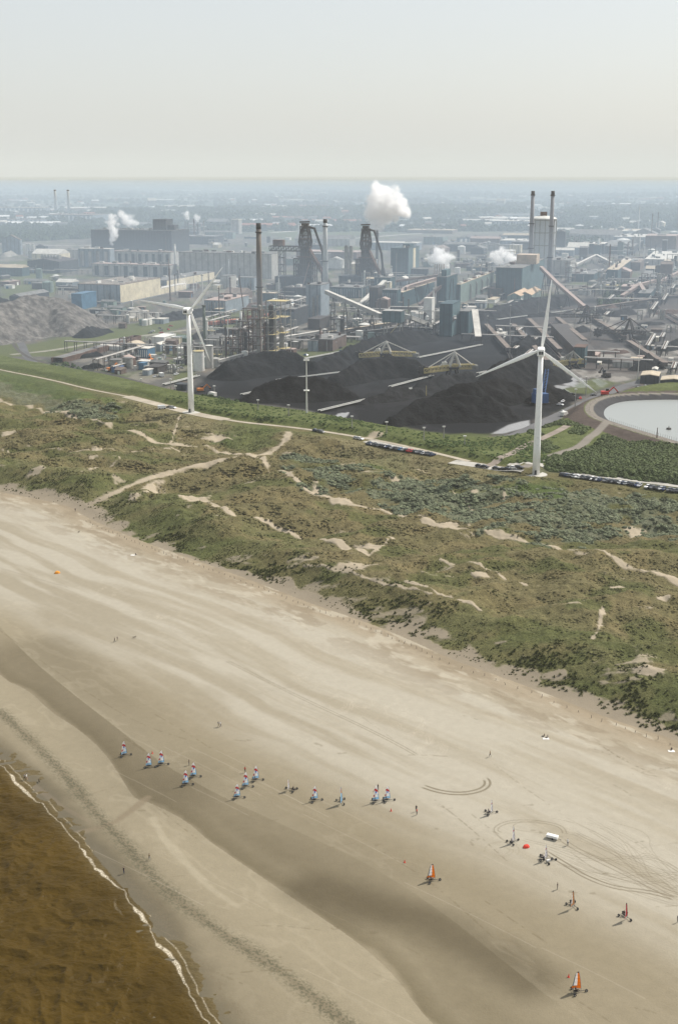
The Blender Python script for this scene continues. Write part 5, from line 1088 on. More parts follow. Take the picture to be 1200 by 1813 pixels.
t, W, D, h = blk(722, 489, 691, 741, 440, TEALD, TEALD, 'tall teal box building with one pale stripe'); MB().box((.1, D * .55, 0), (.3, D * .22, h * .97)).obj('stripe', CREAM, t); MB().box((.06, D * .5, 0), (.2, D, h - .3)).obj('sunlit_cladding', TEAL, t); MB().box((-W * .25, D * .4, h + .4), (W * .4, D * .4, 5)).obj('roof_tower', TEALD, t)  # lighter teal layer paints the sunlit face, dark teal the shaded one
blk(669, 549, 653, 682, 510, DSTEEL, DSTEEL, 'dark open-fronted tower left of the teal sheds', panels=3, pmat=DARK); blk(702, 550, 676, 709, 514, TEALD, GRYR, 'dark teal ribbed shed', panels=7, pmat=BLUEG); blk(712, 546, 706, 768, 518, TEALD, TANR, 'long teal shed with a dusty roof', maxD=160); blk(690, 520, 662, 700, 492, TEALD, GRYR, 'dark teal shed before the tall teal box')
t, W, D, h = blk(789, 546, 772, 808, 491, TEALD, GRYR, 'teal tower braced with crossed dark struts'); 
for s_ in (.2, .75): MB().beam((.25, D * s_, 0), (.25, D * (s_ + .2 * (1 if s_ < .5 else -1)), h * .9), .5, .9).obj('strut', DSTEEL, t)
MB().box((-W * .4, D * .3, h + .4), (W * .5, D * .4, 7)).obj('roof_tower', TEAL, t)
t, W, D, h = blk(814, 538, 807, 882, 504, TEAL, TANR, 'long faded green hall with ducts on its wall', maxD=200); MB().box((.08, D * .5, 0), (.25, D, h - .3)).obj('sunlit_cladding', PALET, t)  # paler green carries the sunlight on the long face, teal the shade
for k in range(4): f = .25 + .17 * k; MB().tube([(1.6, D * f, 0), (1.6, D * f, h * .75), (0, D * f, h * .85)], .9, 8).obj('duct', PIPE, t)
for k in range(8): MB().box((-W * .5, D * (k + .5) / 8, h + .45), (W * .7, D / 20, 1.6)).obj('roof_vent', RUST if k % 2 else PALER, t)
t, W, D, h = blk(799, 596, 777, 813, 539, TEALD, TEALD, 'dark teal transfer tower by the coal yard'); MB().box((.08, D * .5, 0), (.25, D, h - .3)).obj('sunlit_cladding', TEAL, t); blk(828, 592, 812, 843, 552, TEALD, GRYR, 'lower dark teal block right of the transfer tower')  # sunlit right face coloured lighter teal, shaded left face darker
t, W, D, h = blk(922, 530, 876, 961, 475, TEALD, GRYR, 'large teal sinter building with a beige box on top'); MB().box((.08, D * .5, 0), (.25, D, h - .3)).obj('sunlit_cladding', TEAL, t); MB().box((-6, D * .45, h + .4), (24, 24, 11)).obj('roof_tower', mat('beige sheet', (.45, .37, .29), .7), t)  # sun on the right face painted as lighter teal over dark
blk(888, 530, 862, 895, 512, DSTEEL, RUST, 'low rust-topped block under the sinter silos')
blk(1008, 492, 966, 1018, 462, SILV, GRYR, 'grey slab building with level bands beside the gas holder', panels=0); blk(1092, 498, 1072, 1115, 478, TEALD, TANR, 'dark and beige square building on the right'); 
blk(921, 538, 897, 938, 525, PALET, PEACH, 'left one of two peach-roofed sheds', kind='gabley'); blk(940, 535, 916, 957, 523, PALET, PEACH, 'right one of two peach-roofed sheds', kind='gabley'); blk(875, 537, 856, 885, 531, WH, TANR, 'low white shed left of the peach roofs')
blk(812, 432, 808, 898, 421, BLUEG, GRYR, 'long far hall with a row of white arched bays', side=11, pmat=PWH, maxD=700, ang=-52); blk(960, 436, 884, 970, 427, BLUEG, PALER, 'far hall with a broad white roof', maxD=90); blk(935, 404, 865, 950, 392, BLUEG, PALER, 'far tall works with pale bays', panels=14, pmat=PWH, maxD=100); blk(800, 414, 720, 830, 408, BRNR, TANR, 'far long low brown building', maxD=60)
blk(1160, 420, 1068, 1185, 411, SILV, TANR, 'very wide pale roof far on the right', maxD=150); blk(1068, 450, 1026, 1074, 432, DARK, PALER, 'dark hall far right behind the white stack'); blk(1128, 479, 1094, 1136, 465, DARK, PALER, 'dark flat shed on the right with a thin pale roof'); blk(1050, 499, 1005, 1062, 486, TEALD, GRYR, 'low dark teal shed below the slab building'); blk(1120, 450, 1060, 1140, 437, DARK, GRYR, 'dark plant block behind the two thin stacks')
blk(1142, 432, 1085, 1150, 420, BLUEG, PALER, 'pale flat-roofed hall beside the white domed tank'); blk(1120, 522, 1098, 1124, 508, RUST, PINKR, 'square brown store with a pinkish roof at the far right'); blk(1190, 470, 1140, 1210, 460, SILV, PALER, 'pale hall near the right edge'); blk(1180, 500, 1130, 1200, 492, TEALD, GRYR, 'low teal shed near the right edge')
t, W, D, h = blk(1165, 680, 1132, 1178, 667, DARK, TANR, 'tan-roofed dark shed behind the reservoir', kind='low', maxD=20); blk(1215, 690, 1167, 1240, 676, DARK, TANR, 'second tan-roofed shed at the right edge', kind='low', maxD=18)
blk(1033, 650, 1014, 1038, 616, TEALD, RUST, 'teal end house of the long brown canopy'); blk(1056, 640, 1038, 1062, 630, RUST, PINKR, 'small brown-roofed hut beside the teal end house')
blk(291, 613, 269, 312, 598, WH, WH, 'white box store in the lower left works', name='warehouse'); blk(318, 612, 303, 322, 598, CREAM, WH, 'white block joined to the right of the box store'); blk(333, 610, 311, 341, 600, mat('green sheet', (.08, .14, .09), .7), PALET, 'green-roofed shed left of the turbine tower', kind='gablex')
blk(589, 622, 550, 613, 602, BRICK, GRYR, 'brown brick hall with four blue and white doors', panels=0); blk(561, 622, 545, 565, 604, BLUEG, GRYR, 'grey-blue square block beside the brick hall'); blk(1150, 622 - 90, 1128, 1160, 520, TEALD, GRYR, 'dark teal hut beside the bent pink conveyor at the far right')
blk(330, 692, 311, 338, 682, DARK, DARK, 'black low shed at the foot of the coal heap, left turbine side'); blk(255, 655, 246, 262, 644, BLUE, BLUE, 'bright blue container stack in the lower left works', name='container', cat='container'); blk(262, 634, 245, 275, 618, BLUE, PALER, 'pair of pale blue tall boxes in the lower left works', panels=5, pmat=PWH); blk(300, 622, 294, 304, 613, BLUE, PALER, 'small blue hut beside the white box store')
blk(248, 622, 212, 262, 615, OLDC, TANR, 'curved tan-roofed store in the lower left works', kind='arch'); blk(280, 662, 258, 296, 651, DSTEEL, DSTEEL, 'sooty square block at the front of the lower left works'); blk(208, 660, 198, 220, 652, BLUEM, BLUEM, 'dark blue skip beside the orange crane arm', name='container', cat='container')
for c_, l_, r_, tp, lb in ((112, 92, 218, 634, 'nearest rusty open storage bay'), (152, 136, 236, 622, 'middle rusty open storage bay'), (190, 177, 250, 610, 'farthest rusty open storage bay')):
    x, y = at(c_, tp + 9); u = (math.cos(G0), math.sin(G0)); W = solve_len(x, y, -u[0], -u[1], l_); D = min(150, solve_len(x, y, -u[1], u[0], r_)); hh = ztop(y, tp) - 5; t = thing('storage_bay', lb, 'storage bay', (x, y, 5), G0); mark(c_ + 30, tp, lb)
    MB().box((0, D / 2, 0), (.8, D, hh)).obj('side_wall', RUST, t); MB().box((-W, D / 2, 0), (.8, D, hh)).obj('side_wall', RUST, t); MB().box((-W / 2, D, 0), (W - .82, .8, hh)).obj('back_wall', RUST, t); MB().box((-W / 2, D * .3, hh * .9), (W - .9, D * .55, .4)).obj('roof', GRYR, t)
# ---------------------------------------------------------------- chimneys, tanks, silos
BRC = mat('brown grey concrete', (.16, .145, .13), .85, var=.15, sc=.05); PBC = mat('pale blue concrete', (.40, .42, .42), .8, var=.12, sc=.05); TWC = mat('grey blue concrete', (.27, .28, .30), .85, var=.12, sc=.05)
chimney(461, 600, 395, 8.5, 11, BRC, 'tallest brown-grey chimney beside the lattice crane', DSTEEL, (.45, .92), n=28); chimney(576, 516, 388, 7, 10.5, PBC, 'pale chimney rising between the blast furnaces', DSTEEL, (.42, .90), n=28)
chimney(667, 474, 407, 4.5, 5, DSTEEL, 'dark stack under the largest steam cloud', None, (.9,)); chimney(937, 494, 338, 6.2, 9, TWC, 'left of the two tall twin chimneys', DSTEEL, (.35, .63, .95), n=24); chimney(971, 506, 338, 6.2, 9, TWC, 'right of the two tall twin chimneys', DSTEEL, (.3, .63, .95), n=24)
chimney(100, 378, 336, 4, 6, PBC, 'left far pale chimney with a dark top', DSTEEL); chimney(123, 378, 336, 4, 6, PBC, 'right far pale chimney with a dark top', DSTEEL); chimney(363, 614, 540, 5, 5.6, mat('dark green concrete', (.11, .13, .105), .8), 'dark green chimney behind the left turbine', None, (.97,))
chimney(311, 480, 432, 3, 4, WH, 'slim white stack at the end of the striped hall'); chimney(300, 505, 458, 1.6, 2, RUST, 'thin brown mast stack above the cream hall'); chimney(233, 446, 410, 5.5, 6, DARK, 'dark stubby stack on the dark mill side'); chimney(329, 412, 392, 2.5, 2.8, DSTEEL, 'left one of two short steaming stacks behind the dark mill'); chimney(334, 413, 392, 2.5, 2.8, DSTEEL, 'right one of two short steaming stacks behind the dark mill'); chimney(351, 418, 394, 2.6, 3, DSTEEL, 'single steaming stack right of the dark mill')
chimney(1058, 452, 422, 4.4, 5, WH, 'white stack among the right-hand plant'); chimney(811, 462, 442, 4.5, 5, DSTEEL, 'short dark stack right of the middle steam cloud'); chimney(1118, 452, 424, 2.6, 3.2, RUST, 'right one of two thin rusty stacks'); chimney(1110, 452, 428, 2.2, 2.6, RUST, 'left one of two thin rusty stacks'); chimney(406, 508, 459, 2, 2.4, PBC, 'thin pale stack on the small grey block'); chimney(425, 506, 475, 2.4, 3, DSTEEL, 'thin dark stack left of the tallest chimney')
chimney(427, 584, 551, 4, 5.5, WH, 'short fat white stack by the red wagons'); chimney(773, 470, 438, 2, 3, RUST, 'thin rusty stack beneath the middle steam cloud')
t = thing('cooling_tower', 'slim pale grey block tower far behind the tallest chimney', 'tower', (*at(419, 414), 5), G0); hh = ztop(at(419, 414)[1], 389) - 5; MB().box((0, 0, 0), (20, 20, hh)).obj('wall', SILV, t); MB().box((0, 0, hh - .02), (21, 21, 1.5)).obj('roof', PALER, t); mark(419, 414, 'slim pale block tower')
x, y = at(967, 480); y += 50; t = thing('gas_holder', 'huge pale cylindrical gas holder behind the twin chimneys', 'gas holder', (x, y, 5)); hh = ztop(y, 387) - 5; r = 23 * mpp(y); mark(967, 480, 'the gas holder')
MB().tube([(0, 0, 0), (0, 0, hh)], [r, r], 48).obj('shell', mat('holder grey', (.44, .46, .46), .6, var=.08), t); MB().tube([(0, 0, hh), (0, 0, hh + 2), (0, 0, hh + 5)], [r * 1.02, r * .9, r * .1], 48).obj('roof', WH, t)
for k in range(4): MB().tube([(0, 0, hh * (.22 + .25 * k)), (0, 0, hh * (.22 + .25 * k) + 1.2)], [r * 1.025] * 2, 48).obj('platform', OLDC, t)
for k in range(16): a_ = 2 * math.pi * k / 16; MB().box((r * 1.012 * math.cos(a_), r * 1.012 * math.sin(a_), 0), (.9, .9, hh), a_).obj('pillar', OLDC, t)
MB().box((0, 0, hh + 4), (9, 9, 6)).obj('lantern', RUST, t)
for k, (px, w, c_, lb) in enumerate(((883, 7, DARK, 'leftmost'), (892, 7.5, DARK, 'second'), (901, 8, BLUEG, 'third'), (910, 6, DARK, 'fourth'), (918, 6, mat('pale brown steel', (.30, .22, .17), .6), 'rightmost, pale brown'))): tank(px, 522, w, 488 + k % 2 * 2, c_, '%s of the silos before the teal sinter building' % lb, name='silo', cat='silo')
for k, px in enumerate((882, 887, 891)): chimney(px, 512, 468, 2, 2.2, PIPE, '%s of three slim exhaust stacks above the silos' % ('left', 'middle', 'right')[k], n=10)
for k, px in enumerate((769, 773, 777, 781, 785)): chimney(px, 492, 468, 1.8, 2.2, mat('pale brown steel', (.30, .22, .17), .6), '%s of five slim pipes under the middle steam cloud' % ORD[k], n=10)
tank(205, 656, 23, 637, OLDC, 'wider stained concrete tank in the lower left works', GRYR); tank(226, 653, 18, 634, OLDC, 'narrower stained concrete tank in the lower left works', GRYR); tank(352, 657, 20, 622, WH, 'white storage tank just right of the left turbine tower', YEL); tank(371, 652, 14, 612, SILV, 'tall grey-white tank beside the white one', WH)
tank(1104, 436, 24, 425, BLUEG, 'far grey tank with a white domed roof', WH, dome=.25); tank(636, 602, 13, 586, WH, 'left one of two small pale tanks under the conveyor house'); tank(657, 606, 13, 589, PALET, 'right one of two small pale tanks under the conveyor house'); tank(285, 640, 7, 633, WH, 'low white tank with a pale roof in the works'); tank(300, 655, 9, 646, WH, 'small white-topped tank in the lower left works'); tank(240, 655, 8, 648, PALER, 'small tank between concrete tanks and sooty block')
for k, px in enumerate((49, 54, 60)): tank(px, 453, 4.6, 432, WH, '%s of three white silos beside the barn' % ('left', 'middle', 'right')[k], name='silo', cat='silo')
tank(613, 500, 7, 436, OLDC, 'left one of two stove towers beside the right blast furnace', DSTEEL, name='stove_tower', cat='stove tower', dome=.5); tank(621, 500, 7, 437, OLDC, 'right one of two stove towers beside the right blast furnace', DSTEEL, name='stove_tower', cat='stove tower', dome=.5)
# ---------------------------------------------------------------- blast furnaces
def furnace(px, yb, yt, label, wpx, rng_, legx):
    x, y = at(px, yb); h = ztop(y, yt) - 5; s = mpp(y); mark(px, yb, label); t = thing('blast_furnace', label, 'blast furnace', (x, y, 5), G0); w = wpx * s
    b = MB(); b.tube([(0, 0, h * f) for f in (0, .12, .22, .40, .56, .62)], [w * k for k in (.30, .34, .40, .33, .22, .14)], 18); b.obj('shell', DSTEEL, t, smooth_=True)
    MB().frame(w * .95, w * .9, h * .46, 3, 3, 5, 1.3, z=0).obj('lower_frame', DSTEEL, t); MB().frame(w * .40, w * .40, h * .47, 2, 2, 7, .9, z=h * .46).obj('upper_frame', DSTEEL, t)
    for k, f in enumerate((.2, .34, .48, .62, .74, .86)): q = w * (1.15 - .86 * f); MB().box((0, 0, h * f), (q, q * .85, 1.0)).obj('platform', DSTEEL if k % 2 else RUST, t)
    for sx_, sy_ in ((-1, -1), (1, -1), (1, 1), (-1, 1)): MB().tube([(sx_ * w * .16, sy_ * w * .14, h * .55), (sx_ * w * .27, sy_ * w * .22, h * .70), (sx_ * w * .20, sy_ * w * .16, h * .86), (0, 0, h * .95)], w * .055, 8).obj('uptake_pipe', DSTEEL, t)
    MB().tube([(0, 0, h * .93), (w * .5, 0, h * .90), (w * .95, 0, h * .55), (w * 1.05, 0, h * .3)], [w * .07] * 4, 10).obj('downcomer', DSTEEL, t); MB().tube([(w * 1.05, 0, h * .02), (w * 1.05, 0, h * .22), (w * 1.05, 0, h * .33)], [w * .13, w * .2, w * .08], 14).obj('dust_catcher', DSTEEL, t)
    MB().box((0, 0, h * .94), (w * .34, w * .3, h * .035)).obj('top_house', DSTEEL, t); MB().beam((-w * .3, 0, h * .99), (w * .25, 0, h * .995), 1.6, 1.6).obj('top_beam', DSTEEL, t)
    MB().box((-w * .55, -w * .2, 0), (w * 1.7, w * 1.2, h * .20)).obj('cast_house', DARK, t)
    MB().truss((w * legx, -w * .3, 4), (w * .05, 0, h * .66), w * .16, w * .16, 9, 1.2).obj('skip_bridge', RUST, t); MB().beam((w * legx, -w * .3, 4), (w * .05, 0, h * .66), w * .13, 2.5).obj('bridge_deck', RUST, t)
    return t, w, h
furnace(541, 512, 392, 'left blast furnace with a dark lattice top', 34, None, 1.5); furnace(647, 510, 397, 'right blast furnace near the largest steam cloud', 30, None, 1.3)
x, y = at(510, 505); t = thing('loading_gantry', 'high dark gantry left of the left blast furnace', 'gantry', (x, y, 5), G0); hh = ztop(y, 440) - 5; MB().truss((-24, 0, hh), (30, 0, hh), 7, 6, 8, 1.1).obj('bridge', DSTEEL, t); MB().frame(7, 7, hh - 3, 1, 1, 5, 1.1, x=-8).obj('trestle', DSTEEL, t); MB().box((-12, 0, hh + 3), (14, 8, 8)).obj('cabin', RUST, t); mark(510, 505, 'the high dark gantry')
blk(560, 528, 500, 575, 511, DARK, DSTEEL, 'dark casting house below the left blast furnace'); blk(680, 516, 600, 690, 503, DARK, DSTEEL, 'dark casting house below the right blast furnace'); blk(640, 528, 584, 655, 510, TEALD, GRYR, 'teal ribbed hall right of the pale chimney', panels=14, pmat=BLUEG)
# ---------------------------------------------------------------- conveyors
def gallery(P, label, m_, w=3.2, hh=3.2, legs=3, roof=None, name='conveyor_bridge'):
    ox, oy = P[0][0], P[0][1]; t = thing(name, label, 'conveyor', (ox, oy, 5)); Q_ = [(p[0] - ox, p[1] - oy, p[2] - 5) for p in P]; b = MB(); r = MB()
    for p, q in zip(Q_[:-1], Q_[1:]): MB().beam(p, q, w, hh).obj('gallery', m_, t); MB().beam((p[0], p[1], p[2] + hh / 2 + .15), (q[0], q[1], q[2] + hh / 2 + .15), w * 1.12, .3).obj('roof', roof or PALER, t)
    tot = len(Q_) - 1
    for k in range(legs):
        f = (k + .6) / (legs + .2) * tot; i = min(int(f), tot - 1); f -= i; p, q = Q_[i], Q_[i + 1]; X, Y, Z = [p[j] + (q[j] - p[j]) * f for j in range(3)]
        if Z > 4: MB().beam((X - w * .9, Y, 0), (X, Y, Z - hh / 2), .7, .7).beam((X + w * .9, Y, 0), (X, Y, Z - hh / 2), .7, .7).beam((X - w * .5, Y, Z * .45), (X + w * .5, Y, Z * .45), .5, .5).obj('leg', DSTEEL, t)
    mark(*project(*[(P[0][j] + P[-1][j]) / 2 for j in range(3)]), label); return t
CONV = mat('grey conveyor sheet', (.27, .265, .25), .6); CONVD = mat('dark conveyor steel', (.09, .08, .075), .7); CONVP = mat('pink brown conveyor', (.21, .155, .135), .7)
gallery([P3(577, 517, 562), P3(674, 559, 600)], 'long pale conveyor sloping down to the teal box on legs', CONV, 3.4, 3.6, 4)
gallery([P3(702, 556, 600), P3(725, 562, 600), (*at(762, 584), 9)], 'white-roofed conveyor sloping from the teal box to the coal', SILV, 3.4, 3.4, 3, WH)
gallery([P3(957, 474, 522), P3(985, 502, 535), P3(1038, 548, 560)], 'long conveyor falling from the beige box to the far stacker', CONVP, 3.6, 3.6, 5, PINKR); gallery([P3(632, 545, 552), P3(693, 487, 512)], 'pale double conveyor rising left of the tall teal box', CONV, 4.5, 3, 4, PALER)
gallery([P3(703, 522, 545), P3(722, 508, 540), P3(770, 494, 530)], 'pink-roofed bent conveyor above the teal sheds', CONVP, 4, 3, 4, PINKR); gallery([P3(742, 540, 548), P3(786, 501, 545)], 'pink-roofed conveyor climbing to the braced teal tower', CONVP, 4, 3, 3, PINKR); gallery([(*at(776, 592), 6), P3(805, 562, 596)], 'short steep white conveyor at the transfer tower', CONV, 3, 2.6, 2, WH)
gallery([P3(700, 498, 520), P3(775, 488, 520)], 'level pink pipe bridge right of the tall teal box', CONVP, 3, 2.5, 5, PINKR); gallery([P3(720, 580, 596), P3(620, 592, 600)], 'low dark conveyor under the teal box', CONVD, 3, 2.6, 6, GRYR); gallery([P3(760, 546, 560), P3(690, 545, 560)], 'curved dark pipe bridge by the steaming tubs', CONVD, 2.4, 2.4, 5)
gallery([P3(840, 552, 600), P3(846, 600, 612)], 'steep dark lattice conveyor right of the transfer tower', CONVD, 5, 4, 2); gallery([P3(1100, 525, 530), P3(1130, 505, 522), P3(1160, 497, 515)], 'bent pink conveyor at the far right', CONVP, 4, 3, 4, PINKR); gallery([P3(1145, 525, 530), P3(1132, 504, 522)], 'short pink conveyor leg at the far right', CONVP, 4, 3, 2, PINKR); gallery([P3(1165, 500, 512), P3(1210, 478, 492)], 'conveyor running off the right edge', CONVP, 4, 3, 3, PINKR); gallery([P3(1055, 452, 464), P3(1090, 470, 480)], 'pale conveyor falling right from the white stack', CONV, 4, 3, 3); gallery([P3(1055, 452, 464), P3(1010, 474, 480)], 'pale conveyor falling left from the white stack', CONV, 4, 3, 3)
gallery([P3(565, 588, 600), P3(460, 605, 615)], 'level pale pipe bridge through the refinery', CONV, 3, 2, 7); gallery([P3(700, 572, 585), P3(580, 590, 600)], 'long level conveyor right of the refinery', CONVD, 3, 2.4, 8, TANR); gallery([P3(385, 640, 650), P3(470, 618, 632)], 'pale pipe bridge along the back of the coal heap', CONV, 2.4, 1.8, 9); gallery([P3(740, 552, 570), P3(752, 545, 570), P3(758, 553, 570)], 'pale bent pipe above the steaming tubs', WH, 1.6, 1.6, 1)
t = thing('conveyor_house', 'teal box house on tall legs in the conveyor line', 'conveyor house', (*at(684, 604), 5), G0); mark(684, 590, 'the teal box on legs'); y = at(684, 604)[1]; z1, z2 = ztop(y, 571) - 5, ztop(y, 551) - 5
MB().box((4, 7, z1), (17, 12, z2 - z1)).obj('wall', TEAL, t); MB().box((4, 7, z2 - .02), (17.5, 12.5, .4)).obj('roof', SILV, t)
for lx in (-3, 11):
    for ly in (2.5, 11.5): MB().box((lx, ly, 0), (.8, .8, z1)).obj('leg', OLDC, t)
MB().beam((-3, 2.5, 0), (11, 2.5, z1), .5, .5).obj('brace', YEL, t)
def belt(p, q, label, w=2.2, c=None, z=6.2):
    a, b_ = (*at(*p), z), (*at(*q), z); t = thing('belt_conveyor', label, 'conveyor', (a[0], a[1], 5)); d = (b_[0] - a[0], b_[1] - a[1]); L = math.hypot(*d); nx, ny = -d[1] / L * w / 2, d[0] / L * w / 2
    MB().beam((0, 0, z - 5), (d[0], d[1], z - 5), w * .7, .5).obj('belt', COAL, t)
    for s_ in (-1, 1): MB().beam((nx * s_, ny * s_, z - 4.7), (d[0] + nx * s_, d[1] + ny * s_, z - 4.7), .38, .5).obj('side_rail', c or WH, t)
    n = max(2, int(L / 30)); 
    for k in range(n): f = (k + .5) / n; MB().box((d[0] * f, d[1] * f, 0), (.8, .8, z - 5.3)).obj('leg', DSTEEL, t)
    mark((p[0] + q[0]) / 2, (p[1] + q[1]) / 2, label)
for p, q, lb, *c_ in (((490, 676), (652, 656), 'pair of pale belt rails between the left coal heaps'), ((565, 731), (790, 676), 'longest pale belt line across the middle of the coal yard'), ((428, 702), (474, 692), 'short pale belt line at the foot of the left coal heap'), ((740, 636), (852, 613), 'pale belt line between stackers and transfer tower'), ((516, 642), (622, 622), 'pale belt line in front of the brick hall'), ((845, 664), (905, 652), 'short pale belt line behind the left blade of the right turbine'), ((290, 684), (352, 668), 'pale pipes past the left turbine tower foot'), ((598, 628), (640, 618), 'short belt line behind the left yellow stacker'), ((690, 688), (765, 668), 'belt line under the right yellow stacker'),
                      ((842, 560), (1010, 538), 'long pale rail line along the front of the coal ridge'), ((880, 568), (1060, 545), 'second rail line along the front of the coal ridge'), ((905, 575), (975, 655), 'long belt line left of the right turbine hub', CONVD), ((932, 566), (985, 622), 'belt line crossing behind the raised turbine blade', CONVD), ((975, 574), (1030, 625), 'belt line along the brown canopy', CONVP), ((1042, 560), (1098, 598), 'belt line between the two dark stackers', CONVP), ((1115, 602), (1172, 648), 'belt line from the near dark stacker to the right', CONVP), ((1145, 543), (1225, 590), 'belt line at the right edge', CONVP), ((1150, 538), (1230, 582), 'upper belt line at the right edge', CONVP), ((955, 598), (1010, 655), 'belt line behind the right turbine hub', CONVP), ((880, 582), (905, 640), 'dark belt line by the grey sunken road', CONVD), ((640, 648), (700, 640), 'short belt line under the left yellow stacker')): belt(p, q, lb, c=c_[0] if c_ else None)
for p, q, hh_, lb in (((908, 580), (968, 650), 7, 'dark covered conveyor sloping away left of the right turbine hub'), ((936, 572), (990, 632), 8, 'dark covered conveyor just left of the brown canopy'), ((985, 575), (1034, 622), 11, 'covered conveyor along the ridge of the brown canopy'), ((1046, 566), (1104, 606), 7, 'covered conveyor between the dark stackers'), ((1112, 610), (1176, 655), 7, 'covered conveyor past the near dark stacker'), ((1040, 640), (1200, 652), 6, 'long low red-brown conveyor right of the teal end house'), ((1090, 535), (1215, 528), 6, 'level conveyor at the far right edge'), ((1020, 552), (1150, 536), 6, 'level conveyor crossing behind the dark stackers'), ((860, 580), (900, 628), 7, 'dark covered conveyor beside the sunken grey road'), ((1000, 520), (1085, 512), 8, 'conveyor below the low dark teal shed'), ((985, 455), (1058, 440), 12, 'pale conveyor behind the white stack'), ((1060, 470), (1150, 462), 10, 'conveyor in front of the two thin rusty stacks')):
    gallery([(*at(*p), hh_), (*at(*q), hh_ + 2)], lb, CONVD, 3.8, 2.8, 7, BRNR)
# the long brown canopy behind the turbine
P_ = [at(988, 590), at(1036, 640)]; t = thing('stockpile_canopy', 'long sloping brown canopy behind the right turbine hub', 'canopy', (*P_[0], 5)); d = (P_[1][0] - P_[0][0], P_[1][1] - P_[0][1]); MB().beam((0, 0, 4), (d[0], d[1], 4), 14, 8).obj('wall', OREB, t); MB().beam((0, 0, 8.4), (d[0], d[1], 8.4), 15.5, .8).obj('roof', DSTEEL, t); mark(1010, 600, 'the long brown canopy')
# ---------------------------------------------------------------- stackers and cranes
def stacker(px, yb, yt, label, m_, face, boom=34, tail=22, wheel=True, m2=None):
    x, y = at(px, yb); h = ztop(y, yt) - 5; mark(px, yb, label); t = thing('stacker_reclaimer', label, 'stacker', (x, y, 5), R(face)); m2 = m2 or m_
    base = MB()
    for lx in (-4.5, 4.5):
        for ly in (-4.5, 4.5): base.beam((lx, ly, 0), (lx * .55, ly * .55, h * .34), 1.1, 1.1)
    base.box((0, 0, h * .34), (7, 7, 1.4)); base.obj('portal', DSTEEL, t)
    for lx in (-1, 1): MB().box((lx * 4.5, 0, 0), (1.6, 12, 1.3)).obj('bogie', DSTEEL, t)
    MB().truss((-boom, 0, h * .30), (3, 0, h * .42), 3.6, 3.0, 9, .75).beam((-boom, 0, h * .30 - 1.2), (3, 0, h * .42 - 1.2), 2.6, .5).obj('boom', m_, t)
    MB().truss((0, 0, h * .42), (tail, 0, h * .40), 3.4, 2.8, 6, .75).obj('counter_arm', m_, t); MB().box((tail, 0, h * .30), (4.5, 4.5, h * .16)).obj('counterweight', OLDC, t)
    MB().beam((-3, -2, h * .42), (1, 0, h), 1.15, 1.15).beam((-3, 2, h * .42), (1, 0, h), 1.15, 1.15).beam((5, -2, h * .42), (1, 0, h), 1.15, 1.15).beam((5, 2, h * .42), (1, 0, h), 1.15, 1.15).beam((-1.2, -1.2, h * .7), (3, 1.2, h * .7), .5, .5).obj('mast', m2, t)
    MB().tube([(1, 0, h), (-boom * .92, 0, h * .36)], .42, 5).tube([(1, 0, h), (-boom * .5, 0, h * .40)], .42, 5).obj('stay', m2, t); MB().tube([(1, 0, h), (tail * .95, 0, h * .45)], .42, 5).obj('stay', m2, t)
    MB().box((-5.5, 2.8, h * .44), (3.2, 2.6, 2.8)).obj('cab', WH, t)
    if wheel:
        w = MB(); w.tube([(-boom, -1, h * .28), (-boom, 1, h * .28)], [3.4, 3.4], 16)
        for k in range(8): a_ = 2 * math.pi * k / 8; w.box((-boom + 3.7 * math.cos(a_), 0, h * .28 + 3.7 * math.sin(a_) - .6), (1.3, 2.4, 1.3))
        w.obj('bucket_wheel', DSTEEL, t)
    return t
stacker(681, 641, 604, 'left yellow stacker with a pointed frame on the coal', YEL, -8, 20, 24, True, PALER); stacker(801, 668, 623, 'right yellow stacker with its bucket wheel on the left', YEL, 12, 22, 16, True, PALER); stacker(1035, 572, 540, 'dark stacker at the lower end of the long conveyor', CONVD, -40, 30, 18, False); stacker(1110, 604, 563, 'dark stacker with a tall frame farthest to the right', CONVD, -35, 28, 20, True, CONVD); stacker(1010, 652, 622, 'small yellow and grey reclaimer by the teal end house', YEL, 20, 14, 10, False, OLDC); stacker(1062, 556, 545, 'low dark stacker by the rail junction', CONVD, -30, 20, 12, False)
t = thing('mobile_crane', 'blue mobile harbour crane beside the small coal heap', 'crane', (*at(955, 716), 5), R(20)); MB().box((0, 0, 1.2), (9, 6, 6)).obj('body', BLUEM, t); MB().truss((2, 0, 5), (12, 14, 19), 2, 2, 9, .4).obj('boom', BLUEM, t); MB().box((-3, 0, 7.15), (3, 3, 3)).obj('cab', BLUEM, t); mark(955, 716, 'the blue crane')
for k in (-3, 3): MB().box((0, k, 0), (11, 1.6, 1.25)).obj('track', DSTEEL, t)
t = thing('lattice_crane', 'dark lattice crane boom leaning left over the refinery', 'crane', (*at(437, 592), 5)); y = at(437, 592)[1]; s = mpp(y); MB().truss((0, 0, 3), (-11.5 * s, 0, ztop(y, 489) - 5), 1.8, 1.8, 22, .35).obj('boom', RUST, t); MB().box((0, 0, 0), (6, 8, 4)).obj('body', RUST, t); mark(437, 592, 'the lattice crane')
t = thing('construction_crane', 'rusty raised crane arm below the left blast furnace', 'crane', (*at(533, 522), 5)); y = at(533, 522)[1]; MB().truss((0, 0, 3), (10, 0, ztop(y, 467) - 5), 3, 3, 10, .6).obj('boom', CONVP, t); MB().box((0, 0, 0), (8, 10, 5)).obj('body', WH, t)
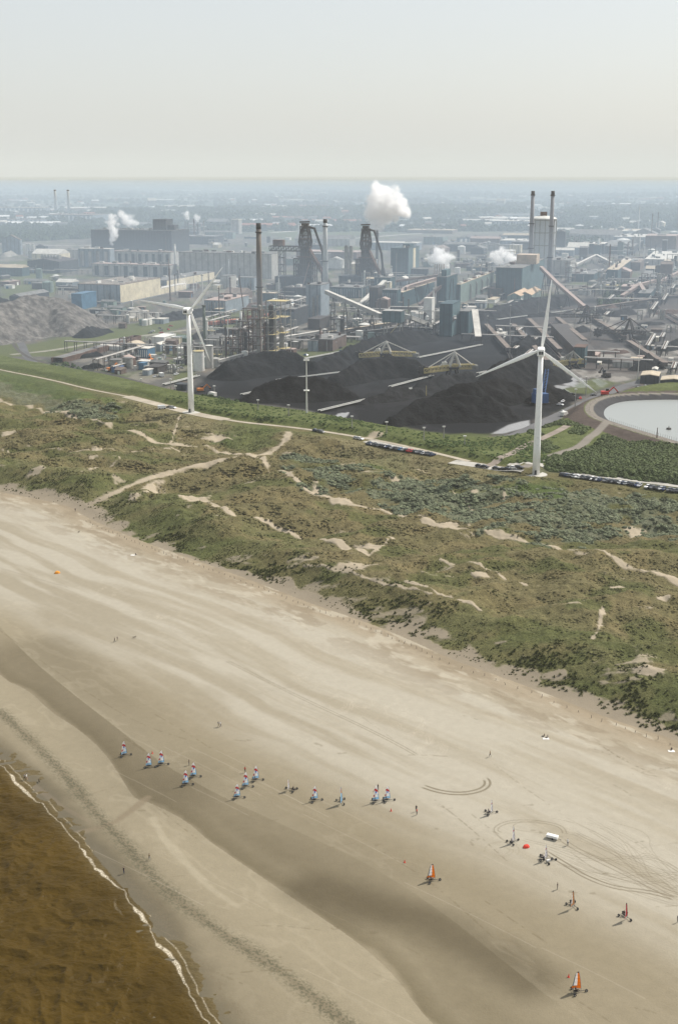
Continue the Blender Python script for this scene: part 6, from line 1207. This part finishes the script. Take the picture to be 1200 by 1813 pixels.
def machine(px, py, c, label, rz=0, s=1.0, name='excavator'):
    x, y = at(px, py); z = float(height(np.array([x]), np.array([y]))[0]); t = thing(name, label, name.replace('_', ' '), (x, y, z), rz); t.scale = (s,) * 3
    for k in (-1.3, 1.3): MB().box((0, k, 0), (4.6, .8, 1.1)).obj('track', DSTEEL, t)
    MB().box((-.5, 0, 1.12), (4, 2.8, 1.6)).obj('body', c, t); MB().box((1.0, .7, 2.73), (1.5, 1.2, 1.3)).obj('cab', GLASS, t); MB().beam((1, -.5, 2), (4.2, -.5, 5), .5, .7).beam((4.2, -.5, 5), (6.6, -.5, 2.4), .4, .6).obj('arm', c, t); MB().box((6.6, -.5, 1.4), (1.1, 1.3, 1)).obj('bucket', DSTEEL, t)
ORG = mat('orange machine paint', (.60, .20, .04), .5)
machine(1071, 701, mat('red machine paint', (.55, .05, .04), .5), 'red excavator on the far crest of the reservoir', 0, 1.2); machine(356, 694, ORG, 'orange excavator beside the black shed', .5, 1.0); machine(197, 658, ORG, 'orange crane arm machine by the concrete tanks', .9, 1.2); machine(268, 643, ORG, 'orange machine in the scrap area of the lower left works', 2, 1.3); machine(1072, 668, CONVD, 'dark loader on the wet yard behind the reservoir', 2, 1.3); machine(925, 678, CONVD, 'dark loader between the tall coal heap and the belts', 1, 1.2); machine(605, 676, CONVD, 'dark loader on the middle coal heap', 0, 1.3)
van(376, 702, 2.4, (.7, .68, .62), 'white tanker lorry beside the orange truck', 5, 1.3, 'tanker_lorry', 'lorry'); van(358, 702, 2.6, (.6, .25, .08), 'orange and white truck on the yard by the left turbine', 5, 1.2, 'truck', 'truck')
van(286, 667, 2.0, (.6, .6, .58), 'white truck before the sooty square block', 5, 1.3, 'truck', 'truck'); van(998, 736, .9, (.6, .6, .56), 'white truck parked beside the reservoir ramp', 5, 1.2, 'truck', 'truck')
# ---------------------------------------------------------------- masts
def mast(px, yb, yt, label, big=False, m_=None, lamp=True, name='floodlight_mast'):
    x, y, zz = gnd(px, yb) if yb > 700 else (*at(px, yb), 5.0); h = ztop(y, yt) - zz; t = thing(name, label, 'mast', (x, y, zz)); m_ = m_ or PIPE; r = .55 if big else .32
    MB().tube([(0, 0, 0), (0, 0, h)], [r, r * .55], 8).obj('pole', m_, t)
    if big:
        for f in (.42, .985): MB().box((0, 0, h * f), (3.4, 3.4, .35)).obj('platform', m_, t)
    if lamp: MB().box((0, -.3, h), (3.2 if big else 1.6, .8, .6)).obj('lamp_head', WH, t)
mast(543, 731, 637, 'tallest pale floodlight mast before the coal heaps', True, WH); mast(1128, 672, 606, 'floodlight mast before the tan-roofed sheds', False, WH)
for px, a_, b_, lb in ((901, 606, 541, 'right of the transfer tower'), (901, 643, 574, 'behind the left blade of the right turbine'), (991, 577, 544, 'left of the small conical heap'), (1016, 595, 548, 'beside the small conical heap'), (1043, 617, 557, 'between the two dark stackers'), (1186, 602, 578, 'at the right edge above the black heap'), (862, 590, 560, 'above the sunken grey road'), (1036, 700, 668, 'at the bend of the works road'), (1017, 722, 690, 'at the ramp beside the reservoir'), (615, 590, 540, 'left of the teal box on legs'), (756, 520, 487, 'behind the braced teal tower'), (1082, 520, 490, 'below the square building on the right'), (635, 670, 650, 'among the middle coal heaps'), (380, 700, 684, 'left of the tallest floodlight mast'), (303, 694, 672, 'left of the left turbine tower'), (952, 560, 520, 'below the large sinter building')): mast(px, a_, b_, 'slim floodlight mast ' + lb)
for k, (px, a_, b_) in enumerate(((190, 670, 656), (251, 688, 672), (312, 700, 684), (457, 725, 709), (511, 737, 718), (623, 757, 738), (684, 768, 748), (750, 779, 758), (785, 776, 756), (822, 788, 773))): mast(px, a_, b_, '%s lamp post from the left along the dyke road' % ordinal(k + 1), m_=PIPE, name='lamp_post')
for px, a_, b_, lb in ((754, 702, 683, 'short yellow post left of the right stacker'), (864, 684, 662, 'yellow post right of the right stacker')): mast(px, a_, b_, lb, m_=YEL, lamp=False, name='marker_post')
# fence posts of the reservoir
for k in range(34):
    i = k / 34 * 16 + 1; a_ = int(i); 
    p = [at(a, b, 11) for a, b in [(1078, 744), (1200, 781)]]; f = k / 33; x, y = p[0][0] + (p[1][0] - p[0][0]) * f, p[0][1] + (p[1][1] - p[0][1]) * f
    if k == 0: o = MB().tube([(0, 0, 0), (0, 0, 1.7)], .07, 5).obj('fence_post', PIPE); fp = o.data
    else: o = link('fence_post', fp)
    o.location = (x, y, float(height(np.array([x]), np.array([y]))[0])); tag(o, 'thin grey fence post on the near crest of the reservoir', 'post', 'fence posts on the reservoir crest')
mast(1162, 775, 757, 'brown pole standing in the near edge of the reservoir', m_=RUST, lamp=False, name='pole')
x, y = at(1183, 760, 8.4); t = thing('mooring_buoy', 'small dark float on the reservoir water', 'buoy', (x, y, 8.3)); MB().tube([(0, 0, 0), (0, 0, .8), (0, 0, 1.0)], [1.4, 1.4, .8], 12).obj('float', DSTEEL, t); MB().tube([(0, 0, 1), (0, 0, 2)], .15, 6).obj('post', DSTEEL, t)
# railway wagons
for k in range(8):
    f = k / 7; px, py = 374 + f * 44, 577 - f * 5; x, y = at(px, py); 
    if k == 0:
        t0_ = thing('railway_wagon', '', 'railway wagon', (x, y, 5), R(10)); MB().box((0, 0, 1.1), (10.4, 2.9, 2.9)).obj('body', mat('pink red wagon', (.48, .17, .12), .7), t0_); MB().box((-3.4, 0, 0), (2.2, 2.2, 1.08)).obj('bogie', DSTEEL, t0_); MB().box((3.4, 0, 0), (2.2, 2.2, 1.08)).obj('bogie', DSTEEL, t0_); t = t0_
    else: t = copy_tree(t0_, (x, y, 5), R(10), '')
    t['label'] = '%s red railway wagon counted from the left turbine' % ordinal(k + 1); t['group'] = 'red railway wagons behind the left turbine'
for k in range(6):
    f = k / 5; x, y = at(446 + f * 34, 566 - f * 4); t = copy_tree(t0_, (x, y, 5), R(10), '%s red railway wagon right of the short white stack' % ordinal(k + 1), 'red railway wagons beside the tallest chimney')
# ================================================================ the small works between the big ones
rg = random.Random(21)
def where(px, py):
    best = min(LAND_MARKS[:NM], key=lambda m: math.hypot((m[0] - px), 2.2 * (m[1] - py))); dx, dy = px - best[0], py - best[1]
    rel = 'left of' if dx < -9 and abs(dx) > 2.2 * abs(dy) else 'right of' if dx > 9 and abs(dx) > 2.2 * abs(dy) else 'behind' if dy < 0 else 'in front of'
    return rel, best[2]
NM = len(LAND_MARKS); SEEN = {}
def lab(obj_words, px, py):
    rel, b_ = where(px, py); b_ = b_ if b_.startswith('the ') else 'the ' + b_
    w = b_.split(); b_ = ' '.join(w[:9]) if len(w) > 9 else b_
    b_ = b_.rstrip(' ,'); 
    while b_.split()[-1] in ('in', 'of', 'on', 'the', 'a', 'with', 'to', 'and', 'at', 'its', 'from', 'beside', 'behind', 'under', 'by', 'before', 'between', 'along', 'right', 'left', 'one', 'two', 'far', 'near', 'pale', 'big', 'open', 'dark', 'three', 'level', 'row', 'above', 'small', 'brown', 'tall'): b_ = ' '.join(b_.split()[:-1])
    key = (obj_words, rel, b_); n = SEEN.get(key, 0) + 1; SEEN[key] = n
    s = ('%s %s %s' % (obj_words, rel, b_)) if n == 1 else ('%s %s, %s %s' % (ordinal(n), obj_words, rel, b_))
    return ' '.join(s.split()[:16])
SHEDM = [('grey', SILV, GRYR), ('blue-grey', BLUEG, PALER), ('dark', DARK, GRYR), ('teal', TEALD, TANR), ('brown', BRICK, BRNR), ('white', WH, PALER), ('rusty', RUST, PINKR), ('pale', CREAM, PALER), ('sooty', DSTEEL, GRYR), ('faded green', PALET, GRYR)]
def inpoly(px, py, poly): return bool(inside(np.array([px]), np.array([py]), poly)[0])
OCC = []
def free(x, y, r):
    for a, b, c in OCC:
        if (a - x) ** 2 + (b - y) ** 2 < (r + c) ** 2: return False
    OCC.append((x, y, r)); return True
def shed(px, py, w, d, h, k=None):
    nm_, wall, roof = SHEDM[k if k is not None else rg.choice([0, 0, 1, 1, 2, 2, 3, 4, 5, 6, 7, 8, 9])]; x, y = at(px, py)
    if not free(x, y, max(w, d) * .5): return
    t = thing('works_shed', lab(('long ' if w > 22 else 'small ' if w < 10 else '') + nm_ + (' shed' if h < 9 else ' tower block'), px, py), 'shed', (x, y, 5), G0 + (math.pi / 2 if rg.random() < .3 else 0)); MB().box((0, 0, 0), (w, d, h)).obj('wall', wall, t)
    if rg.random() < .4: MB().add([(-w / 2 - .3, -d / 2 - .3, h), (w / 2 + .3, -d / 2 - .3, h), (w / 2 + .3, d / 2 + .3, h), (-w / 2 - .3, d / 2 + .3, h), (-w / 2 - .3, 0, h + d * .2), (w / 2 + .3, 0, h + d * .2)], [(0, 1, 5, 4), (2, 3, 4, 5), (0, 4, 3), (1, 2, 5), (3, 2, 1, 0)]).obj('roof', roof, t)
    else:
        MB().box((0, 0, h - .01), (w + .4, d + .4, .5)).obj('roof', roof, t)
        if w > 12: MB().box((w * rg.uniform(-.3, .3), 0, h + .48), (w * .15, d * .3, 2)).obj('roof_vent', PIPE, t)
    if rg.random() < .6: MB().box((w * rg.uniform(-.3, .3), -d / 2 - .06, 0), (min(4, w * .3), .2, min(4.5, h * .7))).obj('door', rg.choice([PDK, PWH, BLUE]), t)
def minitank(px, py, r, h):
    x, y = at(px, py)
    if not free(x, y, r): return
    c = rg.choice([('white', WH), ('grey', SILV), ('stained concrete', OLDC), ('dark', DSTEEL), ('pale green', PALET)]); t = thing('storage_tank', lab(('slim ' if h > 3 * r else 'low ' if h < r else '') + c[0] + ' tank', px, py), 'storage tank', (x, y, 5)); MB().tube([(0, 0, 0), (0, 0, h)], [r, r], 18).obj('shell', c[1], t); MB().tube([(0, 0, h), (0, 0, h + r * .25)], [r * 1.03, r * .2], 18).obj('roof', rg.choice([c[1], WH]), t)
def steelwork(px, py, w, d, h):
    x, y = at(px, py)
    if not free(x, y, max(w, d) * .45): return
    c = rg.choice([('sooty', DSTEEL), ('rusty', RUST), ('grey', PIPE), ('pale', OLDC), ('yellow-railed', YEL)]); t = thing('process_tower', lab(c[0] + ' steel framework' + (' tower' if h > 22 else ''), px, py), 'process plant', (x, y, 5), G0)
    nz = max(2, int(h / 6)); MB().frame(w, d, h, max(1, int(w / 7)), max(1, int(d / 7)), nz, .5).obj('frame', c[1] if c[1] is not YEL else PIPE, t)
    for k in range(1, nz + 1, 2): MB().box((0, 0, h * k / nz), (w, d, .3)).obj('platform', YEL if c[1] is YEL else DSTEEL, t)
    for k in range(rg.choice([1, 2, 3])): xx = rg.uniform(-.3, .3) * w; yy = rg.uniform(-.3, .3) * d; hh = h * rg.uniform(.5, 1.1); MB().tube([(xx, yy, 0), (xx, yy, hh), (xx, yy, hh + 1)], [w * .14, w * .14, w * .04], 12).obj('vessel', rg.choice([PIPE, OLDC, WH, DSTEEL]), t)
def rack(px, py, L, h, rz):
    x, y = at(px, py)
    if not free(x, y, 6): return
    t = thing('pipe_rack', lab(rg.choice(['low', 'high']) + ' pipe rack', px, py), 'pipe rack', (x, y, 5), rz)
    for k in range(int(L / 9) + 1): X = -L / 2 + k * 9; MB().box((X, -1.8, 0), (.4, .4, h)).box((X, 1.8, 0), (.4, .4, h)).box((X, 0, h - .2), (.4, 4.4, .4)).obj('trestle', DSTEEL, t)
    for k, (yy, c) in enumerate(((-1.5, PIPE), (-.5, WH), (.5, RUST), (1.4, PIPE))): MB().tube([(-L / 2, yy, h + .5), (L / 2, yy, h + .5)], .38, 7).obj('pipe', c, t)
def stack_(px, py, h, r):
    x, y = at(px, py)
    if not free(x, y, 3): return
    c = rg.choice([('white', WH), ('rusty', RUST), ('dark', DSTEEL), ('grey', PIPE)]); t = thing('exhaust_stack', lab('thin ' + c[0] + ' exhaust stack', px, py), 'exhaust stack', (x, y, 5)); MB().tube([(0, 0, 0), (0, 0, h)], [r, r * .8], 10).obj('shaft', c[1], t); MB().tube([(0, 0, h * .93), (0, 0, h * .93 + .5)], [r * 1.8] * 2, 10).obj('platform', DSTEEL, t)
def fill(poly, n, kinds, ky=1.0):
    xs = [p[0] for p in poly]; ys = [p[1] for p in poly]; done = 0; tries = 0
    while done < n and tries < n * 8:
        tries += 1; px, py = rg.uniform(min(xs), max(xs)), rg.uniform(min(ys), max(ys))
        if not inpoly(px, py, poly): continue
        n0 = len(OCC); k = rg.choice(kinds); s = ky * rg.uniform(.7, 1.3)
        if k == 's': shed(px, py, rg.choice([8, 12, 18, 28]) * s, rg.choice([7, 10, 14]) * s, rg.choice([4, 5, 6, 8]) * s)
        elif k == 'S': shed(px, py, rg.choice([25, 40, 60]) * s, rg.choice([14, 20, 28]) * s, rg.choice([7, 9, 12]) * s)
        elif k == 'T': shed(px, py, rg.choice([8, 12]) * s, rg.choice([8, 12]) * s, rg.choice([14, 18, 26]) * s)
        elif k == 't': minitank(px, py, rg.choice([2.2, 3.5, 5.5]) * s, rg.choice([4, 7, 10]) * s)
        elif k == 'f': steelwork(px, py, rg.choice([8, 12, 16]) * s, rg.choice([7, 10]) * s, rg.choice([10, 16, 24]) * s)
        elif k == 'r': rack(px, py, rg.choice([30, 50, 80]), rg.choice([4, 6, 8]), G0 if rg.random() < .65 else G0 + math.pi / 2)
        elif k == 'c': stack_(px, py, rg.choice([18, 26, 36]) * s, rg.choice([.6, .9]) * s)
        done += len(OCC) - n0
for px, py, w, d, h in ((455, 640, 10, 9, 40), (478, 634, 14, 10, 38), (494, 630, 16, 12, 44), (508, 628, 12, 10, 34), (436, 636, 9, 8, 30), (420, 632, 10, 8, 22), (446, 618, 12, 9, 34), (600, 600, 12, 9, 24)): steelwork(px, py, w, d, h)
for px, py, r, h in ((452, 640, 2, 22), (463, 641, 1.5, 30), (468, 640, 1.3, 18), (434, 640, 2.5, 8)): minitank(px, py, r, h)
fill([(380, 560), (540, 585), (620, 585), (640, 600), (545, 625), (440, 645), (380, 650)], 60, 'sstffrrc', .75)
fill([(190, 615), (340, 612), (345, 640), (335, 668), (240, 668), (190, 655)], 46, 'ssssttrf', .62)
fill([(345, 600), (420, 590), (430, 630), (385, 650), (345, 650)], 22, 'sttffr', .6)
fill([(300, 502), (480, 498), (545, 525), (545, 548), (440, 560), (320, 560), (250, 545)], 40, 'sssSrtc', .85)
fill([(470, 500), (560, 530), (545, 560), (470, 560)], 16, 'sSrft', .9)
fill([(585, 530), (650, 545), (720, 560), (790, 560), (780, 590), (700, 598), (600, 600), (580, 570)], 46, 'ssSrftTc', .8)
fill([(600, 490), (700, 490), (760, 520), (700, 550), (620, 545), (590, 520)], 26, 'sSrfTc', .95)
fill([(740, 462), (880, 455), (900, 490), (880, 505), (760, 500)], 34, 'ssSrrt', 1.05)
fill([(740, 425), (930, 425), (940, 450), (740, 458)], 26, 'sSSrt', 1.5)
fill([(800, 540), (960, 535), (900, 545), (810, 570)], 12, 'ssr', .8)
fill([(980, 440), (1200, 440), (1200, 520), (1050, 525), (1000, 520), (970, 500)], 72, 'ssSrrftTc', 1.1)
fill([(1060, 505), (1200, 490), (1200, 535), (1080, 540)], 22, 'ffrsScr', .9)
fill([(835, 475), (880, 470), (885, 520), (850, 520)], 10, 'ffrtc', .9)
fill([(1030, 560), (1200, 545), (1200, 600), (1130, 600)], 14, 'srf', .5)
fill([(860, 585), (940, 575), (985, 640), (930, 650)], 9, 'sr', .5)
fill([(1040, 628), (1200, 640), (1200, 660), (1060, 655)], 12, 'srs', .5)
fill([(985, 405), (1200, 405), (1200, 440), (985, 436)], 26, 'sSSrtc', 1.7)
fill([(880, 495), (960, 530), (900, 535), (860, 530)], 8, 'srf', .8)
fill([(60, 440), (160, 440), (140, 500), (200, 530), (150, 545), (60, 510)], 30, 'sssStr', 1.1)
fill([(150, 540), (260, 545), (300, 575), (200, 590), (190, 570)], 26, 'sssrt', .7)
fill([(360, 415), (600, 425), (600, 480), (500, 490), (500, 450), (360, 440)], 24, 'sSSrtc', 1.5)
fill([(680, 430), (740, 430), (740, 490), (690, 440)], 6, 'sSr', 1.3)
fill([(330, 395), (400, 400), (400, 440), (340, 435)], 12, 'sSfc', 1.4)
fill([(1130, 600), (1200, 600), (1200, 640), (1170, 640)], 6, 'sr', .7)
fill([(0, 480), (60, 470), (60, 540), (20, 520)], 8, 'ssS', .9)
# scrap cars and small vehicles behind the reservoir and in the yards
for i in range(46):
    px, py = rg.uniform(1128, 1205), rg.uniform(684, 694); x, y = at(px, py); c = rg.choice(['blue', 'white', 'grey', 'dark blue', 'red', 'black', 'silver']); place_car(x, y, 5.0, rg.uniform(0, 6), c, lab(c + ' parked car', 1165, 692), 'cars behind the reservoir')
for i in range(60):
    px, py = rg.choice([(rg.uniform(255, 320), rg.uniform(578, 592)), (rg.uniform(185, 340), rg.uniform(612, 668)), (rg.uniform(380, 640), rg.uniform(600, 640)), (rg.uniform(820, 960), rg.uniform(528, 548)), (rg.uniform(985, 1060), rg.uniform(698, 735))]); x, y = at(px, py)
    if free(x, y, 2.5): c = rg.choice(['white', 'white', 'silver', 'blue', 'black', 'red', 'grey']); place_car(x, y, 5.0, rg.uniform(0, 6), c, lab(c + ' car parked', px, py), 'cars in the steelworks yards')
# ================================================================ trees and the far country
def far_scatter(name, label, pts, size, col, flat, kind='tuft', nt=6):
    X = np.array([p[0] for p in pts]); Y = np.array([p[1] for p in pts]); n = len(pts); return scatter(name, label, kind, X, Y, np.full(n, 5.0), np.array(size), np.asarray(col, np.float32), flat, nt, cat='woodland')
def wood(poly, n, s, label, name='woodland', c=(.035, .052, .022)):
    q = np.array([at(*p) for p in poly]); P = []
    while len(P) < n:
        X = rnp.uniform(q[:, 0].min(), q[:, 0].max(), n * 3); Y = rnp.uniform(q[:, 1].min(), q[:, 1].max(), n * 3); k = inside(X, Y, [tuple(a) for a in q]); P += list(zip(X[k], Y[k]))
    P = P[:n]; far_scatter(name, label, P, rnp.uniform(.7, 1.3, n) * s, C(*c) * rnp.uniform(.6, 1.5, n)[:, None], 1.25)
wood([(0, 406), (80, 407), (165, 404), (165, 422), (60, 427), (0, 430)], 1300, 8, 'wood behind the barn and the dark mill'); wood([(165, 376), (420, 372), (600, 372), (600, 384), (340, 394), (165, 388)], 1700, 14, 'dark wood beyond the dark mill'); wood([(985, 410), (1060, 405), (1060, 432), (1010, 436)], 420, 10, 'wood right of the gas holder')
wood([(1060, 545), (1100, 540), (1125, 500), (1095, 498), (1060, 505)], 90, 4, 'bushes below the square building on the right'); wood([(600, 372), (930, 366), (930, 382), (640, 390)], 1500, 14, 'wood beyond the right blast furnace'); wood([(1000, 372), (1200, 368), (1200, 386), (1000, 390)], 900, 14, 'far wood on the right')
wood([(0, 660), (150, 660), (130, 645), (60, 645)], 60, 1.6, 'bushes by the level crossing', c=(.05, .075, .03)); wood([(330, 706), (440, 722), (430, 712), (360, 698)], 70, 1.5, 'bushes along the dyke road', c=(.045, .065, .028))
P = []; S_ = []; CCC = []
for k in range(420):                              # far belts of trees, too distant to tell one tree from the next
    Y = 3200 * (1 / rg.uniform(.13, 1)) ** 1.0; a_ = R(rg.uniform(-17, 17)); cx_ = Y * math.tan(a_); L = rg.uniform(60, 420) * (Y / 5000) ** .4; m_ = int(9 + L / 16)
    for j in range(m_): P.append((cx_ + rg.uniform(-L, L), Y + rg.gauss(0, 26))); S_.append(rg.uniform(8, 15)); f = rg.uniform(.6, 1.4); CCC.append((.034 * f, .048 * f, .022 * f))
far_scatter('tree_belts', 'rows of trees across the hazy far country', P, S_, CCC, 1.2)
FARM = [mat('far pale wall', (.55, .54, .50), .8), mat('far grey wall', (.30, .30, .29), .8), mat('far brown wall', (.28, .17, .12), .8), mat('far white wall', (.75, .75, .72), .7)]; FARR = [PALER, GRYR, mat('far red roof', (.30, .13, .09), .8), mat('far white roof', (.72, .72, .70), .7)]
proto = {}
for k in range(230):
    Y = 3300 / rg.uniform(.16, 1) ** .9; 
    if k % 5 == 0: Y = rg.uniform(4500, 6500)
    a_ = R(rg.uniform(-16, 16)); x = Y * math.tan(a_); big = rg.random() < .25; i, j = rg.randrange(4), rg.randrange(4)
    if (i, j) not in proto:
        t = thing('far_building', '', 'building'); MB().box((0, 0, 0), (1, 1, 1)).obj('wall', FARM[i], t); MB().add([(-.52, -.52, 1), (.52, -.52, 1), (.52, .52, 1), (-.52, .52, 1), (-.52, 0, 1.35), (.52, 0, 1.35)], [(0, 1, 5, 4), (2, 3, 4, 5), (0, 4, 3), (1, 2, 5), (3, 2, 1, 0)]).obj('roof', FARR[j], t); proto[(i, j)] = t
    else: t = copy_tree(proto[(i, j)], (0, 0, 0), 0, '')
    t.location = (x, Y, 5); t.rotation_euler = (0, 0, rg.uniform(-.6, .6)); t.scale = (rg.uniform(60, 190), rg.uniform(30, 70), rg.uniform(7, 12)) if big else (rg.uniform(14, 40), rg.uniform(12, 24), rg.uniform(7, 13) if rg.random() < .985 else rg.uniform(20, 30))
    tag(t, 'small building far off in the haze beyond the steelworks', 'building', 'far buildings in the haze')
for p, q, wd in (([(480, 412), (640, 402), (800, 393), (960, 386), (1200, 384)], None, 22), ([(600, 424), (760, 412), (900, 405)], None, 14), ([(0, 432), (120, 436), (300, 430)], None, 10)): ribbon('far_road', [at(*c) for c in p], wd, mat('pale concrete road', (.45, .43, .38), .9), z=5.3)
# ================================================================ steam
def plume(name, label, puffs, dens, nscale):
    """puffs: (px, py, row, radius in pixels); one closed box whose volume is thick inside the puffs"""
    Q_ = []
    for px, py, row, r in puffs: X, Y, Z = P3(px, py, row); Q_.append((X, Y, Z, 1.25 * r * mpp(Y, Z)))
    rm = max(q[3] for q in Q_); lo = [min(q[k] - q[3] * 1.35 for q in Q_) for k in range(3)]; hi = [max(q[k] + q[3] * 1.35 for q in Q_) for k in range(3)]
    m = bpy.data.materials.new(name); m.use_nodes = True; nt = m.node_tree; nt.nodes.remove(nt.nodes['Principled BSDF']); geo = N(nt, 'ShaderNodeNewGeometry'); V = geo.outputs['Position']
    n = N(nt, 'ShaderNodeTexNoise'); n.inputs['Scale'].default_value = nscale; n.inputs['Detail'].default_value = 5; n.inputs['Roughness'].default_value = .6; nt.links.new(V, n.inputs['Vector'])
    best = None
    for X, Y, Z, r in Q_:
        d = nt.nodes.new('ShaderNodeVectorMath'); d.operation = 'DISTANCE'; nt.links.new(V, d.inputs[0]); d.inputs[1].default_value = (X, Y, Z)
        e = nt.nodes.new('ShaderNodeMath'); e.operation = 'MULTIPLY_ADD'; nt.links.new(d.outputs['Value'], e.inputs[0]); e.inputs[1].default_value = -1 / r; e.inputs[2].default_value = 1.0
        if best is None: best = e.outputs[0]
        else: mx_ = nt.nodes.new('ShaderNodeMath'); mx_.operation = 'MAXIMUM'; nt.links.new(best, mx_.inputs[0]); nt.links.new(e.outputs[0], mx_.inputs[1]); best = mx_.outputs[0]
    s_ = nt.nodes.new('ShaderNodeMath'); s_.operation = 'MULTIPLY_ADD'; nt.links.new(n.outputs[0], s_.inputs[0]); s_.inputs[1].default_value = 3.6; nt.links.new(best, s_.inputs[2])
    dn = ramp(nt, s_.outputs[0], 1.86, 2.6, 0, dens); v = nt.nodes.new('ShaderNodeVolumePrincipled'); v.inputs['Color'].default_value = (.985, .985, .985, 1); v.inputs['Anisotropy'].default_value = .15; nt.links.new(dn, v.inputs['Density']); nt.links.new(v.outputs[0], nt.nodes['Material Output'].inputs['Volume'])
    c = [(lo[k] + hi[k]) / 2 for k in range(3)]; s3 = [hi[k] - lo[k] for k in range(3)]; b = MB().box((0, 0, -s3[2] / 2), s3); o = b.obj('steam_cloud', m); o.location = c; return tag(o, label, 'steam')
plume('steam1', 'largest white steam cloud above the dark stack', [(667, 403, 474, 9), (667, 396, 474, 12), (671, 386, 474, 15), (668, 372, 474, 19), (676, 358, 474, 23), (684, 350, 474, 20), (699, 366, 474, 18), (670, 345, 474, 17), (706, 360, 474, 14), (714, 374, 474, 10), (690, 382, 474, 15), (700, 388, 474, 8)], .26, .04)
plume('steam2', 'round white steam cloud over the slim brown pipes', [(778, 457, 490, 15), (769, 459, 490, 11), (788, 458, 490, 12)], .4, .09); plume('steam3', 'white steam drifting above the sinter silos', [(884, 462, 512, 10), (880, 455, 512, 12), (889, 450, 512, 11), (900, 458, 512, 10), (912, 460, 512, 9)], .3, .09)
plume('steam4', 'tall narrow steam column before the dark mill', [(198, 432, 452, 5), (198, 424, 452, 6), (199, 415, 452, 7), (200, 405, 452, 9), (200, 396, 452, 9), (198, 388, 452, 7)], .28, .07); plume('steam5', 'white steam puff on the dark mill roof', [(230, 392, 430, 9), (223, 387, 430, 8), (215, 379, 430, 6), (236, 395, 430, 7)], .18, .06); plume('steam6', 'small steam puff over the pair of short stacks', [(332, 386, 412, 4), (331, 380, 412, 5), (330, 376, 412, 3)], .2, .12); plume('steam7', 'small steam puff over the single steaming stack', [(350, 388, 418, 5), (348, 384, 418, 4)], .2, .12)
plume('steam8', 'thin steam over the tubs below the teal shed', [(748, 548, 568, 7), (757, 546, 568, 7), (742, 550, 568, 5)], .05, .12); plume('steam9', 'thin steam by the raised blade of the left turbine', [(312, 506, 530, 9), (326, 503, 530, 8), (345, 508, 530, 6)], .05, .08); plume('steam10', 'small steam wisp on the dark stubby stack side', [(228, 425, 446, 4), (229, 434, 446, 3)], .2, .12)
